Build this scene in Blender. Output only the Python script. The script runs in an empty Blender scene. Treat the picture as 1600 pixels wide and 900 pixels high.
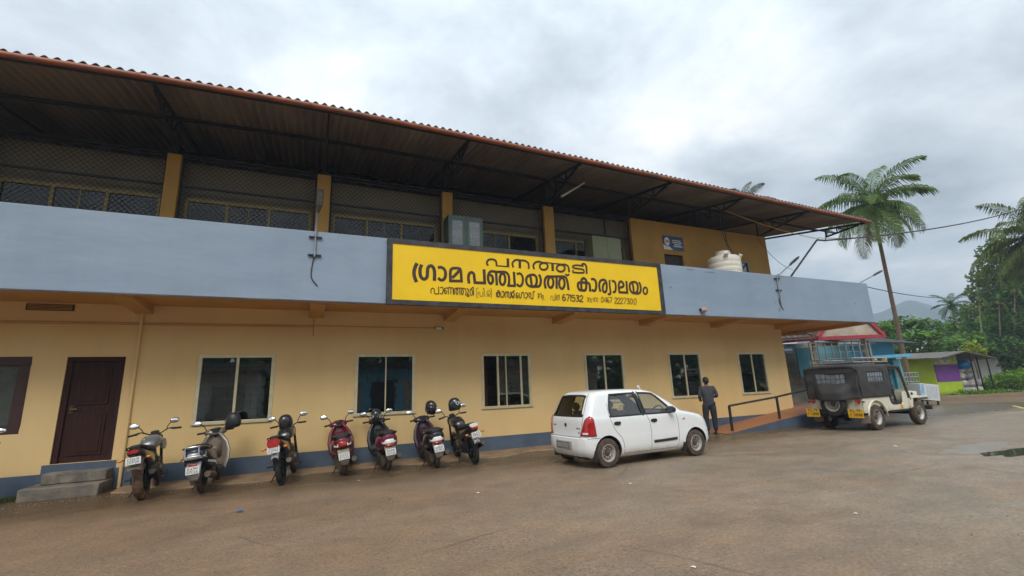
import bpy, bmesh, math, random
from mathutils import Vector, Matrix, Euler
PI = math.pi
random.seed(7)
S = bpy.context.scene
COL = S.collection
R_ = math.radians

# ------------------------------------------------------------ camera, sky, sun, exposure
YAW, PITCH, ROLL, FPX = 0.423554, 0.220461, -0.0401086, 715.845
CAMP = Vector((0, -11.7, 1.52))
_f = Vector((math.sin(YAW)*math.cos(PITCH), math.cos(YAW)*math.cos(PITCH), math.sin(PITCH)))
_r = Vector((math.cos(YAW), -math.sin(YAW), 0))
_u = _r.cross(_f)
CR = math.cos(ROLL)*_r + math.sin(ROLL)*_u
CU = -math.sin(ROLL)*_r + math.cos(ROLL)*_u
cam = bpy.data.cameras.new('camera')
cam.sensor_width = 36
cam.lens = FPX/1600*36
cam.clip_start = 0.1
cam.clip_end = 9000
camo = bpy.data.objects.new('camera', cam)
camo.matrix_world = Matrix(((CR.x, CU.x, -_f.x, CAMP.x), (CR.y, CU.y, -_f.y, CAMP.y), (CR.z, CU.z, -_f.z, CAMP.z), (0, 0, 0, 1)))
COL.objects.link(camo)
S.camera = camo
S.view_settings.view_transform = 'Standard'
S.view_settings.look = 'None'
S.view_settings.gamma = 1
S.view_settings.use_curve_mapping = False
S.view_settings.exposure = 0.43

SUN_EL, SUN_AZ = 49, 205           # degrees; azimuth clockwise from +Y
world = bpy.data.worlds.new('World')
S.world = world
world.use_nodes = True
nt = world.node_tree
nt.nodes.clear()
def wn(t, **k):
    n = nt.nodes.new(t)
    for a, b in k.items():
        setattr(n, a, b)
    return n
wo = wn('ShaderNodeOutputWorld')
bg = wn('ShaderNodeBackground')
bg.inputs['Strength'].default_value = 0.094
sky = wn('ShaderNodeTexSky', sky_type='NISHITA', sun_disc=False)
sky.sun_elevation = R_(SUN_EL)
sky.sun_rotation = R_(SUN_AZ)
sky.air_density = 1.0
sky.dust_density = 2.0
tc = wn('ShaderNodeTexCoord')
sep = wn('ShaderNodeSeparateXYZ')
nt.links.new(tc.outputs['Generated'], sep.inputs[0])
def wm(op, a, b=None, c=None, clamp=False):
    n = wn('ShaderNodeMath', operation=op, use_clamp=clamp)
    for i, v in enumerate((a, b, c)):
        if v is None: continue
        if isinstance(v, (int, float)): n.inputs[i].default_value = v
        else: nt.links.new(v, n.inputs[i])
    return n.outputs[0]
zz = wm('ADD', wm('MAXIMUM', sep.outputs['Z'], 0.0), 0.22)
px_ = wm('DIVIDE', sep.outputs['X'], zz)
py_ = wm('DIVIDE', sep.outputs['Y'], zz)
cmb = wn('ShaderNodeCombineXYZ')
nt.links.new(px_, cmb.inputs[0]); nt.links.new(py_, cmb.inputs[1])
def wnoise(scale, detail, rough, off, dist=0.0):
    mp = wn('ShaderNodeMapping')
    mp.inputs['Location'].default_value = off
    nt.links.new(cmb.outputs[0], mp.inputs[0])
    n = wn('ShaderNodeTexNoise')
    n.inputs['Scale'].default_value = scale
    n.inputs['Detail'].default_value = detail
    n.inputs['Roughness'].default_value = rough
    n.inputs['Distortion'].default_value = dist
    nt.links.new(mp.outputs[0], n.inputs['Vector'])
    return n.outputs['Fac']
n1 = wnoise(1.15, 7, 0.55, (3.1, 1.7, 0), 0.3)
n2 = wnoise(3.2, 6, 0.6, (7.4, 2.2, 4.0), 0.2)
cl = wm('ADD', wm('MULTIPLY', n1, 0.72), wm('MULTIPLY', n2, 0.28))
cr = wn('ShaderNodeValToRGB')
cr.color_ramp.elements[0].position = 0.37
cr.color_ramp.elements[0].color = (3.5, 3.95, 4.35, 1)
cr.color_ramp.elements[1].position = 0.64
cr.color_ramp.elements[1].color = (8.8, 8.9, 8.85, 1)
e = cr.color_ramp.elements.new(0.5); e.color = (5.7, 6.3, 6.75, 1)
nt.links.new(cl, cr.inputs[0])
mx = wn('ShaderNodeMixRGB', blend_type='MIX')
mx.inputs[0].default_value = 0.9
nt.links.new(sky.outputs[0], mx.inputs[1])
nt.links.new(cr.outputs[0], mx.inputs[2])
# an overcast dome is brighter overhead than at the horizon
grad = wm('ADD', 0.92, wm('MULTIPLY', wm('POWER', wm('MAXIMUM', sep.outputs['Z'], 0.0), 2.0), 1.3))
mul = wn('ShaderNodeVectorMath', operation='SCALE')
nt.links.new(mx.outputs[0], mul.inputs[0]); nt.links.new(grad, mul.inputs['Scale'])
nt.links.new(mul.outputs[0], bg.inputs['Color'])
nt.links.new(bg.outputs[0], wo.inputs[0])

sun = bpy.data.lights.new('sun', 'SUN')
sun.energy = 1.5
sun.angle = R_(24)
sun.color = (1.0, 0.96, 0.9)
suno = bpy.data.objects.new('sun', sun)
_az, _el = R_(SUN_AZ), R_(SUN_EL)
_sd = Vector((math.sin(_az)*math.cos(_el), math.cos(_az)*math.cos(_el), math.sin(_el)))
suno.rotation_euler = _sd.to_track_quat('Z', 'Y').to_euler()
COL.objects.link(suno)

# ------------------------------------------------------------ helpers
def ray(px, py):
    return _f + CR*((px-800)/FPX) - CU*((py-450)/FPX)
def SP(px, py, d):                  # a point of the place seen at a pixel of the photograph, d metres deep
    return CAMP + ray(px, py)*d
def GP(px, py, z=0.0):              # ground point
    r = ray(px, py)
    return CAMP + r*((z-CAMP.z)/r.z)

class MB:
    def __init__(s): s.v = []; s.f = []
    def add(s, vs, fs, M=None):
        o = len(s.v)
        s.v += [tuple(M @ Vector(p)) for p in vs] if M else [tuple(p) for p in vs]
        s.f += [tuple(i+o for i in f) for f in fs]
        return s
    def bx(s, x0, x1, y0, y1, z0, z1, M=None):
        v = [(x0,y0,z0),(x1,y0,z0),(x1,y1,z0),(x0,y1,z0),(x0,y0,z1),(x1,y0,z1),(x1,y1,z1),(x0,y1,z1)]
        return s.add(v, [(0,3,2,1),(4,5,6,7),(0,1,5,4),(1,2,6,5),(2,3,7,6),(3,0,4,7)], M)
    def bar(s, a, b, w, h=None, up=(0,0,1)):           # rectangular bar from a to b
        h = h or w
        a, b = Vector(a), Vector(b)
        d = (b-a).normalized()
        u = Vector(up)
        if abs(d.dot(u)) > .97: u = Vector((1,0,0))
        sd = d.cross(u).normalized(); u = sd.cross(d)
        vs = [p + sd*(i*w/2) + u*(j*h/2) for p in (a,b) for i,j in ((-1,-1),(1,-1),(1,1),(-1,1))]
        return s.add(vs, [(0,1,2,3),(7,6,5,4),(0,4,5,1),(1,5,6,2),(2,6,7,3),(3,7,4,0)])
    def tube(s, path, r, n=8, cap=True, closed=False):
        P = [Vector(p) for p in path]
        m = len(P)
        rs = r if isinstance(r, (list, tuple)) else [r]*m
        ts = []
        for i in range(m):
            if closed: t = P[(i+1)%m]-P[i-1]
            else: t = P[min(i+1,m-1)]-P[max(i-1,0)]
            ts.append(t.normalized() if t.length > 1e-9 else Vector((0,0,1)))
        u = Vector((0,0,1)) if abs(ts[0].z) < .9 else Vector((1,0,0))
        u = (u - ts[0]*u.dot(ts[0])).normalized()
        o = len(s.v)
        for i in range(m):
            u = (u - ts[i]*u.dot(ts[i]))
            u = u.normalized() if u.length > 1e-6 else ts[i].orthogonal().normalized()
            w = ts[i].cross(u)
            for k in range(n):
                a = 2*PI*k/n
                s.v.append(tuple(P[i] + (u*math.cos(a)+w*math.sin(a))*rs[i]))
        for i in range(m if closed else m-1):
            j = (i+1) % m
            for k in range(n):
                s.f.append((o+i*n+k, o+i*n+(k+1)%n, o+j*n+(k+1)%n, o+j*n+k))
        if cap and not closed:
            s.f.append(tuple(o+k for k in range(n))[::-1])
            s.f.append(tuple(o+(m-1)*n+k for k in range(n)))
        return s
    def lathe(s, prof, n=24, M=None, close=False, cap=True):      # prof (r, z) about z
        vs = []; fs = []
        m = len(prof)
        for (r, z) in prof:
            for k in range(n):
                a = 2*PI*k/n
                vs.append((r*math.cos(a), r*math.sin(a), z))
        for i in range(m if close else m-1):
            j = (i+1) % m
            for k in range(n):
                fs.append((i*n+k, i*n+(k+1)%n, j*n+(k+1)%n, j*n+k))
        if not close and cap:
            fs.append(tuple(range(n))[::-1]); fs.append(tuple((m-1)*n+k for k in range(n)))
        return s.add(vs, fs, M)
    def loft(s, rings, cap=True, closed=False, M=None):
        n = len(rings[0]); m = len(rings); vs = [p for r in rings for p in r]; fs = []
        for i in range(m if closed else m-1):
            j = (i+1) % m
            for k in range(n):
                fs.append((i*n+k, i*n+(k+1)%n, j*n+(k+1)%n, j*n+k))
        if cap and not closed:
            fs.append(tuple(range(n))[::-1]); fs.append(tuple((m-1)*n+k for k in range(n)))
        return s.add(vs, fs, M)
    def sl(s, rings, n=18, p=2.6, M=None):              # super-ellipse sections along x: (x, y, z, hw, hz)
        rr = []
        for (x, y, z, hw, hz) in rings:
            ring = []
            for k in range(n):
                a = 2*PI*k/n
                c, d = math.cos(a), math.sin(a)
                ring.append((x, y+hw*math.copysign(abs(c)**(2/p), c), z+hz*math.copysign(abs(d)**(2/p), d)))
            rr.append(ring)
        return s.loft(rr, M=M)
    def ell(s, c, rad, M=None, nu=16, nv=10):
        vs = []; fs = []
        c = Vector(c)
        for i in range(nv+1):
            t = PI*i/nv
            for k in range(nu):
                a = 2*PI*k/nu
                p = Vector((rad[0]*math.sin(t)*math.cos(a), rad[1]*math.sin(t)*math.sin(a), rad[2]*math.cos(t)))
                if M: p = M @ p
                vs.append(c+p)
        for i in range(nv):
            for k in range(nu):
                fs.append((i*nu+k, (i+1)*nu+k, (i+1)*nu+(k+1)%nu, i*nu+(k+1)%nu))
        return s.add(vs, fs)
    def prism(s, poly, axis, a0, a1, M=None):           # poly in the two other axes
        def pt(p, a):
            if axis == 'x': return (a, p[0], p[1])
            if axis == 'y': return (p[0], a, p[1])
            return (p[0], p[1], a)
        n = len(poly)
        vs = [pt(p, a0) for p in poly] + [pt(p, a1) for p in poly]
        fs = [tuple(range(n)), tuple(range(2*n-1, n-1, -1))] + [(k, k+n, (k+1)%n+n, (k+1)%n) for k in range(n)]
        return s.add(vs, fs, M)
    def mesh(s, name, smooth=35, weld=True):
        me = bpy.data.meshes.new(name)
        me.from_pydata(s.v, [], s.f)
        bm = bmesh.new(); bm.from_mesh(me)
        if weld and len(s.v) < 40000: bmesh.ops.remove_doubles(bm, verts=bm.verts, dist=1e-5)
        bmesh.ops.recalc_face_normals(bm, faces=bm.faces)
        bm.to_mesh(me); bm.free()
        if smooth:
            me.polygons.foreach_set('use_smooth', [True]*len(me.polygons))
            me.set_sharp_from_angle(angle=R_(smooth))
        return me
    def build(s, name, mat, parent=None, smooth=35, bevel=0, sub=0, loc=None, weld=True):
        me = s.mesh(name, smooth, weld)
        for m in (mat if isinstance(mat, (list, tuple)) else [mat]): me.materials.append(m)
        o = bpy.data.objects.new(name, me)
        COL.objects.link(o)
        if parent: o.parent = parent
        if loc: o.location = loc
        if bevel:
            b = o.modifiers.new('bevel', 'BEVEL'); b.width = bevel; b.segments = 2; b.limit_method = 'ANGLE'; b.angle_limit = R_(40)
        if sub:
            b = o.modifiers.new('sub', 'SUBSURF'); b.levels = sub; b.render_levels = sub
        return o

def tag(o, label=None, cat=None, group=None, kind=None):
    if label: o['label'] = label
    if cat: o['category'] = cat
    if group: o['group'] = group
    if kind: o['kind'] = kind
    return o
def thing(name, label, cat, loc=(0,0,0), rot=(0,0,0), group=None):
    o = bpy.data.objects.new(name, None)
    o.empty_display_size = .2
    COL.objects.link(o)
    o.location = loc; o.rotation_euler = rot
    return tag(o, label, cat, group)
def copy_tree(o, parent=None):
    c = o.copy(); COL.objects.link(c)
    if parent: c.parent = parent
    for ch in list(o.children): copy_tree(ch, c)
    return c
def cr_path(pts, k=4):               # Catmull-Rom smoothing
    P = [Vector(p) for p in pts]
    if len(P) < 3: return P
    out = []
    for i in range(len(P)-1):
        p0, p1, p2, p3 = P[max(i-1,0)], P[i], P[i+1], P[min(i+2,len(P)-1)]
        for j in range(k):
            t = j/k
            out.append(.5*((2*p1)+(p2-p0)*t+(2*p0-5*p1+4*p2-p3)*t*t+(3*p1-p0-3*p2+p3)*t**3))
    out.append(P[-1])
    return out
def rotm(x=0, y=0, z=0, loc=(0,0,0)):
    return Matrix.Translation(loc) @ Euler((R_(x), R_(y), R_(z))).to_matrix().to_4x4()

# ------------------------------------------------------------ materials
_M = {}
def mat(name, col, rough=.6, metal=0, var=.12, vscale=3, bump=0, bscale=60, col2=None, coat=0, spec=.5, stretch=(1,1,1), island=0, roughvar=0, dirt=None, dirtz=None, trans=0, streak=0):
    if name in _M: return _M[name]
    m = bpy.data.materials.new(name); m.use_nodes = True
    t = m.node_tree; N = t.nodes; L = t.links
    b = N['Principled BSDF']
    b.inputs['Roughness'].default_value = rough
    b.inputs['Metallic'].default_value = metal
    b.inputs['Specular IOR Level'].default_value = spec
    b.inputs['Coat Weight'].default_value = coat
    b.inputs['Coat Roughness'].default_value = .05
    c = N.new('ShaderNodeTexCoord')
    mp = N.new('ShaderNodeMapping'); mp.inputs['Scale'].default_value = stretch
    L.new(c.outputs['Object'], mp.inputs[0])
    n = N.new('ShaderNodeTexNoise'); n.inputs['Scale'].default_value = vscale; n.inputs['Detail'].default_value = 6; n.inputs['Roughness'].default_value = .6
    L.new(mp.outputs[0], n.inputs['Vector'])
    r = N.new('ShaderNodeValToRGB')
    a = col2 or tuple(x*(1-var) for x in col)
    bcol = col if col2 else tuple(min(1, x*(1+var)) for x in col)
    r.color_ramp.elements[0].position = .35; r.color_ramp.elements[0].color = (*a, 1)
    r.color_ramp.elements[1].position = .65; r.color_ramp.elements[1].color = (*bcol, 1)
    L.new(n.outputs['Fac'], r.inputs[0])
    out = r.outputs[0]
    if island:
        g = N.new('ShaderNodeNewGeometry')
        h = N.new('ShaderNodeHueSaturation')
        mr = N.new('ShaderNodeMapRange'); mr.inputs['To Min'].default_value = 1-island; mr.inputs['To Max'].default_value = 1+island
        L.new(g.outputs['Random Per Island'], mr.inputs[0]); L.new(mr.outputs[0], h.inputs['Value'])
        mr2 = N.new('ShaderNodeMapRange'); mr2.inputs['To Min'].default_value = .5-island*.06; mr2.inputs['To Max'].default_value = .5+island*.05
        wv = N.new('ShaderNodeMath'); wv.operation = 'FRACT'; ml = N.new('ShaderNodeMath'); ml.operation = 'MULTIPLY'; ml.inputs[1].default_value = 7.31
        L.new(g.outputs['Random Per Island'], ml.inputs[0]); L.new(ml.outputs[0], wv.inputs[0]); L.new(wv.outputs[0], mr2.inputs[0]); L.new(mr2.outputs[0], h.inputs['Hue'])
        L.new(out, h.inputs['Color']); out = h.outputs[0]
    if streak:                        # rain streaks running down the paint, and broad damp staining
        ms_ = N.new('ShaderNodeMapping'); ms_.inputs['Scale'].default_value = (2.2, 2.2, .16); L.new(c.outputs['Object'], ms_.inputs[0])
        ns = N.new('ShaderNodeTexNoise'); ns.inputs['Scale'].default_value = 1; ns.inputs['Detail'].default_value = 7; ns.inputs['Roughness'].default_value = .65; L.new(ms_.outputs[0], ns.inputs['Vector'])
        rs = N.new('ShaderNodeValToRGB'); rs.color_ramp.elements[0].position = .36; rs.color_ramp.elements[0].color = (1-streak, 1-streak*1.05, 1-streak*1.15, 1); rs.color_ramp.elements[1].position = .56; rs.color_ramp.elements[1].color = (1,1,1,1)
        L.new(ns.outputs['Fac'], rs.inputs[0])
        mm = N.new('ShaderNodeMixRGB'); mm.blend_type = 'MULTIPLY'; mm.inputs[0].default_value = 1; L.new(out, mm.inputs[1]); L.new(rs.outputs[0], mm.inputs[2]); out = mm.outputs[0]
    if dirt:                          # splashed mud below a height (object z), with a ragged edge
        sx = N.new('ShaderNodeSeparateXYZ'); L.new(c.outputs['Object'], sx.inputs[0])
        n3 = N.new('ShaderNodeTexNoise'); n3.inputs['Scale'].default_value = 6; n3.inputs['Detail'].default_value = 6; L.new(c.outputs['Object'], n3.inputs['Vector'])
        ad = N.new('ShaderNodeMath'); ad.operation = 'MULTIPLY_ADD'; ad.inputs[1].default_value = .5*(dirtz[1]-dirtz[0])*2; L.new(n3.outputs['Fac'], ad.inputs[0]); L.new(sx.outputs['Z'], ad.inputs[2])
        mr = N.new('ShaderNodeMapRange'); mr.inputs['From Min'].default_value = dirtz[0]+.5*(dirtz[1]-dirtz[0]); mr.inputs['From Max'].default_value = dirtz[1]+.5*(dirtz[1]-dirtz[0])
        mr.inputs['To Min'].default_value = .85; mr.inputs['To Max'].default_value = 0
        L.new(ad.outputs[0], mr.inputs[0])
        mi = N.new('ShaderNodeMixRGB'); mi.inputs[2].default_value = (*dirt, 1); L.new(mr.outputs[0], mi.inputs[0]); L.new(out, mi.inputs[1]); out = mi.outputs[0]
    L.new(out, b.inputs['Base Color'])
    if roughvar:
        mr = N.new('ShaderNodeMapRange'); mr.inputs['To Min'].default_value = max(.02, rough-roughvar); mr.inputs['To Max'].default_value = rough+roughvar
        L.new(n.outputs['Fac'], mr.inputs[0]); L.new(mr.outputs[0], b.inputs['Roughness'])
    if bump:
        n2 = N.new('ShaderNodeTexNoise'); n2.inputs['Scale'].default_value = bscale; n2.inputs['Detail'].default_value = 4
        L.new(mp.outputs[0], n2.inputs['Vector'])
        bp = N.new('ShaderNodeBump'); bp.inputs['Strength'].default_value = bump; bp.inputs['Distance'].default_value = .02
        L.new(n2.outputs['Fac'], bp.inputs['Height']); L.new(bp.outputs[0], b.inputs['Normal'])
    if trans:                        # thin leaves let light through
        ts = N.new('ShaderNodeBsdfTranslucent'); L.new(out, ts.inputs['Color'])
        ms = N.new('ShaderNodeMixShader'); ms.inputs[0].default_value = trans
        L.new(b.outputs[0], ms.inputs[1]); L.new(ts.outputs[0], ms.inputs[2]); L.new(ms.outputs[0], N['Material Output'].inputs[0])
    _M[name] = m
    return m
def glass(name, tint=(.3,.34,.34), rough=.02, ior=1.5, boost=1.0, wav=.03):
    if name in _M: return _M[name]
    m = bpy.data.materials.new(name); m.use_nodes = True
    t = m.node_tree; N = t.nodes; L = t.links
    N.remove(N['Principled BSDF'])
    tr = N.new('ShaderNodeBsdfTransparent'); tr.inputs[0].default_value = (*tint, 1)
    gl = N.new('ShaderNodeBsdfGlossy'); gl.inputs['Roughness'].default_value = rough; gl.inputs['Color'].default_value = (boost, boost, boost, 1)
    nz = N.new('ShaderNodeTexNoise'); nz.inputs['Scale'].default_value = 2.5
    tcx = N.new('ShaderNodeTexCoord'); L.new(tcx.outputs['Object'], nz.inputs['Vector'])
    bp = N.new('ShaderNodeBump'); bp.inputs['Strength'].default_value = wav; bp.inputs['Distance'].default_value = .05; L.new(nz.outputs['Fac'], bp.inputs['Height']); 
    if wav: L.new(bp.outputs[0], gl.inputs['Normal'])
    lw = N.new('ShaderNodeLayerWeight'); lw.inputs['Blend'].default_value = .5
    pw = N.new('ShaderNodeMath'); pw.operation = 'POWER'; pw.inputs[1].default_value = 4.2; L.new(lw.outputs['Facing'], pw.inputs[0])
    fr = N.new('ShaderNodeMath'); fr.operation = 'MULTIPLY_ADD'; fr.inputs[1].default_value = .9; fr.inputs[2].default_value = ((ior-1)/(ior+1))**2*2.7; L.new(pw.outputs[0], fr.inputs[0])
    ms = N.new('ShaderNodeMixShader')
    L.new(fr.outputs[0], ms.inputs[0]); L.new(tr.outputs[0], ms.inputs[1]); L.new(gl.outputs[0], ms.inputs[2])
    L.new(ms.outputs[0], N['Material Output'].inputs[0])
    _M[name] = m
    return m
def lamp_off(name, col=(.8,.8,.75)): return mat(name, col, .15, 0, .05, spec=.6)

black_metal = mat('black_metal', (.02,.02,.022), .5, .3, .3, 8)
dark_steel = mat('dark_steel', (.028,.03,.034), .6, .2, .35, 5)
chrome = mat('chrome', (.7,.7,.7), .18, 1, .08)
alu = mat('aluminium', (.55,.56,.57), .35, 1, .1)
rubber = mat('rubber', (.022,.021,.02), .85, 0, .3, 12, bump=.2)
muddy_rubber = mat('muddy_rubber', (.03,.027,.025), .9, 0, .3, 9, bump=.2, col2=(.12,.075,.045))
black_plastic = mat('black_plastic', (.018,.018,.019), .42, 0, .25, 10)
mirror_m = mat('mirror_glass', (.75,.76,.76), .02, 1, .0)
white_plastic = mat('white_plastic', (.72,.72,.70), .4, 0, .08, 5)
plate_white = mat('plate_white', (.58,.58,.56), .45, 0, .1, 20)
plate_yellow = mat('plate_yellow', (.75,.42,.02), .45, 0, .1, 20)
ink = mat('ink', (.03,.025,.025), .6, 0, .1)
red_lens = mat('red_lens', (.38,.012,.015), .12, 0, .15, 20, coat=.5)
amber_lens = mat('amber_lens', (.7,.22,.03), .15, 0, .1, 20)
clear_lens = mat('clear_lens', (.75,.72,.68), .12, 0, .1, 20, coat=.4)

# ------------------------------------------------------------ ground
def ground_mat(name, cols, wet=True, scale=1.0):
    m = bpy.data.materials.new(name); m.use_nodes = True
    t = m.node_tree; N = t.nodes; L = t.links; b = N['Principled BSDF']
    c = N.new('ShaderNodeTexCoord')
    def noise(sc, det=6, rg=.6, st=(1,1,1), off=(0,0,0), dist=0):
        mp = N.new('ShaderNodeMapping'); mp.inputs['Scale'].default_value = st; mp.inputs['Location'].default_value = off
        L.new(c.outputs['Object'], mp.inputs[0])
        n = N.new('ShaderNodeTexNoise'); n.inputs['Scale'].default_value = sc; n.inputs['Detail'].default_value = det; n.inputs['Roughness'].default_value = rg; n.inputs['Distortion'].default_value = dist
        L.new(mp.outputs[0], n.inputs['Vector']); return n.outputs['Fac']
    def ramp(f, p0, c0, p1, c1):
        r = N.new('ShaderNodeValToRGB'); r.color_ramp.elements[0].position = p0; r.color_ramp.elements[1].position = p1
        r.color_ramp.elements[0].color = (*c0, 1) if len(c0) == 3 else c0; r.color_ramp.elements[1].color = (*c1, 1)
        L.new(f, r.inputs[0]); return r.outputs[0]
    def mix(f, a, bb, mode='MIX'):
        x = N.new('ShaderNodeMixRGB'); x.blend_type = mode
        for i, v in ((0, f), (1, a), (2, bb)):
            if isinstance(v, (int, float)): x.inputs[i].default_value = v
            elif isinstance(v, tuple): x.inputs[i].default_value = (*v, 1)
            else: L.new(v, x.inputs[i])
        return x.outputs[0]
    W = (1,1,1); B = (0,0,0)
    big = noise(.22*scale, 5, .55, (1,1.6,1))
    col = ramp(big, .38, cols[0], .62, cols[1])                 # asphalt to red mud film
    mud = ramp(noise(.6*scale, 6, .62, (1,2.2,1), (5,3,0), .6), .50, B, .66, W)
    col = mix(mud, col, cols[2])
    sxx = N.new('ShaderNodeSeparateXYZ'); L.new(c.outputs['Object'], sxx.inputs[0])
    ex = N.new('ShaderNodeMath'); ex.operation = 'MULTIPLY_ADD'; ex.inputs[1].default_value = 9.0; L.new(noise(.35,5,.6,off=(8,1,0)), ex.inputs[0]); L.new(sxx.outputs['X'], ex.inputs[2])
    mrx = N.new('ShaderNodeMapRange'); mrx.inputs['From Min'].default_value = 2.5; mrx.inputs['From Max'].default_value = 13; mrx.inputs['To Min'].default_value = .85; mrx.inputs['To Max'].default_value = 0; L.new(ex.outputs[0], mrx.inputs[0])
    if wet: col = mix(mrx.outputs[0], col, (.27,.155,.08))     # red soil trodden over the near end of the yard
    worn = ramp(noise(.42*scale, 7, .68, (1,2.0,1), (11,7,0), .4), .46, B, .60, W)   # worn patches of bare aggregate
    fine = noise(38, 3, .7)
    agg = ramp(noise(24, 5, .82), .33, (.5,.5,.5), .68, (1.42,1.40,1.37))
    col = mix(1.0, col, agg, 'MULTIPLY')
    sp = N.new('ShaderNodeTexVoronoi'); sp.inputs['Scale'].default_value = 34; L.new(c.outputs['Object'], sp.inputs['Vector'])
    dk = ramp(sp.outputs['Distance'], .14, W, .36, B)
    pf = N.new('ShaderNodeMath'); pf.operation = 'MULTIPLY'; L.new(dk, pf.inputs[0]); L.new(worn, pf.inputs[1])
    col = mix(pf.outputs[0], col, (.03,.028,.026))
    col = mix(ramp(fine, .4, B, .75, (.35,.35,.35)), col, cols[3])
    col = mix(ramp(noise(1.7, 8, .72, (1,1.3,1), (4,4,0)), .40, (.36,.36,.36), .60, B), col, (.12,.10,.08))   # coarse dark mottling of the old surface
    # faint tyre-polished arcs and a few tar cracks
    cv = N.new('ShaderNodeTexVoronoi'); cv.feature = 'DISTANCE_TO_EDGE'; cv.inputs['Scale'].default_value = .33
    mpd = N.new('ShaderNodeMixRGB'); mpd.inputs[0].default_value = .12; nn = N.new('ShaderNodeTexNoise'); nn.inputs['Scale'].default_value = 1.2; nn.inputs['Detail'].default_value = 5
    L.new(c.outputs['Object'], nn.inputs['Vector']); L.new(c.outputs['Object'], mpd.inputs[1]); L.new(nn.outputs['Color'], mpd.inputs[2]); L.new(mpd.outputs[0], cv.inputs['Vector'])
    ck = ramp(cv.outputs['Distance'], .002, (.45,.45,.45), .007, B)
    ckm = N.new('ShaderNodeMath'); ckm.operation = 'MULTIPLY'; L.new(ck, ckm.inputs[0]); L.new(ramp(noise(.3,3,.5,off=(2,9,0)), .5, B, .6, W), ckm.inputs[1])
    col = mix(ckm.outputs[0], col, (.04,.035,.03))
    if wet:
        wt = ramp(noise(.33*scale, 7, .66, (.8,1.5,1), (1,4,0), .9), .48, B, .74, W)
        # the lane beside the building stays damp
        sx = N.new('ShaderNodeSeparateXYZ'); L.new(c.outputs['Object'], sx.inputs[0])
        e2 = N.new('ShaderNodeMath'); e2.operation = 'MULTIPLY_ADD'; e2.inputs[1].default_value = 1.6; L.new(noise(.7,5,.6,(.6,1,1),(3,0,0)), e2.inputs[0]); L.new(sx.outputs['Y'], e2.inputs[2])
        mr = N.new('ShaderNodeMapRange'); mr.inputs['From Min'].default_value = -2.4; mr.inputs['From Max'].default_value = -1.1; L.new(e2.outputs[0], mr.inputs[0])
        w2 = N.new('ShaderNodeMath'); w2.operation = 'MULTIPLY_ADD'; w2.use_clamp = True; w2.inputs[1].default_value = .9; L.new(mr.outputs[0], w2.inputs[0])
        wl = N.new('ShaderNodeMath'); wl.operation = 'MULTIPLY'; wl.inputs[1].default_value = .42; L.new(wt, wl.inputs[0]); L.new(wl.outputs[0], w2.inputs[2])
        col = mix(w2.outputs[0], col, mix(1.0, col, (.42,.38,.30), 'MULTIPLY'))
        rr = N.new('ShaderNodeMapRange'); rr.inputs['To Min'].default_value = .48; rr.inputs['To Max'].default_value = .24; L.new(w2.outputs[0], rr.inputs[0])
        L.new(rr.outputs[0], b.inputs['Roughness'])
    else: b.inputs['Roughness'].default_value = .9
    b.inputs['Specular IOR Level'].default_value = .3
    L.new(col, b.inputs['Base Color'])
    bp = N.new('ShaderNodeBump'); bp.inputs['Strength'].default_value = .75; bp.inputs['Distance'].default_value = .02
    hh = N.new('ShaderNodeMath'); hh.operation = 'ADD'; L.new(noise(30, 5, .8), hh.inputs[0]); L.new(noise(7, 4, .6), hh.inputs[1])
    L.new(hh.outputs[0], bp.inputs['Height']); L.new(bp.outputs[0], b.inputs['Normal'])
    return m
asphalt = ground_mat('yard_asphalt', ((.245,.20,.152), (.335,.262,.19), (.325,.22,.14), (.43,.36,.28)))
dirt = ground_mat('red_dirt', ((.16,.095,.05), (.21,.14,.08), (.13,.10,.05), (.24,.18,.11)), wet=False)
tag(MB().add([(-3000,-3000,-.02),(3000,-3000,-.02),(3000,3000,-.02),(-3000,3000,-.02)], [(0,1,2,3)]).build('ground', dirt, smooth=0), kind='structure')
yard = [(-40,-60),(60,-60),(44,-30),(36.5,-8),(33.2,-1.2),(31.4,.6),(29.6,1.5),(27.5,2.2),(24,2.8),(20.5,3.2),(19.5,3.2),(19.3,9),(16.5,9),(16.4,.3),(-40,.3)]
tag(MB().add([(x,y,0) for x,y in yard], [tuple(range(len(yard)))]).build('yard_road', asphalt, smooth=0), kind='structure')
# thin concrete apron along the foot of the wall, broken at its edge
conc = mat('apron_concrete', (.30,.205,.12), .7, 0, .2, 2.2, bump=.4, bscale=30, col2=(.16,.105,.06), roughvar=.15)
ap = []
x = -3.1
edge = []
while x <= 12.0:
    edge.append((x, -.86+.16*math.sin(x*1.3)+.1*math.sin(x*3.7+1)+random.uniform(-.04,.04)))
    x += .22
m = MB()
top = [(a, b, .022) for a, b in edge] + [(12.0, 0, .03), (-3.1, 0, .03)]
m.add(top, [tuple(range(len(top)))])
k = len(edge)
m.add([(a, b, .022) for a, b in edge]+[(a, b-.03, .001) for a, b in edge], [(i, i+1, k+i+1, k+i) for i in range(k-1)])
tag(m.build('pavement', conc, smooth=0), kind='structure')
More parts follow.
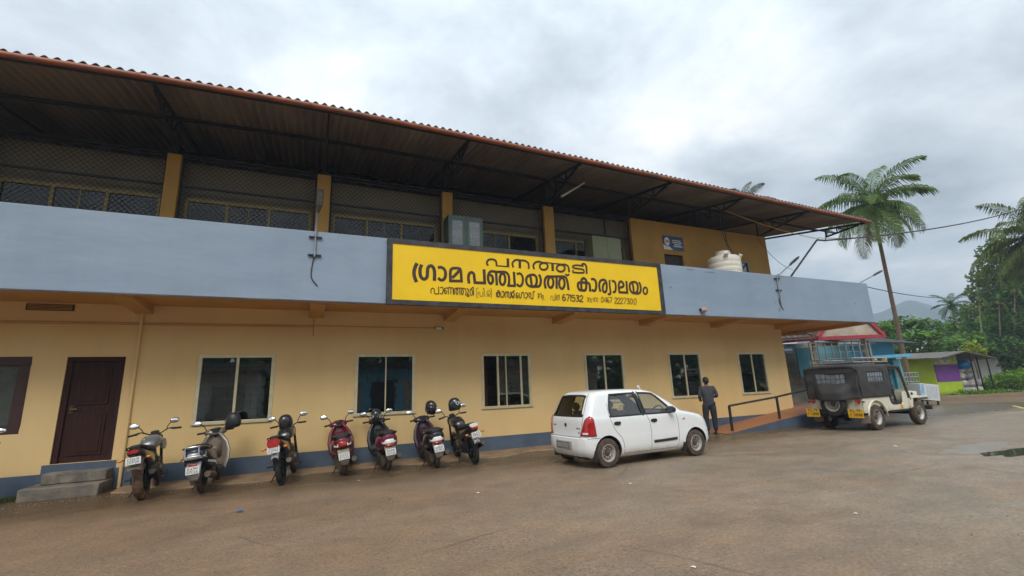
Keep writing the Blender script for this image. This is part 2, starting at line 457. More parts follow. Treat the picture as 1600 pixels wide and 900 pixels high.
# a shallow puddle on the far side of the yard
water = mat('puddle_water', (.05,.042,.034), .04, 0, .05)
c = GP(1588, 706)
m = MB(); pts = []
for i in range(40):
    a = 2*PI*i/40
    rr = 1+.22*math.sin(3*a+1)+.12*math.sin(7*a)
    pts.append((c.x+1.0*rr*math.cos(a), c.y+.25*rr*math.sin(a), .004))
mp_ = MB(); q_ = GP(1530, 700); ring = []
for i in range(40):
    a = 2*PI*i/40; rr = 1+.25*math.sin(2*a+.6)+.15*math.sin(5*a)+.08*math.sin(11*a)
    ring.append((q_.x+1.1*rr*math.cos(a), q_.y+.42*rr*math.sin(a), .002))
tag(mp_.add(ring, [tuple(range(40))]).build('mud_film', mat('pale_mud', (.27,.23,.185), .4, 0, .2, 2.5, col2=(.21,.175,.14), roughvar=.15), smooth=0), kind='structure')
tag(m.add(pts, [tuple(range(40))]).build('puddle', water, smooth=0), kind='structure')
# faded yellow dashes at the far road edge
ypaint = mat('road_paint', (.55,.45,.12), .8, 0, .3, 4)
p = GP(1583, 634); q = GP(1600, 638)
m = MB()
d = (q-p).normalized(); n_ = Vector((-d.y, d.x, 0))*.06
m.add([p+n_, p-n_, q+d*.3-n_, q+d*.3+n_], [(0,1,2,3)])
for v in range(len(m.v)): m.v[v] = (m.v[v][0], m.v[v][1], .004)
tag(m.build('road_marking', ypaint, smooth=0), kind='structure')
# far blue hill
hillm = mat('hill_forest', (.045,.07,.05), .95, 0, .3, .02, bump=0)
prof = [(1270,505),(1310,499),(1345,494),(1372,489),(1384,485),(1394,479),(1404,475),(1414,470),(1422,469),(1432,470),(1440,473),(1452,476),(1463,480),(1474,482),(1486,487),(1500,490),(1520,494),(1545,501),(1580,512)]
m = MB(); dd = 700
front = [SP(a, b, dd) for a, b in prof]
vs = []; 
for p in front: vs.append((p.x, p.y, p.z))
nF = len(front)
rows = [vs]
bx = Vector((_f.x, _f.y, 0)).normalized()
mid = [(p.x-bx.x*75+random.uniform(-7,7), p.y-bx.y*75, p.z*.55+random.uniform(-6,6)) for p in front]
low = [(p.x-bx.x*200, p.y-bx.y*200, -1) for p in front]
back = [(p.x+bx.x*160, p.y+bx.y*160, -1) for p in front]
allv = low+mid+vs+back
fs = []
for r in range(3):
    for i in range(nF-1): fs.append((r*nF+i, r*nF+i+1, (r+1)*nF+i+1, (r+1)*nF+i))
m.add(allv, fs)
tag(m.build('hills', hillm, smooth=180), kind='structure')

# ------------------------------------------------------------ the office building
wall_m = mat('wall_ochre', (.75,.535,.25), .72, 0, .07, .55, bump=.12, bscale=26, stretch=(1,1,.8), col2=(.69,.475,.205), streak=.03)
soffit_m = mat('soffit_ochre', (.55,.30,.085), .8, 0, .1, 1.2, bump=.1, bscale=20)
dado_m = mat('dado_slate', (.075,.105,.15), .6, 0, .15, 2.5, bump=.15, bscale=24, dirt=(.17,.10,.055), dirtz=(-.05,.06))
par_m = mat('parapet_paint', (.265,.335,.43), .62, 0, .07, 1.1, bump=.18, bscale=7, stretch=(.5,1,1.6), col2=(.225,.295,.385), streak=.035)
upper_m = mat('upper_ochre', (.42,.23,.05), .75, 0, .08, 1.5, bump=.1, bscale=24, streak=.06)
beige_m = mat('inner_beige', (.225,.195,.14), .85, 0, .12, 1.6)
frame_m = mat('window_frame', (.62,.55,.36), .45, .2, .1, 6)
yframe_m = mat('yellow_frame', (.36,.28,.09), .5, .1, .15, 6)
loft_shade_m = mat('loft_shade', (.02,.02,.022), .9, 0, .3, 2)  # near-black colour puts the deep shade under the roof into the surface
dark_int = mat('dark_room', (.34,.33,.28), .9, 0, .3, 2)
door_m = mat('door_brown', (.036,.012,.010), .7, 0, .3, 4, stretch=(8,8,.6), spec=.25)
pane_m = glass('window_glass', (.56,.60,.55), .02, 1.52)
curt_m = mat('curtain', (.22,.07,.03), .85, 0, .3, 30, stretch=(1,1,.02))
rust_m = mat('gutter_red', (.33,.085,.025), .5, 0, .25, 5, stretch=(.5,1,1), col2=(.15,.05,.025), roughvar=.15)
sheet_m = mat('roof_sheet', (.25,.205,.16), .85, 0, .25, 1.2, stretch=(1.0,.12,1), col2=(.13,.11,.088), bump=.2, bscale=30)
truss_m = mat('truss_steel', (.022,.022,.026), .6, .3, .3, 4)

B = thing('office_building', 'long two storey ochre office building with blue grey parapet band and corrugated roof', 'office building')
XL, XR = -9.0, 16.38
def wall_holes(m, x0, x1, z0, z1, holes, y, depth):
    xs = sorted(set([x0, x1]+[h[0] for h in holes]+[h[1] for h in holes]))
    zs = sorted(set([z0, z1]+[h[2] for h in holes]+[h[3] for h in holes]))
    for i in range(len(xs)-1):
        for j in range(len(zs)-1):
            cx, cz = (xs[i]+xs[i+1])/2, (zs[j]+zs[j+1])/2
            if any(h[0] < cx < h[1] and h[2] < cz < h[3] for h in holes): continue
            m.add([(xs[i],y,zs[j]),(xs[i+1],y,zs[j]),(xs[i+1],y,zs[j+1]),(xs[i],y,zs[j+1])], [(0,1,2,3)])
    for a, b, c_, d in holes:
        m.add([(a,y,c_),(b,y,c_),(b,y,d),(a,y,d),(a,y+depth,c_),(b,y+depth,c_),(b,y+depth,d),(a,y+depth,d)], [(0,1,5,4),(1,2,6,5),(2,3,7,6),(3,0,4,7)])
WIN = [(-2.09,-.67),(1.09,2.49),(4.30,5.73),(7.55,8.94),(10.75,12.10),(13.90,15.27)]
ZS, ZH = 1.105, 2.515
DOOR = (-4.26,-3.35,.52,2.50)
LWIN = (-6.5,-4.77,1.10,2.51)
holes = [(a,b,ZS,ZH) for a,b in WIN]+[DOOR, LWIN]
m = MB()
wall_holes(m, XL, XR, 0, 3.56, holes, 0, .16)
m.add([(XR,0,0),(XR,9,0),(XR,9,3.56),(XR,0,3.56)], [(0,1,2,3)])
m.add([(XL,0,0),(XL,9,0),(XL,9,3.56),(XL,0,3.56)], [(3,2,1,0)])
m.add([(XL,9,0),(XR,9,0),(XR,9,3.56),(XL,9,3.56)], [(3,2,1,0)])
m.build('ground_floor_wall', wall_m, B, smooth=0)
# dado band, stepping up under the door
m = MB()
m.bx(XL, -4.36, -.008, .02, -.02, .36)
m.bx(-4.36, -3.27, -.014, .02, -.02, .515)
m.bx(-3.27, XR, -.008, .02, -.02, .373)
m.build('dado_band', dado_m, B, smooth=0)
# rooms behind the glass
m = MB()
for x0, x1 in ((-9,-2.9),(-2.9,3.4),(3.4,6.7),(6.7,9.9),(9.9,16.3)):
    m.add([(x0,.17,.3),(x1,.17,.3),(x1,4.2,.3),(x0,4.2,.3),(x0,.17,3.4),(x1,.17,3.4),(x1,4.2,3.4),(x0,4.2,3.4)], [(0,1,2,3),(4,7,6,5),(3,2,6,7),(0,3,7,4),(1,5,6,2)])
m.build('room_interior', dark_int, B, smooth=0)
furn = mat('office_furniture', (.10,.07,.05), .7, 0, .4, 3)
for x, y, w, h in ((-1.9,1.2,.7,1.55),(-1.0,1.6,.55,1.7),(1.3,2.0,.9,1.9),(4.9,1.4,.8,1.7),(8.2,1.6,.9,1.95),(11.3,1.5,.8,1.8),(14.4,1.4,.7,1.8)):
    MB().bx(x, x+w, y, y+.45, .3, h).build('cupboard', furn, B, bevel=.01)
papr = mat('paper_stack', (.42,.37,.28), .8, 0, .4, 9)
for x, y, z in ((-1.75,1.15,1.56),(-1.45,1.15,1.56),(-.8,1.55,1.72),(1.6,1.95,1.91),(8.5,1.55,1.96)):
    MB().bx(x, x+.24, y, y+.3, z, z+.1+random.random()*.14).build('file_stack', papr, B, smooth=0)
# six sliding windows: frame with mullion, two panes, sill
for i, (a, b) in enumerate(WIN):
    m = MB(); y0, y1 = -.012, .06
    t = .052
    m.bx(a-.02, b+.02, y0, y1, ZH-t, ZH+.015); m.bx(a-.035, b+.035, y0-.02, y1, ZS-.035, ZS+t*.7)
    m.bx(a-.02, a+t, y0, y1, ZS+t*.7, ZH-t); m.bx(b-t, b+.02, y0, y1, ZS+t*.7, ZH-t)
    c_ = (a+b)/2
    mul = [c_] if i != 2 else [a+.46, a+.70, b-.28]
    for q in mul: m.bx(q-(.027 if q != a+.70 else .015), q+(.027 if q != a+.70 else .015), y0+.012, y1-.004, ZS+t*.7, ZH-t)
    w = m.build('window', frame_m, B, bevel=.006)
    edges = [a+t]+mul+[b-t]
    for k in range(len(edges)-1):
        if i == 2 and k == 0: continue
        y = .02+.012*(k%2)
        MB().bx(edges[k], edges[k+1], y, y+.005, ZS+.03, ZH-.04).build('pane', pane_m, w, smooth=0)
    g = MB()
    for k in range(9): g.bx(a+.02, b-.02, .10, .108, ZS+.1+k*.15, ZS+.108+k*.15)
    for k in range(4): g.bx(a+.2+k*(b-a)/4.2, a+.208+k*(b-a)/4.2, .112, .12, ZS, ZH)
    g.build('grille', black_metal, w, smooth=0)
for a, b in ((2.02,2.40),(4.33,4.53),(13.95,14.2)):
    m = MB(); n = 24
    vs = [(a+(b-a)*k/n, .24+.035*math.sin(k*1.9), z) for z in (.9, 2.6) for k in range(n+1)]
    m.add(vs, [(k, k+1, n+2+k, n+1+k) for k in range(n)])
    m.build('curtain', curt_m, B, smooth=60)
# dark framed window at the far left and the door
m = MB(); a, b, c_, d = LWIN
dk = mat('frame_maroon', (.045,.018,.016), .5, 0, .2, 5)
for r in ((a,b,c_,c_+.16),(a,b,d-.16,d),(a,a+.17,c_+.16,d-.16),(b-.17,b,c_+.16,d-.16),((a+b)/2-.08,(a+b)/2+.08,c_+.16,d-.16)): m.bx(r[0], r[1], -.004, .07, r[2], r[3])
w = m.build('window', dk, B, bevel=.008)
frost = mat('frosted_glass', (.075,.085,.075), .25, 0, .15, 6)
for q0, q1 in ((a+.17,(a+b)/2-.08),((a+b)/2+.08,b-.17)): MB().bx(q0, q1, .03, .04, c_+.16, d-.16).build('pane', frost, w, smooth=0)
a, b, c_, d = DOOR
m = MB()
m.bx(a, a+.09, .03, .13, c_, d); m.bx(b-.09, b, .03, .13, c_, d); m.bx(a+.09, b-.09, .03, .13, d-.09, d)
m.bx(a+.09, b-.09, .07, .11, c_, d-.09)
for z0, z1 in ((c_+.12,c_+.92),(c_+1.06,d-.22)):
    m.bx(a+.2, b-.2, .052, .07, z0, z1); m.bx(a+.25, b-.25, .042, .052, z0+.06, z1-.06)
dr = m.build('door', door_m, B, bevel=.006)
h = MB().tube([(a+.16,.065,c_+.98),(a+.16,.02,c_+.98),(a+.26,.02,c_+.98)], .012); h.bx(a+.13, a+.19, .062, .069, c_+.90, c_+1.05)
h.build('handle', mat('old_brass', (.10,.07,.03), .4, .8), dr)
# grooves, conduit and electric wiring on the wall
m = MB()
m.tube([(XL,-.012,3.17),(-3,-.012,3.19),(.1,-.012,3.2),(3.05,-.012,3.19)], .011, 6)
m.tube([(XL,-.012,3.135),(.1,-.012,3.165)], .008, 6)
m.build('conduit', soffit_m, B)
m = MB(); m.tube([(-3.17,-.03,3.5),(-3.17,-.03,.0)], .03, 8); m.bx(-3.21,-3.13,-.035,0,1.2,1.23); m.bx(-3.21,-3.13,-.035,0,2.4,2.43)
m.build('rain_pipe', wall_m, B)
m = MB(); m.tube([(.1,-.014,3.5),(.1,-.014,3.2)], .012, 6); m.tube([(.1,-.014,3.2),(.105,-.014,2.95)], .01, 6)
m.build('conduit', soffit_m, B)
m = MB(); m.bx(-5.0,-4.28,-.02,.02,3.40,3.53)
vt = m.build('vent', mat('vent_dark', (.06,.035,.015), .8), B, bevel=.004)
m = MB()
for k in range(4): m.bx(-4.97,-4.31,-.034,-.02,3.415+k*.028,3.425+k*.028)
m.build('louvre', soffit_m, vt, smooth=0)
# balcony slab, cantilever beams and parapet
PY0 = -1.52; PX1 = 19.6
m = MB()
m.bx(XL, PX1, PY0+.1, 9, 3.56, 3.70)
m.bx(XL, XR, PY0+.1, PY0+.22, 3.5, 3.56)
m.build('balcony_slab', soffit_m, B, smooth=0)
for x in (-6.4,-3.15,.15,3.4,6.67,9.85,12.95,16.22,19.4):
    m = MB()
    w = .15
    zb = 3.38 if x < 19 else 3.44
    m.add([(x-w,0,zb),(x+w,0,zb),(x+w,PY0+.23,3.47),(x-w,PY0+.23,3.47),(x-w,0,3.559),(x+w,0,3.559),(x+w,PY0+.23,3.559),(x-w,PY0+.23,3.559)], [(0,1,2,3),(4,7,6,5),(0,4,5,1),(1,5,6,2),(2,6,7,3),(3,7,4,0)])
    if x > 19: m.bx(x-w, x+w, 0, 9, 3.44, 3.558)
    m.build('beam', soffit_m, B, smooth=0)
m = MB()
nx = 90
m.bx(XL, PX1, PY0, PY0+.1, 3.50, 5.02)
m.bx(PX1-.1, PX1, PY0+.1, 9, 3.50, 5.0)
m.build('parapet', par_m, B, bevel=.012)
m = MB(); m.bx(XL, PX1, PY0-.006, PY0+.02, 3.485, 3.512); m.build('drip_edge', mat('drip_dark', (.08,.08,.09), .8, 0, .4, 3), B, smooth=0)
# upper storey: columns, set-back wall with yellow framed windows, wire mesh between the columns
COLS = [(-9.5,-9.2),(-6.35,-6.05),(-3.13,-2.86),(0.0,.32),(3.24,3.54),(6.46,6.80)]
for a, b in COLS[1:]:
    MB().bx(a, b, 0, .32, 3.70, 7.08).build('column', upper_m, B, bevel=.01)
ZW = 6.16
bays = [(-9,-6.35),(-6.05,-3.13),(-2.86,0),(.32,3.24),(3.54,6.46),(6.80,9.76)]
m = MB()
hl = []
for a, b in bays: hl.append((a+.12, b-.12, 4.6, ZW))
wall_holes(m, XL, 9.76, 3.70, 7.06, hl, .36, .1)
m.add([(XL,.36,7.06),(9.76,.36,7.06),(9.76,.5,7.06),(XL,.5,7.06)], [(0,1,2,3)])
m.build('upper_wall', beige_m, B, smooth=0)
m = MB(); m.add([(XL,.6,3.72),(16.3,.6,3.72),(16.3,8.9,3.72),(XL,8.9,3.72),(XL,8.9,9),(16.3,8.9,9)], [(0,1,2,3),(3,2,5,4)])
m.build('upper_room', loft_shade_m, B, smooth=0)
up_glass = glass('upper_glass', (.22,.25,.24), .03, 1.45, boost=.5, wav=0)
for a, b in bays:
    a += .12; b -= .12
    m = MB()
    m.bx(a, b, .345, .42, ZW-.05, ZW+.02); m.bx(a, b, .345, .42, 4.58, 4.64)
    ms_ = [a, a+.31*(b-a), a+.65*(b-a), b] if a > -6 else [a, a+.34*(b-a), a+.42*(b-a), a+.72*(b-a), b]
    for q in ms_: m.bx(q-.03, q+.03, .348, .418, 4.64, ZW-.05)
    for q in ((.48,) if a > -6 else (.86,)): m.bx(a+q*(b-a)-.012, a+q*(b-a)+.012, .37, .4, 4.64, ZW-.05)
    w = m.build('window', yframe_m, B, smooth=0)
    for k in range(len(ms_)-1):
        if k == 2 and abs(a-3.66) < .05: continue
        MB().bx(ms_[k]+.03, ms_[k+1]-.03, .385, .39, 4.64, ZW-.05).build('pane', up_glass, w, smooth=0)
def wire_mesh(x0, x1, z0, z1, y, sp=.115, r=.0052):
    m = MB()
    H = z1-z0
    n = int((x1-x0+H)/sp)+1
    for sgn in (1, -1):
        for k in range(n+1):
            s0 = x0-H+k*sp
            # line z = z0 + (x - s0)
            xa, xb = max(x0, s0), min(x1, s0+H)
            if xb <= xa: continue
            za, zb = z0+(xa-s0), z0+(xb-s0)
            if sgn < 0: za, zb = z0+z1-za, z0+z1-zb
            yy = y+.004*sgn
            dx = r*.7
            m.add([(xa-dx,yy,za+dx*sgn),(xa+dx,yy,za-dx*sgn),(xa,yy+r,za),(xb-dx,yy,zb+dx*sgn),(xb+dx,yy,zb-dx*sgn),(xb,yy+r,zb)], [(0,1,4,3),(1,2,5,4),(2,0,3,5)])
    return m
for i, (a, b) in enumerate(bays):
    m = MB()
    for z in (7.05, 6.36): m.bx(a, b, .10, .14, z-.022, z+.022)
    for q in (a+.02, b-.02): m.bx(q-.022, q+.022, .10, .14, 3.70, 7.028)
    if i == 5: m.bx(a+1.95, a+2.0, .10, .14, 6.0, 7.028)
    f = m.build('grille_frame', truss_m, B, smooth=0)
    wire_mesh(a+.04, b-.04, 4.7, 7.03, .12).build('wire_mesh', truss_m, f, smooth=0, weld=False)
# stair room at the right end
PX0 = 9.76
m = MB()
dh = (11.08,11.93,3.70,5.93); wh = (14.72,15.18,5.2,5.95)
wall_holes(m, PX0, 16.36, 3.70, 7.08, [dh, wh], 0, .15)
m.add([(PX0,0,3.7),(PX0,8,3.7),(PX0,8,7.08),(PX0,0,7.08)], [(3,2,1,0)])
m.add([(16.36,0,3.7),(16.36,8,3.7),(16.36,8,7.08),(16.36,0,7.08)], [(0,1,2,3)])
m.add([(PX0,0,7.08),(16.36,0,7.08),(16.36,.2,7.08),(PX0,.2,7.08)], [(0,1,2,3)])
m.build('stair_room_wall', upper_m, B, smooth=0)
m = MB()
for z0, z1, x0, x1 in ((6.155,6.165,12.1,16.36),(6.3,6.31,10.6,11.0)): m.bx(x0, x1, -.008, 0, z0, z1)
for x in (10.62, 12.25): m.bx(x, x+.012, -.008, 0, 3.7, 6.3)
m.build('conduit', soffit_m, B, smooth=0)
MB().bx(11.08, 11.93, .08, .12, 3.72, 5.93).build('door', mat('stair_door', (.03,.02,.02), .6, 0, .3, 4), B, smooth=0)
m = MB(); a, b, c_, d = wh
for r in ((a,b,c_,c_+.05),(a,b,d-.05,d),(a,a+.05,c_+.05,d-.05),(b-.05,b,c_+.05,d-.05)): m.bx(r[0], r[1], -.015, .06, r[2], r[3])
w = m.build('window', mat('grey_frame', (.17,.21,.26), .5), B, smooth=0)
MB().bx(a+.05, b-.05, .03, .035, c_+.05, d-.05).build('pane', pane_m, w, smooth=0)
MB().add([(XL,-.2,7.1),(XL,10.5,7.1),(XL,5,8.45),(XL,-.2,7.75)], [(0,1,2,3)]).build('gable_light_block', loft_shade_m, B, smooth=0)  # out of view, added to keep side light out of the loft
# ------------------------------------------------------------ roof
EY = -1.99
EAVE = [(-12,7.30),(-9,7.40),(-5.1,7.53),(-2.7,7.65),(-.08,7.715),(3.4,7.70),(7.4,7.64),(13,7.53),(19.62,7.40)]
def ze(x):
    for i in range(len(EAVE)-1):
        if x <= EAVE[i+1][0]:
            t = (x-EAVE[i][0])/(EAVE[i+1][0]-EAVE[i][0])
            return EAVE[i][1]+t*(EAVE[i+1][1]-EAVE[i][1])
    return EAVE[-1][1]
SL = .172; RX0, RX1 = -9.5, 19.62; RIDGE = 5.0
def zr(x, y): return ze(x)+SL*(y-EY) if y <= RIDGE else ze(x)+SL*(2*RIDGE-y-EY)
pitch = .177; seg = 8
nxs = int((RX1-RX0)/pitch*seg)
ys = [EY-.03, -1.2, 0, 2.5, RIDGE, 8, 11.5]
vs = []; fs = []
for j, y in enumerate(ys):
    for i in range(nxs+1):
        x = RX0+i*pitch/seg
        lap = .006*(int((x-RX0)/1.062) % 2)
        vs.append((x, y+(random.uniform(-.012,.012) if j == 0 and i % (6*seg) == 0 else 0), zr(x, y)+.033*math.cos(2*PI*i/seg)+lap+.062))
W = nxs+1
for j in range(len(ys)-1):
    for i in range(nxs): fs.append((j*W+i, j*W+i+1, (j+1)*W+i+1, (j+1)*W+i))
o = MB().add(vs, fs).build('roof', sheet_m, B, smooth=60, weld=False)
so = o.modifiers.new('thick', 'SOLIDIFY'); so.thickness = .007; so.offset = 1
# gutter along the eave, in lengths with collars
m = MB()
pts = []
x = RX0
while x <= RX1+.001:
    pts.append((x, EY-.07, ze(x)-.045)); x += .6
pts.append((RX1, EY-.07, ze(RX1)-.045))
m.tube(pts, .054, 12)
gt = m.build('gutter', rust_m, B, smooth=60)
collar_m = mat('collar_rust', (.22,.06,.03), .6, 0, .3, 6)
x = RX0+.4
while x < RX1:
    MB().tube([(x-.03, EY-.07, ze(x)-.045),(x+.03, EY-.07, ze(x)-.045)],   .061, 12).build('gutter_collar', collar_m, gt, smooth=50); x += 1.48
# purlins, rafters and trusses
def purlin(y, w, dz):
    m = MB(); x = RX0+.1; prev = None
    while x < RX1-.05:
        p = Vector((x, y, zr(x, y)-dz))
        if prev: m.bar(prev, p+Vector((.002,0,0)), w*.7, w)
        prev = p; x += 1.0
    p = Vector((RX1-.03, y, zr(RX1, y)-dz)); m.bar(prev, p, w*.7, w)
    return m.build('purlin', truss_m, B, smooth=0)
for y, w, dz in ((EY+.04,.10,.03),(.0,.07,.02),(2.6,.06,.02),(3.9,.06,.02)): purlin(y, w, dz)
for x in (-6.2,-2.99,.16,3.39,6.63,9.85,12.95,16.2,19.45):
    m = MB()
    a = Vector((x, EY+.05, zr(x, EY)-.09)); r = Vector((x, RIDGE, zr(x, RIDGE)-.09))
    m.bar(a, r, .05, .07)
    wp = Vector((x, .16, 7.13)) if x < 19 else Vector((x, -.5, zr(x, -.5)-.42))
    b0 = Vector((x, -1.75, zr(x, -1.75)-.14))
    m.bar(wp, b0, .05, .06)                               # bottom chord of the bracket
    if x < 16: m.bar(wp, Vector((x, 9, wp.z)), .05, .06)
    for t in (.35,.68):
        p = wp.lerp(b0, t); q = Vector((x, p.y, zr(x, p.y)-.11)); m.bar(p, q, .035, .035)
        q2 = Vector((x, p.y+.45, zr(x, p.y+.45)-.11)); m.bar(p, q2, .03, .03)
    m.bar(wp, Vector((x, wp.y, zr(x, wp.y)-.1)), .05, .05)
    m.build('roof_truss', truss_m, B, smooth=0)
m = MB()
for x0, x1 in ((-6.2,-2.99),(-2.99,.16),(.16,3.39),(3.39,6.63),(6.63,9.85),(9.85,12.95),(12.95,16.2),(16.2,19.45)):
    if x1 < 17: m.bar((x0,.16,7.15),(x1,.16,7.15),.05,.06)
    m.bar((x0,-.85,zr(x0,-.85)-.33),(x1,-.85,zr(x1,-.85)-.33),.035,.04)
m.build('wall_plate', truss_m, B, smooth=0)
# painted-over drips and the little broken patches on the parapet
scr = mat('bare_plaster', (.15,.17,.19), .9, 0, .4, 20)
def blot(name, cx, cz, w, h, y, mt, n=14):
    pts = [(cx+w*random.uniform(.5,1)*math.cos(2*PI*k/n), y, cz+h*random.uniform(.5,1)*math.sin(2*PI*k/n)) for k in range(n)]
    return MB().add(pts, [tuple(range(n))]).build(name, mt, B, smooth=0)
for cx, cz, w, h in ((10.6,4.93,.22,.02),(11.4,4.9,.3,.018),(9.75,4.33,.04,.03),(14.35,3.8,.05,.07),(14.2,4.05,.03,.05),(18.6,4.2,.04,.04)): blot('bare_patch', cx, cz, w, h, PY0-.003, scr)

# entrance platform, ramp and steps
red_floor = mat('red_oxide_floor', (.33,.13,.055), .45, 0, .15, 1.6, col2=(.26,.105,.05), roughvar=.1)
m = MB(); y0 = -1.22
m.add([(11.6,y0,.012),(16.4,y0,.53),(16.4,-.009,.53),(11.6,-.009,.012)], [(0,1,2,3)])
m.bx(16.4, 19.55, y0, 2.4, .4, .53)
rp = thing('access_ramp', 'red floored ramp with slate blue sides rising along the wall to the entrance', 'ramp')
m.build('deck', red_floor, rp, smooth=0)
m = MB()
m.prism([(11.8,-.02),(16.4,-.02),(16.4,.515),(11.62,.004)], 'y', y0+.01, y0-.04)
m.bx(16.4, 19.6, y0-.04, y0-.002, -.02, .515)
m.build('side_wall', dado_m, rp, smooth=0)
def ramp_z(x): return .012+(x-11.6)/4.8*.518
rl = thing('handrail', 'black steel handrail on two posts along the entrance ramp', 'handrail')
m = MB(); yr = -1.0
top = [(12.03,yr,.80),(14.22,yr,.98),(16.3,yr,1.22)]
m.tube(top, .032, 10); m.build('rail', dark_steel, rl)
for x in (12.03, 14.22): MB().bx(x-.03, x+.03, yr-.03, yr+.03, ramp_z(x)-.01, .80 if x < 13 else .98).build('post', dark_steel, rl, bevel=.004)
MB().bx(16.27, 16.33, yr-.03, yr+.03, .5, 1.22).build('post', dark_steel, rl, bevel=.004)
step_m = mat('step_concrete', (.22,.19,.15), .85, 0, .3, 4, bump=.6, bscale=14, col2=(.10,.09,.075))
st = thing('door_steps', 'two worn concrete steps in front of the brown door', 'steps')
def rough_step(x0, x1, y0, z0, z1):
    m = MB(); n = 14
    f = [(x0+(x1-x0)*k/n, y0+random.uniform(-.02,.02)) for k in range(n+1)]
    poly = f+[(x1+.01,-.012),(x0,-.012)]
    m.prism(poly, 'z', z0, z1)
    return m
rough_step(-4.38,-3.28,-.66,-.02,.20).build('lower_step', step_m, st, bevel=.02)
rough_step(-4.22,-3.3,-.34,.20,.39).build('upper_step', step_m, st, bevel=.02)

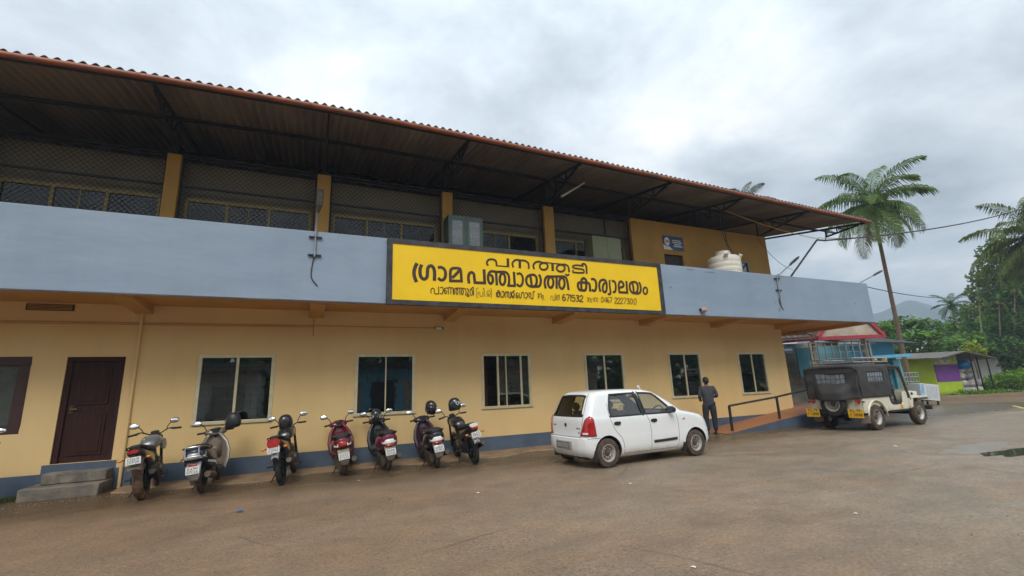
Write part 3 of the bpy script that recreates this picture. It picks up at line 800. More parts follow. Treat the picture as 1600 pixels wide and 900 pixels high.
# ------------------------------------------------------------ the yellow name board, painted lettering stroke by stroke (x, z on the board, metres)
SIGN = [(0.084,[(2.193,4.458),(2.142,4.339),(2.123,4.224),(2.139,4.118),(2.183,4.008)]),(0.081,[(2.301,4.432),(2.266,4.342),(2.26,4.247),(2.276,4.154),(2.326,4.097),(2.378,4.097),(2.424,4.15),(2.433,4.259),(2.441,4.354),(2.484,4.409),(2.537,4.413),(2.584,4.351),(2.6,4.243),(2.594,4.064)]),(0.074,[(2.678,4.383),(2.753,4.401),(2.828,4.362),(2.862,4.275),(2.85,4.164),(2.799,4.1),(2.738,4.096),(2.684,4.14)]),(0.071,[(2.98,4.049),(2.979,4.311),(3.028,4.39),(3.112,4.406),(3.196,4.403),(3.235,4.342),(3.25,4.065)]),(0.071,[(2.977,4.086),(3.276,4.099)]),(0.072,[(3.019,4.161),(3.096,4.235),(3.174,4.324),(3.189,4.367)]),(0.072,[(3.437,4.049),(3.421,4.187),(3.444,4.287),(3.502,4.33),(3.559,4.295),(3.571,4.197),(3.583,4.078)]),(0.073,[(3.552,4.079),(3.86,4.088)]),(0.075,[(3.825,4.43),(3.835,4.055)]),(0.067,[(4.144,4.385),(4.017,4.39),(3.943,4.321),(3.925,4.205),(3.949,4.107),(3.995,4.081),(4.041,4.134),(4.046,4.227),(4.014,4.29),(3.966,4.279)]),(0.067,[(4.139,4.385),(4.149,4.045)]),(0.067,[(4.129,4.379),(4.288,4.398),(4.41,4.389),(4.473,4.313),(4.483,4.197),(4.466,4.058)]),(0.067,[(4.315,4.357),(4.35,4.335),(4.373,4.28),(4.377,4.206),(4.362,4.135),(4.331,4.084),(4.294,4.068),(4.259,4.09),(4.236,4.145),(4.232,4.218),(4.247,4.289),(4.277,4.34),(4.315,4.357)]),(0.066,[(4.42,4.056),(4.656,4.062)]),(0.068,[(4.621,4.425),(4.632,4.043)]),(0.062,[(4.696,4.369),(4.784,4.389),(4.844,4.337),(4.863,4.235),(4.834,4.116),(4.776,4.062),(4.719,4.077),(4.696,4.123)]),(0.068,[(5.103,4.378),(4.994,4.326),(4.954,4.226),(4.978,4.121),(5.057,4.073),(5.183,4.071),(5.31,4.091),(5.36,4.18),(5.367,4.297),(5.324,4.402)]),(0.068,[(5.067,4.367),(5.089,4.235),(5.1,4.075)]),(0.068,[(5.083,4.368),(5.18,4.38),(5.245,4.316),(5.247,4.191),(5.203,4.099),(5.115,4.064)]),(0.067,[(5.499,4.04),(5.475,4.186),(5.504,4.305),(5.574,4.37)]),(0.068,[(5.543,4.362),(5.836,4.378),(6.082,4.385),(6.153,4.273),(6.174,4.035)]),(0.068,[(5.668,4.354),(5.706,4.332),(5.73,4.278),(5.733,4.206),(5.715,4.136),(5.68,4.086),(5.639,4.07),(5.601,4.092),(5.577,4.145),(5.574,4.217),(5.592,4.287),(5.627,4.337),(5.668,4.354)]),(0.068,[(5.836,4.378),(5.819,4.047)]),(0.069,[(6,4.355),(6.038,4.333),(6.062,4.276),(6.065,4.202),(6.045,4.129),(6.009,4.077),(5.967,4.061),(5.928,4.083),(5.905,4.139),(5.902,4.213),(5.921,4.286),(5.957,4.338),(6,4.355)]),(0.049,[(6.11,4.472),(6.154,4.427),(6.228,4.465)]),(0.072,[(6.578,4.051),(6.575,4.167),(6.585,4.276),(6.616,4.357),(6.678,4.384),(6.732,4.348),(6.758,4.271)]),(0.072,[(6.579,4.268),(6.497,4.248),(6.469,4.161),(6.497,4.073),(6.56,4.045)]),(0.072,[(6.516,4.257),(6.802,4.261),(6.844,4.166),(6.838,4.029)]),(0.073,[(6.73,4.262),(6.732,4.16),(6.695,4.065),(6.622,4.048),(6.561,4.058)]),(0.07,[(6.898,4.371),(6.994,4.38),(7.051,4.305),(7.048,4.178),(7.012,4.081),(6.955,4.053),(6.898,4.088)]),(0.067,[(7.172,4.039),(7.148,4.183),(7.175,4.312),(7.251,4.372),(7.345,4.378),(7.394,4.309),(7.389,4.165),(7.36,4.068),(7.301,4.033),(7.259,4.079),(7.261,4.174),(7.295,4.255),(7.357,4.307)]),(0.059,[(7.51,4.393),(7.493,4.267),(7.499,4.139),(7.5,4.027),(7.464,3.981),(7.404,3.999)]),(0.065,[(7.574,4.368),(7.664,4.354),(7.696,4.262),(7.682,4.133),(7.641,4.059),(7.575,4.055)]),(0.068,[(7.801,4.035),(7.794,4.22),(7.826,4.335),(7.892,4.371),(7.953,4.326),(7.954,4.237),(7.828,4.189)]),(0.068,[(7.769,4.057),(8.094,4.062)]),(0.07,[(8.074,4.396),(8.067,4.032)]),(0.067,[(8.289,4.382),(8.193,4.324),(8.17,4.208),(8.206,4.096),(8.309,4.057),(8.459,4.059),(8.538,4.129),(8.556,4.279),(8.514,4.393)]),(0.067,[(8.268,4.375),(8.293,4.248),(8.294,4.059)]),(0.067,[(8.278,4.375),(8.389,4.382),(8.451,4.323),(8.445,4.19),(8.393,4.089),(8.299,4.051)]),(0.057,[(8.726,4.247),(8.76,4.232),(8.78,4.195),(8.781,4.146),(8.762,4.098),(8.729,4.064),(8.69,4.053),(8.656,4.067),(8.636,4.104),(8.635,4.152),(8.654,4.2),(8.687,4.235),(8.726,4.247)]),(0.05,[(3.936,4.53),(3.901,4.593),(3.947,4.677),(4.055,4.7),(4.143,4.666),(4.157,4.542)]),(0.052,[(4.808,4.732),(4.936,4.735),(5.035,4.673),(5.04,4.529)]),(0.051,[(4.611,4.534),(4.589,4.638),(4.662,4.726),(4.75,4.742),(4.818,4.733)]),(0.052,[(5.199,4.531),(5.174,4.628),(5.254,4.723),(5.397,4.748)]),(0.054,[(6.072,4.73),(6.204,4.686),(6.23,4.519)]),(0.031,[(4.133,4.545),(4.5,4.546)]),(0.032,[(5.275,4.734),(5.539,4.734),(5.787,4.727),(6.083,4.729)]),(0.07,[(4.467,4.759),(4.466,4.53)]),(0.07,[(4.798,4.731),(4.789,4.529)]),(0.073,[(5.737,4.727),(5.734,4.522)]),(0.053,[(5.49,4.723),(5.547,4.711),(5.585,4.677),(5.594,4.63),(5.571,4.582),(5.522,4.547),(5.461,4.533),(5.404,4.545),(5.366,4.579),(5.358,4.626),(5.38,4.673),(5.429,4.709),(5.49,4.723)]),(0.054,[(5.995,4.712),(6.054,4.701),(6.094,4.666),(6.102,4.618),(6.078,4.57),(6.027,4.534),(5.964,4.52),(5.905,4.532),(5.866,4.566),(5.857,4.614),(5.881,4.662),(5.932,4.698),(5.995,4.712)]),(0.047,[(6.691,4.719),(6.516,4.737),(6.372,4.71),(6.361,4.655),(6.508,4.639),(6.671,4.624),(6.68,4.543),(6.498,4.526),(6.325,4.53)]),(0.047,[(6.33,4.588),(6.36,4.559)]),(0.057,[(6.632,4.761),(6.719,4.79),(6.779,4.72),(6.773,4.514)]),(0.021,[(2.52,3.768),(2.512,3.843),(2.547,3.889),(2.591,3.865),(2.6,3.767),(2.7,3.763)]),(0.022,[(2.693,3.933),(2.696,3.763)]),(0.022,[(2.725,3.912),(2.789,3.92),(2.799,3.84),(2.77,3.766),(2.725,3.782)]),(0.022,[(2.925,3.912),(2.843,3.9),(2.826,3.823),(2.854,3.771),(2.88,3.826),(2.842,3.856)]),(0.022,[(2.923,3.765),(2.925,3.912),(2.98,3.915),(2.982,3.768)]),(0.022,[(2.98,3.915),(3.035,3.914),(3.044,3.762)]),(0.022,[(3.072,3.77),(3.066,3.89),(3.109,3.92),(3.201,3.925),(3.323,3.922),(3.354,3.85),(3.343,3.754)]),(0.022,[(3.134,3.905),(3.15,3.883),(3.155,3.835),(3.147,3.79),(3.129,3.773),(3.113,3.795),(3.108,3.842),(3.116,3.888),(3.134,3.905)]),(0.022,[(3.201,3.925),(3.203,3.769)]),(0.022,[(3.266,3.903),(3.283,3.881),(3.288,3.833),(3.279,3.787),(3.261,3.771),(3.244,3.792),(3.239,3.84),(3.248,3.886),(3.266,3.903)]),(0.022,[(3.37,3.925),(3.411,3.905),(3.406,3.835),(3.377,3.76),(3.404,3.732),(3.428,3.762),(3.377,3.796)]),(0.022,[(3.462,3.76),(3.454,3.874),(3.484,3.922),(3.513,3.858),(3.504,3.78),(3.481,3.768)]),(0.022,[(3.491,3.922),(3.538,3.962),(3.543,3.764)]),(0.011,[(3.661,3.952),(3.622,3.929),(3.617,3.743),(3.655,3.727)]),(0.011,[(3.652,3.769),(3.654,3.829),(3.683,3.858),(3.702,3.831),(3.706,3.76),(3.781,3.76)]),(0.011,[(3.775,3.872),(3.778,3.76)]),(0.011,[(3.938,3.905),(3.888,3.878),(3.882,3.802),(3.904,3.766),(3.929,3.814),(3.891,3.831)]),(0.011,[(3.938,3.905),(3.97,3.863),(3.954,3.778),(3.914,3.767)]),(0.011,[(3.975,3.948),(4,3.94),(3.994,3.761),(3.978,3.728)]),(0.015,[(3.783,3.943),(3.808,3.945),(3.811,3.762)]),(0.015,[(3.838,3.77),(3.846,3.76)]),(0.023,[(4.16,3.765),(4.158,3.82),(4.159,3.872),(4.169,3.91),(4.188,3.922),(4.206,3.904),(4.216,3.867)]),(0.023,[(4.158,3.868),(4.131,3.859),(4.123,3.818),(4.133,3.776),(4.154,3.762)]),(0.023,[(4.137,3.863),(4.23,3.862),(4.244,3.817),(4.244,3.752)]),(0.023,[(4.207,3.863),(4.208,3.815),(4.198,3.77),(4.174,3.763),(4.154,3.768)]),(0.023,[(4.266,3.897),(4.316,3.9),(4.326,3.824),(4.291,3.752),(4.261,3.772)]),(0.023,[(4.357,3.753),(4.355,3.854),(4.381,3.901),(4.41,3.866),(4.41,3.758)]),(0.023,[(4.41,3.866),(4.436,3.904),(4.459,3.865),(4.454,3.783),(4.475,3.749),(4.505,3.785),(4.51,3.91)]),(0.023,[(4.537,3.763),(4.533,3.872),(4.571,3.903),(4.602,3.847),(4.586,3.76),(4.561,3.768),(4.568,3.817)]),(0.023,[(4.577,3.904),(4.614,3.948)]),(0.023,[(4.711,3.881),(4.663,3.875),(4.649,3.801),(4.678,3.753),(4.705,3.804),(4.66,3.821)]),(0.023,[(4.746,3.883),(4.732,3.805),(4.761,3.756),(4.795,3.808),(4.803,3.886),(4.852,3.908),(4.872,3.851),(4.868,3.759)]),(0.023,[(4.904,3.891),(4.957,3.894),(4.966,3.826),(4.929,3.762),(4.898,3.78)]),(0.023,[(5.016,3.766),(5.004,3.867),(5.031,3.907),(5.063,3.87),(5.058,3.772),(5.113,3.767),(5.129,3.902)]),(0.024,[(5.114,3.937),(5.148,3.927),(5.167,3.963)]),(0.014,[(5.244,3.879),(5.313,3.882),(5.296,3.812),(5.244,3.802)]),(0.014,[(5.278,3.91),(5.263,3.762)]),(0.014,[(5.327,3.888),(5.354,3.904),(5.352,3.764)]),(0.014,[(5.379,3.783),(5.379,3.855),(5.411,3.847),(5.409,3.774),(5.38,3.733)]),(0.014,[(5.436,3.752),(5.453,3.746)]),(0.012,[(5.624,3.743),(5.625,3.826),(5.661,3.855),(5.688,3.812),(5.69,3.749),(5.747,3.748)]),(0.013,[(5.746,3.877),(5.745,3.748)]),(0.013,[(5.768,3.912),(5.78,3.902),(5.773,3.749)]),(0.013,[(5.803,3.751),(5.811,3.867),(5.84,3.854),(5.833,3.752)]),(0.013,[(5.84,3.854),(5.873,3.892),(5.888,3.871),(5.874,3.763)]),(0.024,[(6.051,3.91),(6.001,3.894),(5.97,3.807),(5.994,3.75),(6.044,3.763),(6.058,3.814),(6.017,3.841),(5.974,3.807)]),(0.024,[(6.083,3.904),(6.175,3.905),(6.11,3.741)]),(0.024,[(6.197,3.886),(6.229,3.905),(6.212,3.741)]),(0.024,[(6.349,3.898),(6.276,3.902),(6.259,3.838),(6.329,3.841),(6.351,3.796),(6.316,3.746),(6.244,3.754)]),(0.024,[(6.384,3.895),(6.459,3.898),(6.469,3.866),(6.412,3.83),(6.466,3.807),(6.458,3.759),(6.376,3.75)]),(0.024,[(6.498,3.863),(6.533,3.904),(6.589,3.89),(6.576,3.834),(6.488,3.746),(6.594,3.747)]),(0.013,[(6.713,3.859),(6.755,3.851),(6.743,3.759),(6.712,3.772)]),(0.013,[(6.774,3.747),(6.782,3.843),(6.825,3.845),(6.817,3.752),(6.86,3.751),(6.869,3.847)]),(0.013,[(6.901,3.849),(6.934,3.85),(6.927,3.753)]),(0.013,[(6.957,3.755),(6.967,3.861),(7.011,3.863),(7.003,3.757)]),(0.013,[(7.044,3.758),(7.051,3.874)]),(0.013,[(7.088,3.851),(7.091,3.839)]),(0.013,[(7.08,3.767),(7.083,3.756)]),(0.016,[(7.213,3.9),(7.23,3.883),(7.237,3.844),(7.231,3.798),(7.215,3.762),(7.194,3.75),(7.177,3.766),(7.17,3.805),(7.176,3.852),(7.192,3.888),(7.213,3.9)]),(0.016,[(7.334,3.761),(7.338,3.891),(7.267,3.798),(7.355,3.796)]),(0.016,[(7.426,3.901),(7.38,3.87),(7.365,3.785),(7.395,3.752),(7.428,3.788),(7.402,3.822),(7.371,3.802)]),(0.016,[(7.454,3.893),(7.523,3.892),(7.464,3.748)]),(0.016,[(7.607,3.852),(7.646,3.901),(7.692,3.884),(7.672,3.826),(7.6,3.746),(7.688,3.745)]),(0.016,[(7.702,3.851),(7.741,3.9),(7.787,3.883),(7.767,3.825),(7.695,3.744),(7.783,3.744)]),(0.016,[(7.797,3.849),(7.837,3.899),(7.883,3.882),(7.863,3.823),(7.79,3.742),(7.879,3.742)]),(0.016,[(7.903,3.894),(8.002,3.895),(7.918,3.738)]),(0.017,[(8.023,3.888),(8.106,3.888),(8.051,3.829),(8.103,3.803),(8.081,3.748),(8.007,3.751)]),(0.017,[(8.185,3.897),(8.204,3.88),(8.212,3.839),(8.204,3.792),(8.185,3.754),(8.161,3.742),(8.142,3.759),(8.134,3.799),(8.141,3.847),(8.161,3.884),(8.185,3.897)]),(0.017,[(8.312,3.901),(8.335,3.883),(8.343,3.84),(8.335,3.79),(8.314,3.75),(8.287,3.737),(8.265,3.755),(8.256,3.797),(8.264,3.848),(8.285,3.887),(8.312,3.901)])]
sg = thing('name_board', 'long yellow name board with brown Malayalam lettering and dark frame on the parapet', 'sign', (0,0,0))
yel = mat('sign_yellow', (.88,.57,.003), .45, 0, .04, 1.5)
MB().bx(1.60, 9.27, -1.602, -1.55, 3.555, 4.905).build('panel', yel, sg, smooth=0)
m = MB()
for r in ((1.52,9.36,4.885,5.0),(1.52,9.36,3.475,3.585)): m.bx(r[0], r[1], -1.62, -1.525, r[2], r[3])
for r in ((1.52,1.64,3.585,4.885),(9.22,9.36,3.585,4.885)): m.bx(r[0], r[1], -1.62, -1.525, r[2], r[3])
m.build('frame', mat('frame_black', (.035,.036,.042), .65, 0, .5, 6, bump=.2), sg, bevel=.004)
letter = mat('sign_lettering', (.045,.022,.012), .6, 0, .2, 4)
def ribbons(strokes, y0, dirn=-1, dy=.00025):
    m = MB()
    for i, (w, pts) in enumerate(strokes):
        P = cr_path([(a, 0, b) for a, b in pts], 4)
        n = len(P); vs = []
        closed = len(P) > 6 and (P[0]-P[-1]).length < .3*w+.02
        for k in range(n):
            t = (P[min(k+1,n-1)]-P[max(k-1,0)])
            if closed and k in (0, n-1): t = P[1]-P[-2]
            t.normalize()
            nrm = Vector((-t.z, 0, t.x))*(w/2)
            y = y0+dirn*(i*dy+k*.00001)
            vs += [(P[k].x+nrm.x, y, P[k].z+nrm.z), (P[k].x-nrm.x, y, P[k].z-nrm.z)]
        m.add(vs, [(2*k, 2*k+1, 2*k+3, 2*k+2) for k in range(n-1)])
    return m
ribbons(SIGN, -1.6035, -1, .00012).build('lettering', letter, sg, smooth=0, weld=False)

# ------------------------------------------------------------ things on the building: lamps, tank, cabinets, poster, camera, cables
led = mat('led_cover', (.5,.5,.48), .3)
lampbody = mat('lamp_body', (.06,.062,.068), .45, .4, .2, 8)
mat('lamp_lens', (.09,.09,.085), .25, 0, .5, 40)
def street_lamp(label, pts, head_dir, sc=1.0, clamps=True):
    t = thing('street_lamp', label, 'lamp', group='lamps along the parapet')
    MB().tube(cr_path(pts, 5), .021, 10).build('arm', mat('lamp_pipe', (.27,.28,.30), .45, .4, .2, 8), t)
    if clamps:
        m = MB()
        for z in (4.88, 4.48): m.bx(pts[0][0]-.13, pts[0][0]+.13, -1.575, -1.52, z-.012, z+.012)
        m.build('clamp', dark_steel, t, smooth=0)
        q = Vector(pts[0])
        MB().tube(cr_path([(q.x,-1.54,q.z+.05),(q.x-.04,-1.535,4.2),(q.x-.03,-1.535,3.98),(q.x+.09,-1.535,3.82)], 5), .012, 6).build('cable', lampbody, t)
    p = Vector(pts[-1]); d = Vector(head_dir).normalized()
    sd = d.cross(Vector((0,0,1))).normalized(); up = sd.cross(d)
    M = Matrix(((d.x, sd.x, up.x, p.x),(d.y, sd.y, up.y, p.y),(d.z, sd.z, up.z, p.z),(0,0,0,1)))
    m = MB().sl([(-.04,0,0,.03,.03),(.05,0,.005,.05,.035),(.14,0,.01,.075,.032),(.40,0,.01,.07,.022),(.46,0,.005,.05,.012)], 16, 3, M)
    h = m.build('lamp_head', lampbody, t)
    MB().bx(.12,.40,-.055,.055,-.03,-.018, M).build('lens', _M['lamp_lens'], h, bevel=.004)
    return t
street_lamp('small street lamp on a white pipe clamped to the parapet left of the yellow board', [(.03,-1.56,4.44),(.03,-1.56,5.0),(.04,-1.62,5.25),(.055,-1.72,5.42)], (.05,-.35,.8))
street_lamp('slanting street lamp on the parapet between the stair room and the bent pole', [(14.45,-1.56,3.95),(14.45,-1.56,4.9),(14.6,-1.6,5.05),(14.98,-1.75,5.36)], (.8,-.25,.65))
street_lamp('street lamp leaning out over the right end of the parapet', [(19.2,-1.46,5.0),(19.3,-1.5,5.06),(19.95,-1.65,5.34)], (.85,-.2,.4), clamps=False)
# bent service pole and the thick cable it carries
t = thing('service_pole', 'bent grey steel service pole standing on the parapet and carrying the cable', 'pole')
tip = Vector((17.2,-1.45,6.57))
MB().tube([(15.2,-1.45,4.90),(15.32,-1.45,5.02),(17.1,-1.45,6.5),tip,(17.6,-1.47,6.58)], .032, 10).build('pipe', dark_steel, t)
def sag(a, b, s, n=16): 
    a, b = Vector(a), Vector(b)
    return [a.lerp(b, i/n)-Vector((0,0,s*4*(i/n)*(1-i/n))) for i in range(n+1)]
far = Vector((44,.4,12.3))
tag(MB().tube(sag((17.6,-1.47,6.58), far, .35), .03, 6).build('service_cable', mat('cable_black', (.03,.04,.035), .6)), 'thick dark cable running from the bent pole out over the road', 'cable')
yrope = mat('yellow_rope', (.55,.33,.04), .7)
tag(MB().tube(sag((12.9,-1.0,7.45),(17.25,-1.45,6.62),.12)+sag((17.3,-1.45,6.66),(24.2,-.98,7.72),.10), .012, 5).build('rope', yrope), 'yellow rope strung from the roof truss to the bent pole and along the cable', 'rope')
tag(MB().tube(sag((19.6,-1.2,5.05),(52,6,8.3),.7), .018, 5).build('electric_wire', _M['cable_black']), 'thin wire from the right end of the parapet towards the trees', 'wire')
tag(MB().tube(sag((15.3,-.4,6.9),(15.5,-1.45,5.3),.25), .008, 5).build('loose_wire', _M['cable_black']), 'thin loose wire dangling between the roof end and the bent pole', 'wire')
# floodlight on the board's right
t = thing('floodlight', 'small floodlight on the parapet just right of the yellow board', 'floodlight', (10.86,-1.54,3.66))
MB().bx(-.09,.09,-.10,-.02,-.07,.06, rotm(x=-25)).build('housing', mat('flood_housing', (.45,.40,.38), .4, .3, .2, 8), t, bevel=.01)
MB().bx(-.075,.075,-.115,-.102,-.055,.045, rotm(x=-25)).build('lens', mat('flood_lens', (.5,.2,.12), .2), t, bevel=.004)
m = MB(); m.bx(-.10,-.094,-.07,.02,-.02,.05); m.bx(.094,.10,-.07,.02,-.02,.05); m.bx(-.1,.1,.008,.02,.0,.06); m.build('bracket', dark_steel, t, smooth=0)
# cctv camera under the slab
t = thing('security_camera', 'small security camera at the end of the wiring under the yellow board', 'camera', (3.11,-.02,3.19))
MB().tube([(-.07,-.03,0),(.08,-.05,-.01)], .035, 12).build('body', white_plastic, t)
MB().tube([(.08,-.05,-.01),(.11,-.054,-.012)], .037, 12).build('lens_hood', black_plastic, t)
MB().bx(-.12,-.06,-.04,.02,-.03,.03).build('mount', soffit_m, t, bevel=.004)
# fluorescent tube hung under the eave
t = thing('tube_light', 'unlit tube light batten hanging slanted below the eave', 'tube light')
a, b = Vector((6.50,-1.0,6.96)), Vector((7.36,-1.0,7.55))
MB().bar(a, b, .045, .05).build('batten', mat('batten_cream', (.42,.34,.20), .6, 0, .2, 5), t, bevel=.004)
d = (b-a).normalized(); o_ = Vector((0,-.035,-.02))
MB().tube([a+d*.06+o_, b-d*.06+o_], .014, 10).build('tube', white_plastic, t)
m = MB(); m.tube([b,(7.3,-1.0,7.87)], .006, 5); m.tube([a,(6.5,-.9,7.82)], .006, 5); m.build('hanging_wire', black_metal, t)
# water tank on the balcony
tk_m = mat('tank_white', (.74,.71,.63), .45, 0, .08, 2, col2=(.66,.61,.50), bump=.05)
t = thing('water_tank', 'ribbed white plastic water tank behind the parapet beside the stair room', 'water tank', (12.98,-.76,3.72))
prof = [(.52,.0)]
z = .06
while z < 1.78:
    prof += [(.535,z),(.545,z+.03),(.545,z+.12),(.535,z+.15)]; z += .17
prof += [(.54,1.84),(.53,1.93),(.47,1.99),(.3,2.04),(.26,2.08),(.26,2.14),(.0,2.16)]
MB().lathe(prof, 40).build('shell', tk_m, t, smooth=50)
m = MB().lathe([(.2,2.145),(.24,2.15),(.24,2.2),(.1,2.23),(0,2.235)], 20); m.build('lid', tk_m, t)
m = MB(); m.tube([(.38,-.3,1.9),(.38,-.42,2.03)], .06, 12); m.tube([(-.35,-.45,1.95),(-.42,-.5,2.02)], .07, 10); m.build('pipe_fitting', white_plastic, t)
m = MB(); m.tube([(.38,-.2,2.0),(.42,.1,2.6),(.45,.2,3.9)], .014, 6); m.tube([(.3,-.1,2.1),(.32,.15,3.0),(.40,.3,3.9)], .012, 6); m.build('supply_pipe', dark_steel, t)
# steel cabinets on the balcony
gm = mat('cabinet_green', (.05,.08,.07), .45, .1, .15, 3)
t = thing('filing_cabinet', 'green steel cabinet with glass doors full of files above the yellow board', 'cabinet', (3.22,-.66,3.72))
m = MB(); w, dp, hh = .97, .5, 2.43
m.bx(0,w,.02,dp,0,.06); m.bx(0,w,.02,dp,hh-.06,hh); m.bx(0,.03,.02,dp,.06,hh-.06); m.bx(w-.03,w,.02,dp,.06,hh-.06); m.bx(.03,w-.03,dp-.02,dp,.06,hh-.06)
m.build('body', gm, t, bevel=.006)
for x0 in (.01, .49):
    m = MB()
    x1 = x0+.47
    for r in ((x0,x1,.02,.14),(x0,x1,hh-.14,hh-.02),(x0,x0+.09,.14,hh-.14),(x1-.09,x1,.14,hh-.14),(x0+.09,x1-.09,1.2,1.27)): m.bx(r[0], r[1], 0, .02, r[2], r[3])
    dr = m.build('door', gm, t, bevel=.004)
    MB().bx(x0+.09,x1-.09,.008,.012,.14,hh-.14).build('pane', glass('cabinet_glass', (.6,.64,.62), .05), dr, smooth=0)
m = MB()
for z in (.5,.95,1.4,1.85,2.15): m.bx(.03,w-.03,.05,dp-.03,z-.012,z)
m.build('shelf', gm, t, smooth=0)
fm = mat('files_mixed', (.38,.30,.24), .8, 0, .5, 7, island=.5)
m = MB()
for z in (1.4,1.85,2.15):
    x = .06
    while x < w-.2:
        ww = random.uniform(.16,.3); 
        for k in range(3):
            m.bx(x, x+ww, .06, .36, z+.02+k*.05, z+.06+k*.05, None)
        x += ww+.03
m.build('file_stack', fm, t, smooth=0, weld=False)
om = mat('cabinet_olive', (.115,.125,.07), .5, .1, .12, 3)
t = thing('steel_almirah', 'plain olive steel almirah on the balcony left of the stair room', 'cabinet', (7.75,-.62,3.72))
MB().bx(0,1.05,.02,.5,0,2.33).build('body', om, t, bevel=.012)
for x0 in (.015,.53): MB().bx(x0,x0+.505,0,.02,.05,2.29).build('door', om, t, bevel=.006)
MB().bx(.50,.515,-.02,0,1.1,1.25).build('handle', chrome, t, bevel=.003)
t = thing('water_bottle', 'small clear bottle standing on the ledge by the olive almirah', 'bottle', (8.83,-.95,5.1-1.38))
# stands on a stool hidden behind the parapet
MB().lathe([(.04,0),(.045,.02),(.045,1.52),(.02,1.60),(.018,1.64),(0,1.645)], 14).build('body', clear_lens, t)
bpy.data.objects.remove(t.children[0]); bpy.data.objects.remove(t)
# notice over the stair door
t = thing('poster', 'blue poster with a white bearded man and white text over the stair room door', 'poster', (11.08,-.014,6.09))
PW, PH = .93, .51
MB().bx(0,PW,0,.012,0,PH).build('sheet', mat('poster_blue', (.012,.05,.16), .35, 0, .15, 3), t, smooth=0)
def blob(name, cx, cz, rx, rz, y, mt, par, n=20, f=None):
    pts = [(cx+rx*math.cos(2*PI*k/n)*(1 if not f else f(k/n)), y, cz+rz*math.sin(2*PI*k/n)) for k in range(n)]
    return MB().add(pts, [tuple(range(n))]).build(name, mt, par, smooth=0)
wht = mat('poster_white', (.75,.74,.70), .5); skin_p = mat('poster_skin', (.50,.27,.17), .5)
m = MB().add([(0,-.001,0),(.44,-.001,0),(.34,-.001,.06),(.28,-.001,.12),(.10,-.001,.13),(0,-.001,.2)], [tuple(range(6))]); m.build('shirt', wht, t, smooth=0)
blob('hair', .185,.30,.115,.15,-.002,wht,t); blob('face', .19,.28,.078,.11,-.003,skin_p,t); blob('beard', .19,.20,.07,.06,-.004,wht,t); blob('hairline',.185,.40,.085,.045,-.0045,wht,t)
m = MB()
for r, (z, x0, x1) in enumerate(((.36,.42,.80),(.29,.42,.82),(.215,.50,.80),(.145,.46,.84))):
    x = x0
    while x < x1:
        w = random.uniform(.03,.07); m.bx(x, x+w, -.0015, 0, z-.02, z+.02); x += w+.014
m.build('lettering', wht, t, smooth=0)

# ------------------------------------------------------------ the white hatchback
def lerp(a, b, t): return a+(b-a)*t
CRINGS = [  # z, rear x, front x, half width, corner radii rear (x, y), front (x, y)
 (.17,-1.60,1.66,.640,.16,.22,.30,.34),
 (.22,-1.66,1.74,.690,.16,.22,.32,.36),
 (.32,-1.715,1.80,.728,.16,.24,.34,.38),
 (.46,-1.725,1.805,.738,.15,.24,.36,.40),
 (.555,-1.715,1.795,.739,.15,.22,.36,.40),
 (.575,-1.685,1.785,.738,.14,.20,.36,.40),
 (.66,-1.672,1.765,.738,.13,.18,.36,.40),
 (.76,-1.665,1.71,.737,.13,.18,.36,.38),
 (.84,-1.66,1.60,.733,.13,.18,.36,.34),
 (.89,-1.655,1.42,.727,.13,.18,.36,.30),
 (.93,-1.645,1.20,.718,.13,.18,.34,.26),
 (.965,-1.63,.99,.706,.13,.18,.30,.24),
 (1.05,-1.595,.85,.686,.13,.18,.26,.22),
 (1.18,-1.535,.64,.652,.13,.18,.24,.20),
 (1.30,-1.475,.44,.618,.14,.18,.24,.20),
 (1.385,-1.42,.28,.588,.16,.20,.26,.20),
 (1.43,-1.35,.13,.548,.20,.22,.30,.22),
 (1.455,-1.22,-.08,.485,.26,.26,.34,.26),
 (1.468,-1.0,-.30,.38,.3,.26,.3,.26)]
def cring(z):
    if z <= CRINGS[0][0]: return CRINGS[0]
    for i in range(len(CRINGS)-1):
        a, b = CRINGS[i], CRINGS[i+1]
        if z <= b[0]:
            t = (z-a[0])/(b[0]-a[0])
            return tuple(lerp(p, q, t) for p, q in zip(a, b))
    return CRINGS[-1]
def cw(x, z):                    # half width of the body at x, z
    _, xr, xf, w, a, b, c, d = cring(z)
    w *= 1-.035*max(0, (x-.3)/1.5)**2-.02*max(0, (-x-.6)/1.1)**2
    if x < xr+a: s = min(1, (xr+a-x)/a); return w-b+b*math.sqrt(max(0, 1-s*s))
    if x > xf-c: s = min(1, (x-xf+c)/c); return w-d+d*math.sqrt(max(0, 1-s*s))
    return w
def cx_rear(y, z):
    _, xr, xf, w, a, b, c, d = cring(z)
    w *= 1-.02*max(0, (1.5-.6)/1.1)**2
    y = abs(y); x = xr+.03*(y/w)**2
    if y > w-b: x += a-a*math.sqrt(max(0, 1-min(1, (y-w+b)/b)**2))
    return x
def cx_front(y, z):
    _, xr, xf, w, a, b, c, d = cring(z)
    w *= .97
    y = abs(y); x = xf-.05*(y/w)**2
    if y > w-d: x -= c-c*math.sqrt(max(0, 1-min(1, (y-w+d)/d)**2))
    return x
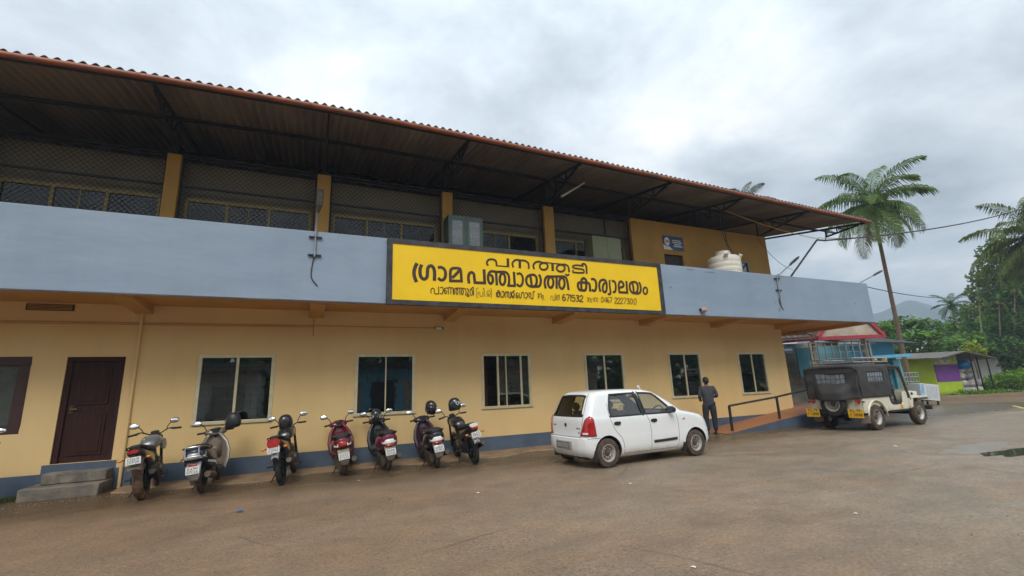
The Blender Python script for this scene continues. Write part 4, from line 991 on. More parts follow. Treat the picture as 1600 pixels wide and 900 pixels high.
def outline(z, off=0):
    _, xr, xf, w, a, b, c, d = cring(z)
    h = []
    for k in range(7): h.append((None, (w*.98-b)*k/6))                 # rear edge, centre to corner
    P = [(cx_rear(y, z), y) for _, y in h]
    for k in range(1, 7):
        an = PI/2*k/6; x = xr+a-a*math.cos(an)
        P.append((x+.03, cw(x, z)) if k < 6 else (xr+a+.03, cw(xr+a, z)))
    for k in range(1, 16): x = lerp(xr+a+.03, xf-c, k/16); P.append((x, cw(x, z)))
    for k in range(0, 7):
        an = PI/2*(1-k/6); x = xf-c+c*math.cos(an)
        P.append((x-.04*(k and 1)*(k/6 if k < 6 else 1)*0, cw(x, z)))
    yl = P[-1][1]
    xl = P[-1][0]
    for k in range(1, 7): y = yl*(1-k/6); P.append((xl+.0+.035*(1-(y/yl)**2 if yl > 0 else 0), y))
    return P
def car_ring(z, inset=0, dz=0):
    P = outline(z)
    half = P; full = half+[(x, -y) for x, y in reversed(half[1:-1])]
    if inset:
        cx = sum(p[0] for p in full)/len(full)
        out = []
        for x, y in full:
            out.append((x-math.copysign(min(inset, abs(x-cx)), x-cx) if abs(x-cx) > .6 else x, y-math.copysign(min(inset, abs(y)*.9), y)))
        full = out
    return [(x, y, z+dz) for x, y in full]
def boolean(o, cutter):
    b = o.modifiers.new('cut', 'BOOLEAN'); b.operation = 'DIFFERENCE'; b.object = cutter; b.solver = 'EXACT'
    dg = bpy.context.evaluated_depsgraph_get()
    me = bpy.data.meshes.new_from_object(o.evaluated_get(dg))
    o.modifiers.remove(b); o.data = me
    bpy.data.objects.remove(cutter)
white_paint = mat('car_white', (.80,.81,.81), .28, 0, .02, 2, coat=.8, dirt=(.33,.24,.17), dirtz=(.10,.30))
trim_dark = mat('car_interior', (.035,.035,.037), .8, 0, .2, 6)
car_glass = glass('car_glass', (.86,.90,.86), .01, 1.5)
steel_rim = mat('steel_rim', (.62,.61,.57), .45, .5, .15, 10)
disc_m = mat('wheel_disc_grey', (.36,.345,.31), .5, .4, .25, 14, col2=(.24,.20,.165))
rim_rust = mat('hub_rust', (.10,.055,.035), .8, .2, .3, 12)

def wheel(parent, name, loc, R, W, mats, side=1, rim_r=None, kind='steel', rot=0):
    rim_r = rim_r or R*.66
    tyre_m, rim_m = mats
    h = W/2
    t = MB().lathe([(rim_r,-h*.8),(rim_r+.01,-h),(R-.035,-h*1.02),(R-.012,-h*.88),(R,-h*.6),(R,h*.6),(R-.012,h*.88),(R-.035,h*1.02),(rim_r+.01,h),(rim_r,h*.8)], 36, rotm(x=90), close=True)
    # tread blocks
    w = t.build(name, tyre_m, parent, smooth=40, loc=loc)
    m = MB()
    f = side   # outer face direction along y: +1 or -1
    M = rotm(x=-90*f)
    if kind == 'steel':
        m.lathe([(rim_r+.004,h*.85),(rim_r-.012,h*.9),(rim_r-.022,h*.2),(rim_r*.80,h*-.05),(rim_r*.74,h*.0),(0,h*.0)], 32, M, cap=False)
    m.build('rim', rim_m, w, smooth=35)
    if kind == 'steel':
        m = MB(); m.lathe([(rim_r*.76,h*.02),(rim_r*.66,h*.40),(rim_r*.56,h*.50),(rim_r*.44,h*.40),(rim_r*.36,h*.18),(0,h*.18)], 28, M, cap=False); m.build('wheel_disc', disc_m, w, smooth=40)
        m = MB()
        for k in range(10):
            a = 2*PI*k/10
            m.ell((M @ Vector((rim_r*.62*math.cos(a), rim_r*.62*math.sin(a), h*.45))), (.013,.010,.013), None, 8, 6)
        m.lathe([(rim_r+.003,h*.93),(rim_r+.014,h*.97),(rim_r+.014,h*.8),(rim_r+.003,h*.8)], 32, M, close=True)
        m.build('vent_hole', black_metal, w)
        m = MB(); m.lathe([(rim_r*.30,h*.19),(rim_r*.27,h*.55),(rim_r*.16,h*.68),(0,h*.70)], 20, M)
        for k in range(4): m.tube([M @ Vector((rim_r*.46*math.cos(k*PI/2+.5), rim_r*.46*math.sin(k*PI/2+.5), h*.35)), M @ Vector((rim_r*.46*math.cos(k*PI/2+.5), rim_r*.46*math.sin(k*PI/2+.5), h*.55))], .010, 6)
        m.build('hub', rim_rust, w)
    return w
car = thing('parked_car', 'white five door hatchback parked in front of the office windows', 'car', (6.58,-3.12,0), (0,0,R_(2.6)))
m = MB()
zs = [.17,.19,.22,.27,.32,.39,.46,.52,.555,.565,.575,.61,.66,.71,.76,.80,.84,.87,.89,.91,.93,.95,.965,1.0,1.05,1.11,1.18,1.24,1.30,1.345,1.385,1.41,1.43,1.445,1.455,1.463,1.468]
m.loft([car_ring(z) for z in zs])
body = m.build('body', [white_paint, trim_dark], car, smooth=40)
def cutter(mb, idx=0):
    o = mb.build('cutter', [white_paint, trim_dark], car, smooth=0)
    for p in o.data.polygons: p.material_index = idx
    return o
bpy.context.view_layer.update()
# hollow cabin
zc = [.30,.5,.7,.9,.96,1.05,1.18,1.30,1.385,1.42]
def cab_ring(z):
    zz = z
    P = outline(zz); xr, xf = cring(zz)[1], cring(zz)[2]
    xf2 = min(xf, 1.02) if z < .95 else xf
    out = []
    full = P+[(x, -y) for x, y in reversed(P[1:-1])]
    for x, y in full:
        x = min(max(x, xr+.06), xf2-.07); yy = abs(y)-.045
        out.append((x, math.copysign(max(yy, .0), y) if abs(y) > .05 else y, z))
    return out
boolean(body, cutter(MB().loft([cab_ring(z) for z in zc]), 1))
def poly_round(p, k=4):
    P = cr_path([(a, 0, b) for a, b in p+[p[0]]], k); return [(q.x, q.z) for q in P[:-1]]
SW = [[(-1.05,.955),(-1.06,1.10),(-.98,1.345),(-.90,1.365),(-.36,1.375),(-.335,1.36),(-.255,.965),(-.28,.95),(-1.02,.945)],
      [(-.165,.965),(-.235,1.36),(-.22,1.375),(.10,1.355),(.22,1.30),(.42,1.13),(.60,.965),(.585,.95),(-.14,.95)]]
def cut_poly(poly, axis, a0, a1): boolean(body, cutter(MB().prism(poly, axis, a0, a1), 1))
for p in SW: cut_poly(p, 'y', -.9, .9)
RW = [(-.50,1.0),(-.47,1.06),(-.43,1.30),(-.40,1.355),(0,1.37),(.40,1.355),(.43,1.30),(.47,1.06),(.50,1.0),(.46,.975),(-.46,.975)]
cut_poly(RW, 'x', -1.9, -1.2)
FW = [(-.60,.985),(-.50,1.36),(0,1.385),(.50,1.36),(.60,.985)]
cut_poly(FW, 'x', .15, 1.2)
for x in (-1.18, 1.18):
    for sgn in (1, -1): 
        m = MB(); m.lathe([(.325,-.2),(.325,.2)], 40, rotm(x=90, loc=(x, sgn*.66, .275))); boolean(body, cutter(m, 1))
me = body.data
me.polygons.foreach_set('use_smooth', [True]*len(me.polygons)); me.set_sharp_from_angle(angle=R_(38))
# glass laid on the body surface
def side_patch(poly, sgn, off, name, mt, par, thick=0):
    # triangulated patch following the flank
    bm = bmesh.new()
    vs = [bm.verts.new((a, 0, b)) for a, b in poly]
    f = bm.faces.new(vs)
    bmesh.ops.triangulate(bm, faces=[f])
    bmesh.ops.subdivide_edges(bm, edges=bm.edges, cuts=4, use_grid_fill=True)
    for v in bm.verts: v.co.y = sgn*(cw(v.co.x, v.co.z)+off)
    bmesh.ops.recalc_face_normals(bm, faces=bm.faces)
    me = bpy.data.meshes.new(name); bm.to_mesh(me); bm.free()
    me.polygons.foreach_set('use_smooth', [True]*len(me.polygons)); me.materials.append(mt)
    o = bpy.data.objects.new(name, me); COL.objects.link(o); o.parent = par
    if thick:
        s_ = o.modifiers.new('t', 'SOLIDIFY'); s_.thickness = thick; s_.offset = 1
    return o
def end_patch(poly, fn, off, name, mt, par, thick=0):
    bm = bmesh.new()
    f = bm.faces.new([bm.verts.new((0, a, b)) for a, b in poly])
    bmesh.ops.triangulate(bm, faces=[f])
    bmesh.ops.subdivide_edges(bm, edges=bm.edges, cuts=4, use_grid_fill=True)
    for v in bm.verts: v.co.x = fn(v.co.y, v.co.z)+off
    bmesh.ops.recalc_face_normals(bm, faces=bm.faces)
    me = bpy.data.meshes.new(name); bm.to_mesh(me); bm.free()
    me.polygons.foreach_set('use_smooth', [True]*len(me.polygons)); me.materials.append(mt)
    o = bpy.data.objects.new(name, me); COL.objects.link(o); o.parent = par
    if thick:
        s_ = o.modifiers.new('t', 'SOLIDIFY'); s_.thickness = thick; s_.offset = 0
    return o
for sgn in (1, -1):
    for p in SW: side_patch(p, sgn, -.012, 'side_window', car_glass, car)
def side_strip(path, w, sgn, off, name, mt, par, thick=.004):
    m = MB(); P = cr_path([(a, 0, b) for a, b in path], 5); vs = []
    for k in range(len(P)):
        t = (P[min(k+1, len(P)-1)]-P[max(k-1, 0)]).normalized(); nn = Vector((-t.z, 0, t.x))*w/2
        for q in (P[k]+nn, P[k]-nn): vs.append((q.x, sgn*(cw(q.x, q.z)+off), q.z))
    m.add(vs, [(2*k, 2*k+1, 2*k+3, 2*k+2) for k in range(len(P)-1)])
    o = m.build(name, mt, par, smooth=60, weld=False)
    if thick: s_ = o.modifiers.new('t', 'SOLIDIFY'); s_.thickness = thick; s_.offset = 0
    return o
seam = mat('panel_gap', (.10,.10,.10), .8)
for sgn in (1, -1):
    side_strip([(-.245,1.385),(-.20,1.2),(-.15,.95),(-.10,.8),(-.075,.62),(-.085,.4),(-.10,.235)], .009, sgn, .0015, 'door_gap', seam, car, 0)
    side_strip([(-1.09,1.2),(-1.09,.95),(-1.05,.82),(-.98,.68),(-.86,.55),(-.80,.42),(-.78,.235)], .009, sgn, .0015, 'door_gap', seam, car, 0)
    side_strip([(.66,.93),(.69,.75),(.69,.5),(.66,.3),(.64,.235)], .009, sgn, .0015, 'door_gap', seam, car, 0)
    side_strip([(-.80,.232),(-.1,.232),(.64,.232)], .008, sgn, .0015, 'door_gap', seam, car, 0)
    side_strip([(-1.64,.565),(-1.5,.565),(-1.36,.56)], .008, sgn, .0015, 'bumper_gap', seam, car, 0)
    # black window surrounds
    for p in SW:
        side_strip(p+[p[0]], .035, sgn, .0025, 'window_seal', black_plastic, car, .004)
    side_strip([(-.32,1.36),(-.27,1.2),(-.21,.96)], .09, sgn, .0012, 'door_pillar', black_plastic, car, .003)
    side_strip([(-.02,.40),(.30,.405),(.62,.415)], .05, sgn, .008, 'rub_strip', black_plastic, car, .016)
    for x in (-.93, .02):
        h = side_patch(poly_round([(x-.075,.79),(x-.075,.83),(x,.845),(x+.075,.835),(x+.07,.785),(x,.775)]), sgn, .003, 'door_handle', black_plastic, car, .014)
    side_patch(poly_round([(.83,.80),(.87,.815),(.905,.80),(.87,.785)]), sgn, .003, 'indicator', amber_lens, car, .01)
    # tail lights and head lights on the corners
    TL = []
    m = MB(); vs = []; ny, nz = 9, 12
    for j in range(nz):
        u = j/(nz-1); z = lerp(.605, .975, u)
        _, xr, xf, w, a_, b_, _c, _d = cring(z)
        t0 = lerp(-.10, .42, u**1.6)+(.25*((u-.82)/.18)**2 if u > .82 else 0)-.0
        t1 = lerp(1.22, 1.0, u)-(.35*((u-.85)/.15)**2 if u > .85 else 0)
        for i in range(ny):
            t = lerp(t0, t1, i/(ny-1))
            if t < 0: y = w*.98-b_+t*b_*1.6; p = (cx_rear(y, z)-.004, y)
            elif t <= 1:
                an = PI/2*t; x = xr+a_-a_*math.cos(an); p = (x+.03-.006, cw(x, z)+.004)
            else: x = xr+a_+(t-1)*.30; p = (x+.03, cw(x+.001, z)+.006)
            vs.append((p[0], sgn*p[1], z))
    fs = [(j*ny+i, j*ny+i+1, (j+1)*ny+i+1, (j+1)*ny+i) for j in range(nz-1) for i in range(ny-1)]
    tl = m.add(vs, fs).build('tail_light', red_lens, car, smooth=60); s_ = tl.modifiers.new('t', 'SOLIDIFY'); s_.thickness = .02; s_.offset = 0
    m = MB(); pv = []
    for j in range(3):
        for i in range(4): 
            k = (j+1)*ny+2+i if False else (1+j)*ny+1+i
            pv.append((vs[k][0]-.014, vs[k][1]+sgn*.006, vs[k][2]))
    m.add(pv, [(j*4+i, j*4+i+1, (j+1)*4+i+1, (j+1)*4+i) for j in range(1) for i in range(3)])
    m.build('reversing_lens', clear_lens, tl, smooth=60)
    m = MB(); vs = []
    for j in range(6):
        z = lerp(.62, .80, j/5)
        for i in range(7):
            t = i/6; yy = lerp(.30, .66, t); xx = cx_front(yy, z); vs.append((xx+.006, sgn*yy, z))
    m.add(vs, [(j*7+i, j*7+i+1, (j+1)*7+i+1, (j+1)*7+i) for j in range(5) for i in range(6)]).build('headlight', clear_lens, car, smooth=60)
    # mirrors
    mm = MB().sl([(.50,0,1.0,.02,.02),(.49,0,1.0,.085,.05),(.44,0,1.01,.10,.065),(.40,0,1.01,.095,.06)], 16, 3)
    for v in range(len(mm.v)): mm.v[v] = (mm.v[v][0]+.04, sgn*(.79+mm.v[v][1]), mm.v[v][2])
    mm.bar((.53,sgn*.66,.97),(.52,sgn*.74,.99),.05,.04)
    mr = mm.build('wing_mirror', black_plastic, car)
    MB().bx(.437,.439,sgn*.79-.085,sgn*.79+.085,.955,1.065).build('mirror_glass', mirror_m, mr)
    m = MB(); m.bx(-1.515,-1.495,sgn*.68-.09,sgn*.68+.06,.13,.34); m.bx(.80,.82,sgn*.67-.09,sgn*.67+.06,.13,.32); m.build('mud_flap', rubber, car, bevel=.004)
rg = end_patch(RW, cx_rear, .012, 'rear_window', glass('car_rear_glass', (.70,.74,.66), .01, 1.5), car)
m = MB(); P = cr_path([(a, 0, b) for a, b in RW+[RW[0]]], 4); vs = []
for k in range(len(P)):
    t = (P[min(k+1, len(P)-1)]-P[max(k-1, 0)]).normalized(); nn = Vector((-t.z, 0, t.x))*.018
    for q in (P[k]+nn, P[k]-nn): vs.append((cx_rear(q.x, q.z)-.003, q.x, q.z))
m.add(vs, [(2*k, 2*k+1, 2*k+3, 2*k+2) for k in range(len(P)-1)]).build('window_seal', black_plastic, rg, smooth=60)
end_patch(FW, cx_front, -.01, 'windscreen', car_glass, car)
def rear_strip(path, w, off, name, mt):
    m = MB(); P = cr_path([(a, 0, b) for a, b in path], 5); vs = []
    for k in range(len(P)):
        t = (P[min(k+1, len(P)-1)]-P[max(k-1, 0)]).normalized(); nn = Vector((-t.z, 0, t.x))*w/2
        for q in (P[k]+nn, P[k]-nn): vs.append((cx_rear(q.x, q.z)-off, q.x, q.z))
    return m.add(vs, [(2*k, 2*k+1, 2*k+3, 2*k+2) for k in range(len(P)-1)]).build(name, mt, car, smooth=60, weld=False)
rear_strip([(-.56,.97),(-.52,.60),(-.45,.583),(0,.58),(.45,.583),(.52,.60),(.56,.97)], .009, .002, 'tailgate_gap', seam)
rear_strip([(-.55,1.0),(-.50,1.25),(-.46,1.40)], .008, .002, 'tailgate_gap', seam)
rear_strip([(.55,1.0),(.50,1.25),(.46,1.40)], .008, .002, 'tailgate_gap', seam)
# plate recess, plate, badge and lettering marks
m = MB(); m.bx(-1.752,-1.70,-.27,.27,.345,.50); m.build('plate_recess', mat('bumper_shadow', (.30,.30,.29), .6), car, bevel=.01)
pl = MB().bx(-1.762,-1.753,-.24,.24,.36,.485).build('number_plate', mat('old_plate', (.20,.19,.165), .5, 0, .3, 20), car, bevel=.003)
def scribble(x, y0, y1, z, h, n, axis='x', mt=None, par=None, name='characters', M=None):
    m = MB(); w = (y1-y0)/n
    for k in range(n):
        c = y0+(k+.5)*w; ww = abs(w)*.33
        for r in random.sample([(-1,-1,-.5,1),(.5,-1,1,1),(-1,.7,1,1),(-1,-.15,1,.15),(-1,-1,1,-.7)], 3):
            y_0, y_1 = c+r[0]*ww, c+r[2]*ww; z_0, z_1 = z+r[1]*h/2, z+r[3]*h/2
            q = len(m.v)*.00001
            if axis == 'x': m.add([(x-q,y_0,z_0),(x-q,y_1,z_0),(x-q,y_1,z_1),(x-q,y_0,z_1)], [(0,1,2,3)], M)
    return m.build(name, mt or ink, par, smooth=0, weld=False)
scribble(-1.7635, .20, -.20, .422, .07, 9, mt=mat('plate_grey_ink', (.45,.44,.40), .6), par=pl)
MB().tube([(cx_rear(0,.80)-.004,0,.80),(cx_rear(0,.80)-.012,0,.80)], .036, 20).build('badge', black_plastic, car)
def marks(y0, y1, z, h, n):
    m = MB(); w = (y1-y0)/n
    for k in range(n):
        c = y0+(k+.5)*w
        m.bx(cx_rear(c, z)-.004, cx_rear(c, z)-.001, c-abs(w)*.3, c+abs(w)*.3, z-h/2, z+h/2*random.uniform(.4,1))
    m.build('badge_letters', mat('badge_grey', (.16,.16,.17), .3, .6), car, smooth=0)
marks(-.36, -.50, .745, .03, 4); marks(-.42, -.50, .665, .03, 2); marks(.50, .38, .79, .03, 4)
MB().tube([(-1.6,-.35,.19),(-1.74,-.36,.185)], .022, 10).build('exhaust', dark_steel, car)
m = MB(); m.bx(-1.55,1.55,-.55,.55,.16,.28); m.build('underbody', trim_dark, car)
# rear bumper lower black lip
m = MB(); vs = []
for k in range(13):
    y = lerp(-.60,.60,k/12)
    for z in (.175,.215): vs.append((cx_rear(y, z)-.006, y, z))
m.add(vs, [(2*k, 2*k+1, 2*k+3, 2*k+2) for k in range(12)]).build('bumper_lip', black_plastic, car)
# seats, dash, steering wheel
seatm = mat('seat_cloth', (.05,.05,.055), .9, 0, .2, 8)
for x, y in ((.12,-.33),(.12,.33),(-.78,-.33),(-.78,.33)):
    m = MB(); m.sl([(x-.15,y,.40,.22,.09),(x+.30,y,.44,.22,.09)], 14, 3)
    m.loft([[(x-.10+(-.24*t)+(.07*math.cos(a)), y+.21*(1-.15*t)*math.copysign(abs(math.sin(a))**.6, math.sin(a)), .48+.56*t) for a in [2*PI*k/14 for k in range(14)]] for t in (0,.3,.7,1)])
    m.ell((x-.38,y,1.13), (.06,.12,.09)); m.tube([(x-.36,y,1.0),(x-.38,y,1.1)], .03, 6)
    m.build('seat', seatm, car)
MB().sl([(.62,0,.80,.62,.10),(.80,0,.86,.62,.10),(.92,0,.88,.6,.05)], 18, 3).build('dashboard', trim_dark, car)
m = MB(); cA = Vector((.50,-.33,.92)); ax = Vector((.85,0,-.5)).normalized(); u_ = Vector((0,1,0)); v_ = ax.cross(u_)
m.tube([cA+(u_*math.cos(2*PI*k/20)+v_*math.sin(2*PI*k/20))*.18 for k in range(20)], .016, 8, closed=True); m.tube([cA-u_*.17,cA+u_*.17], .014, 6); m.tube([cA, cA+ax*.25], .025, 6)
m.build('steering_wheel', black_plastic, car)
m = MB(); m.tube([(.12,0,1.36),(.12,0,1.31)], .01, 6); m.sl([(.10,0,1.29,.10,.03),(.12,0,1.29,.10,.03)], 12, 3); m.build('rear_view_mirror', black_plastic, car)
m = MB(); m.tube([(.02,-.42,1.43),(-.02,-.42,1.50)], .012, 8); m.ell((-.03,-.42,1.505), (.035,.02,.02)); m.build('aerial', white_plastic, car)
for x in (-1.18, 1.18):
    for sgn in (1, -1): wheel(car, 'wheel', (x, sgn*.65, .272), .272, .15, (muddy_rubber, steel_rim), sgn, .165)

# ------------------------------------------------------------ the open jeep with the canvas top
cream = mat('jeep_cream', (.66,.63,.50), .35, 0, .05, 3, coat=.3, dirt=(.25,.15,.08), dirtz=(.30,.62))
canvas = mat('jeep_canvas', (.04,.038,.038), .75, 0, .22, 3, bump=.5, bscale=9)
clearpl = mat('canvas_window', (.20,.235,.27), .18, 0, .35, 3)
J = thing('canvas_top_jeep', 'cream open jeep with black canvas top and roof rack beside the ramp', 'jeep', (16.38,-2.60,0), (0,0,R_(2.2)))
# tub side with the rear wheel arch
def arch(cx, r, n=10, a0=180, a1=0): return [(cx+r*math.cos(R_(a0+(a1-a0)*k/n)), .36+r*math.sin(R_(a0+(a1-a0)*k/n))) for k in range(n+1)]
for sgn in (1, -1):
    p = [(-1.86,.50),(-1.70,.50)]+[(x, z) for x, z in arch(-1.21,.47) if z >= .5]+[(-.70,.50),(.52,.50),(.58,.62),(.60,1.02),(.36,1.02),(.30,.72),(.22,.66),(-.28,.66),(-.40,.74),(-.46,1.0),(-1.86,1.0)]
    MB().prism(p, 'y', sgn*.70, sgn*.74).build('side_panel', cream, J, bevel=.008)
    a = arch(-1.21,.47,14); m = MB()
    vs = []
    for x, z in a:
        for y, rr in ((.74,1.0),(.765,1.0),(.765,1.05),(.74,1.08)): vs.append((-1.21+(x+1.21)*rr, sgn*y, .36+(z-.36)*rr))
    m.add(vs, [(4*k+i, 4*k+(i+1)%4, 4*k+4+(i+1)%4, 4*k+4+i) for k in range(14) for i in range(4)]); m.build('arch_lip', cream, J)
    MB().bx(-1.68,-.74,sgn*.46,sgn*.70,.66,.80).build('wheel_box', cream, J)
    # front fender: flat top and curved front, an apron behind
    p = [(.62,.86),(1.72,.86),(1.78,.80),(1.78,.74),(1.70,.81),(.82,.81),(.74,.56),(.60,.52),(.60,.80)]
    MB().prism(p, 'y', sgn*.50, sgn*.78).build('front_fender', cream, J, bevel=.01)
    MB().bx(.60,1.72,sgn*.44,sgn*.50,.55,.86).build('inner_panel', dark_steel, J)
    m = MB(); m.tube([(.55,sgn*.72,.50),(-.55,sgn*.72,.50)], .03, 8); m.bx(-.5,.5,sgn*.60,sgn*.76,.47,.50); m.build('footboard', dark_steel, J)
    # tail lamp, reflectors, mud flap
    t = MB().tube([(-1.87,sgn*.64,.84),(-1.93,sgn*.64,.84)], .062, 18).build('tail_light', red_lens, J)
    MB().tube([(-1.90,sgn*.64,.84),(-1.91,sgn*.64,.84)], .07, 18).build('bezel', black_plastic, t)
    MB().tube([(-1.87,sgn*.74,.82),(-1.90,sgn*.80,.82)], .02, 8).build('fuel_cap', black_metal, J)
    m = MB(); m.bx(-1.74,-1.72,sgn*.52,sgn*.78,.22,.44); m.build('mud_flap', mat('flap_cream', (.20,.17,.13), .8, 0, .3, 6), J, bevel=.006)
    m = MB(); m.bx(-2.0,-1.86,sgn*.44,sgn*.50,.48,.60); m.bx(-2.02,-1.97,sgn*.24,sgn*.40,.47,.60); m.build('bumperette', dark_steel, J, bevel=.01)
    # yellow plates under the corners
    pl = MB().bx(-2.055,-2.045,sgn*.60-.20,sgn*.60+.20,.38,.62).build('number_plate', plate_yellow, J, bevel=.004)
    for z, body_, sz in ((.555,'KL 79',.085),(.44,'C 5898',.085)):
        cu = bpy.data.curves.new('t', 'FONT'); cu.body = body_; cu.size = sz*1.35; cu.align_x = 'CENTER'; cu.extrude = .001
        o = bpy.data.objects.new('t', cu); COL.objects.link(o); bpy.context.view_layer.update()
        me = bpy.data.meshes.new_from_object(o.evaluated_get(bpy.context.evaluated_depsgraph_get())); bpy.data.objects.remove(o)
        me.transform(Matrix(((0,0,-1,-2.0575),(-1,0,0,sgn*.60),(0,1,0,z-.012),(0,0,0,1)))); me.materials.clear(); me.materials.append(ink)
        q = bpy.data.objects.new('characters', me); COL.objects.link(q); q.parent = pl
MB().bx(-1.86,.60,-.70,.70,.50,.54).build('floor', trim_dark, J)
tg = MB().bx(-1.87,-1.83,-.70,.70,.50,1.0).build('tailgate', cream, J, bevel=.008)
m = MB(); m.bx(-1.876,-1.87,-.50,.50,.60,.92); m.build('pressing', cream, tg, bevel=.004)
m = MB(); m.bx(-1.95,1.95,-.42,-.34,.40,.50); m.bx(-1.95,1.95,.34,.42,.40,.50); m.bx(-1.96,-1.88,-.60,.60,.46,.53); m.bx(1.88,1.98,-.74,.74,.42,.54); m.bx(-.3,.3,-.3,.3,.36,.44)
m.tube([(-1.21,-.6,.36),(-1.21,.6,.36)], .055, 8); m.tube([(1.21,-.6,.36),(1.21,.6,.36)], .05, 8); m.ell((-1.21,.1,.36),(.14,.13,.13)); m.tube([(-1.2,.1,.36),(.4,0,.45)], .04, 8)
m.build('chassis', dark_steel, J, bevel=.006)
# bonnet, cowl, grille
hd = MB().loft([[(x, y, z) for y, z in ((-w,.82),(-w,zt-.05),(-w+.06,zt),(w-.06,zt),(w,zt-.05),(w,.82))] for x, w, zt in ((.60,.60,1.06),(1.0,.55,1.05),(1.72,.50,1.0))]).build('bonnet', cream, J, bevel=.012)
m = MB(); m.bx(1.3,1.36,-.56,-.53,.90,.97); m.bx(1.3,1.36,.53,.56,.90,.97); m.build('latch', black_metal, hd)
gr = MB().bx(1.72,1.76,-.50,.50,.50,1.0).build('grille', cream, J, bevel=.01)
m = MB()
for k in range(7): m.bx(1.757,1.765,-.20+k*.06,-.165+k*.06,.58,.92)
m.build('slots', black_metal, gr, smooth=0)
for sgn in (1,-1): MB().tube([(1.74,sgn*.36,.80),(1.78,sgn*.36,.80)], .09, 20).build('headlight', clear_lens, J)
MB().bx(.52,.62,-.72,.72,.52,1.04).build('cowl', cream, J, bevel=.008)
# windscreen frame leaning back, glass, wiper
M = rotm(y=-12, loc=(.58,0,1.04))
m = MB()
for r in ((-.72,.72,0,.06),(-.72,.72,.70,.76)): m.bx(-.02,.02,r[0],r[1],r[2],r[3],M)
for r in ((-.72,-.66),(.66,.72),(-.02,.02)): m.bx(-.02,.02,r[0],r[1],.06,.70,M)
wf = m.build('windscreen_frame', cream, J, bevel=.005)
MB().bx(-.004,.004,-.66,.66,.06,.70,M).build('windscreen', car_glass, wf)
# canvas: roof, rear curtain, side curtains, hood bows
m = MB(); ny = 14; xs_ = [-1.93,-1.90,-1.84,-1.5,-1.0,-.4,.1,.42,.50]
def cz(x, y):
    z = 1.90-.05*(abs(y)/.76)**4-.012*math.sin((x+1.9)*5)**2
    if x > .1: z -= .10*((x-.1)/.4)**1.3
    return z
rings = []
for x in xs_:
    r = []
    for k in range(ny+1):
        y = -.77+1.54*k/ny; z = cz(x, y)-(.09 if x < -1.92 else (.03 if x < -1.89 else 0))
        if k in (0, ny): z -= .06
        r.append((x, y, z))
    rings.append(r)
vs = [p for r in rings for p in r]; n = ny+1
fs = [(i*n+k, i*n+k+1, (i+1)*n+k+1, (i+1)*n+k) for i in range(len(rings)-1) for k in range(ny)]
ct = m.add(vs, fs).build('canvas_roof', canvas, J, smooth=50); s_ = ct.modifiers.new('t','SOLIDIFY'); s_.thickness = .02; s_.offset = -1
def cloth(name, x0, x1, z0, z1, place, amp, holes, par, nx=26, nz=18, seed=1):
    rnd = random.Random(seed); ph = [(rnd.uniform(2,9), rnd.uniform(2,9), rnd.uniform(0,6)) for _ in range(5)]
    m = MB(); vs = []
    for j in range(nz+1):
        for i in range(nx+1):
            u, v = i/nx, j/nz
            d = sum(math.sin(a*u*2+b*v*2+c) for a, b, c in ph)/5*amp*(1-.7*abs(2*v-1)**3)
            vs.append(place(lerp(x0, x1, u), lerp(z0, z1, v), d))
    fs = []
    for j in range(nz):
        for i in range(nx):
            u, v = (i+.5)/nx, (j+.5)/nz
            if any(a < u < b and c < v < d for a, b, c, d in holes): continue
            fs.append((j*(nx+1)+i, j*(nx+1)+i+1, (j+1)*(nx+1)+i+1, (j+1)*(nx+1)+i))
    o = m.add(vs, fs).build(name, canvas, par, smooth=60, weld=False); s_ = o.modifiers.new('t','SOLIDIFY'); s_.thickness = .012
    return o
def _bul(a, z): return .24*max(0, 1-((a+.02)/.50)**4)*max(0, min(1, (1.36-z)/.26))**.8 if abs(a+.02) < .5 else 0
rc = cloth('rear_curtain', -.75, .75, .90, 1.83, lambda a, z, d: (-1.90-d-_bul(a, z)-.03*(1-(z-.9)/.93)*(1+.5*math.sin(a*9)), a, z-.05*max(0,1-(abs(a)/.55)**2)*max(0,1-(z-.9)/.3)), .05, [(.22,.78,.50,.80)], J, seed=3)
def grid_window(par, pts_fn, nu, nv):
    m = MB()
    vs = [pts_fn(i/nu, j/nv) for j in range(nv+1) for i in range(nu+1)]
    m.add(vs, [(j*(nu+1)+i, j*(nu+1)+i+1, (j+1)*(nu+1)+i+1, (j+1)*(nu+1)+i) for j in range(nv) for i in range(nu)])
    w = m.build('plastic_window', clearpl, par, smooth=0)
    m = MB()
    for j in range(nv+1): m.tube([pts_fn(i/nu, j/nv) for i in range(nu+1)], .008, 5)
    for i in range(nu+1): m.tube([pts_fn(i/nu, j/nv) for j in range(nv+1)], .008, 5)
    m.build('webbing', canvas, w, smooth=0, weld=False)
grid_window(rc, lambda u, v: (-1.905-.03*math.sin(u*5+v*3)*.5, lerp(-.42,.42,u), lerp(1.33,1.64,v)), 6, 2)
for sgn in (1, -1):
    sc = cloth('side_curtain', -1.90, -.30, .92, 1.84, lambda a, z, d: (a+.0*(z), sgn*(.765+d*.6+.02*math.sin((z-.9)*3.2)), z), .03, [(.28,.80,.50,.80)], J, seed=5)
    grid_window(sc, lambda u, v: (lerp(-1.44,-.64,u), sgn*.772, lerp(1.38,1.64,v)), 6, 2)
    m = MB(); m.tube([(-.28,sgn*.74,1.80),(-.24,sgn*.75,1.3),(-.18,sgn*.75,.98),(-.1,sgn*.75,.7)], .03, 8); m.tube([(.44,sgn*.73,1.76),(.60,sgn*.74,1.06),(.66,sgn*.75,.78)], .045, 8)
    m.tube([(-.3,sgn*.74,1.82),(.44,sgn*.74,1.77)], .035, 8); m.build('door_frame_roll', canvas, J)
m = MB()
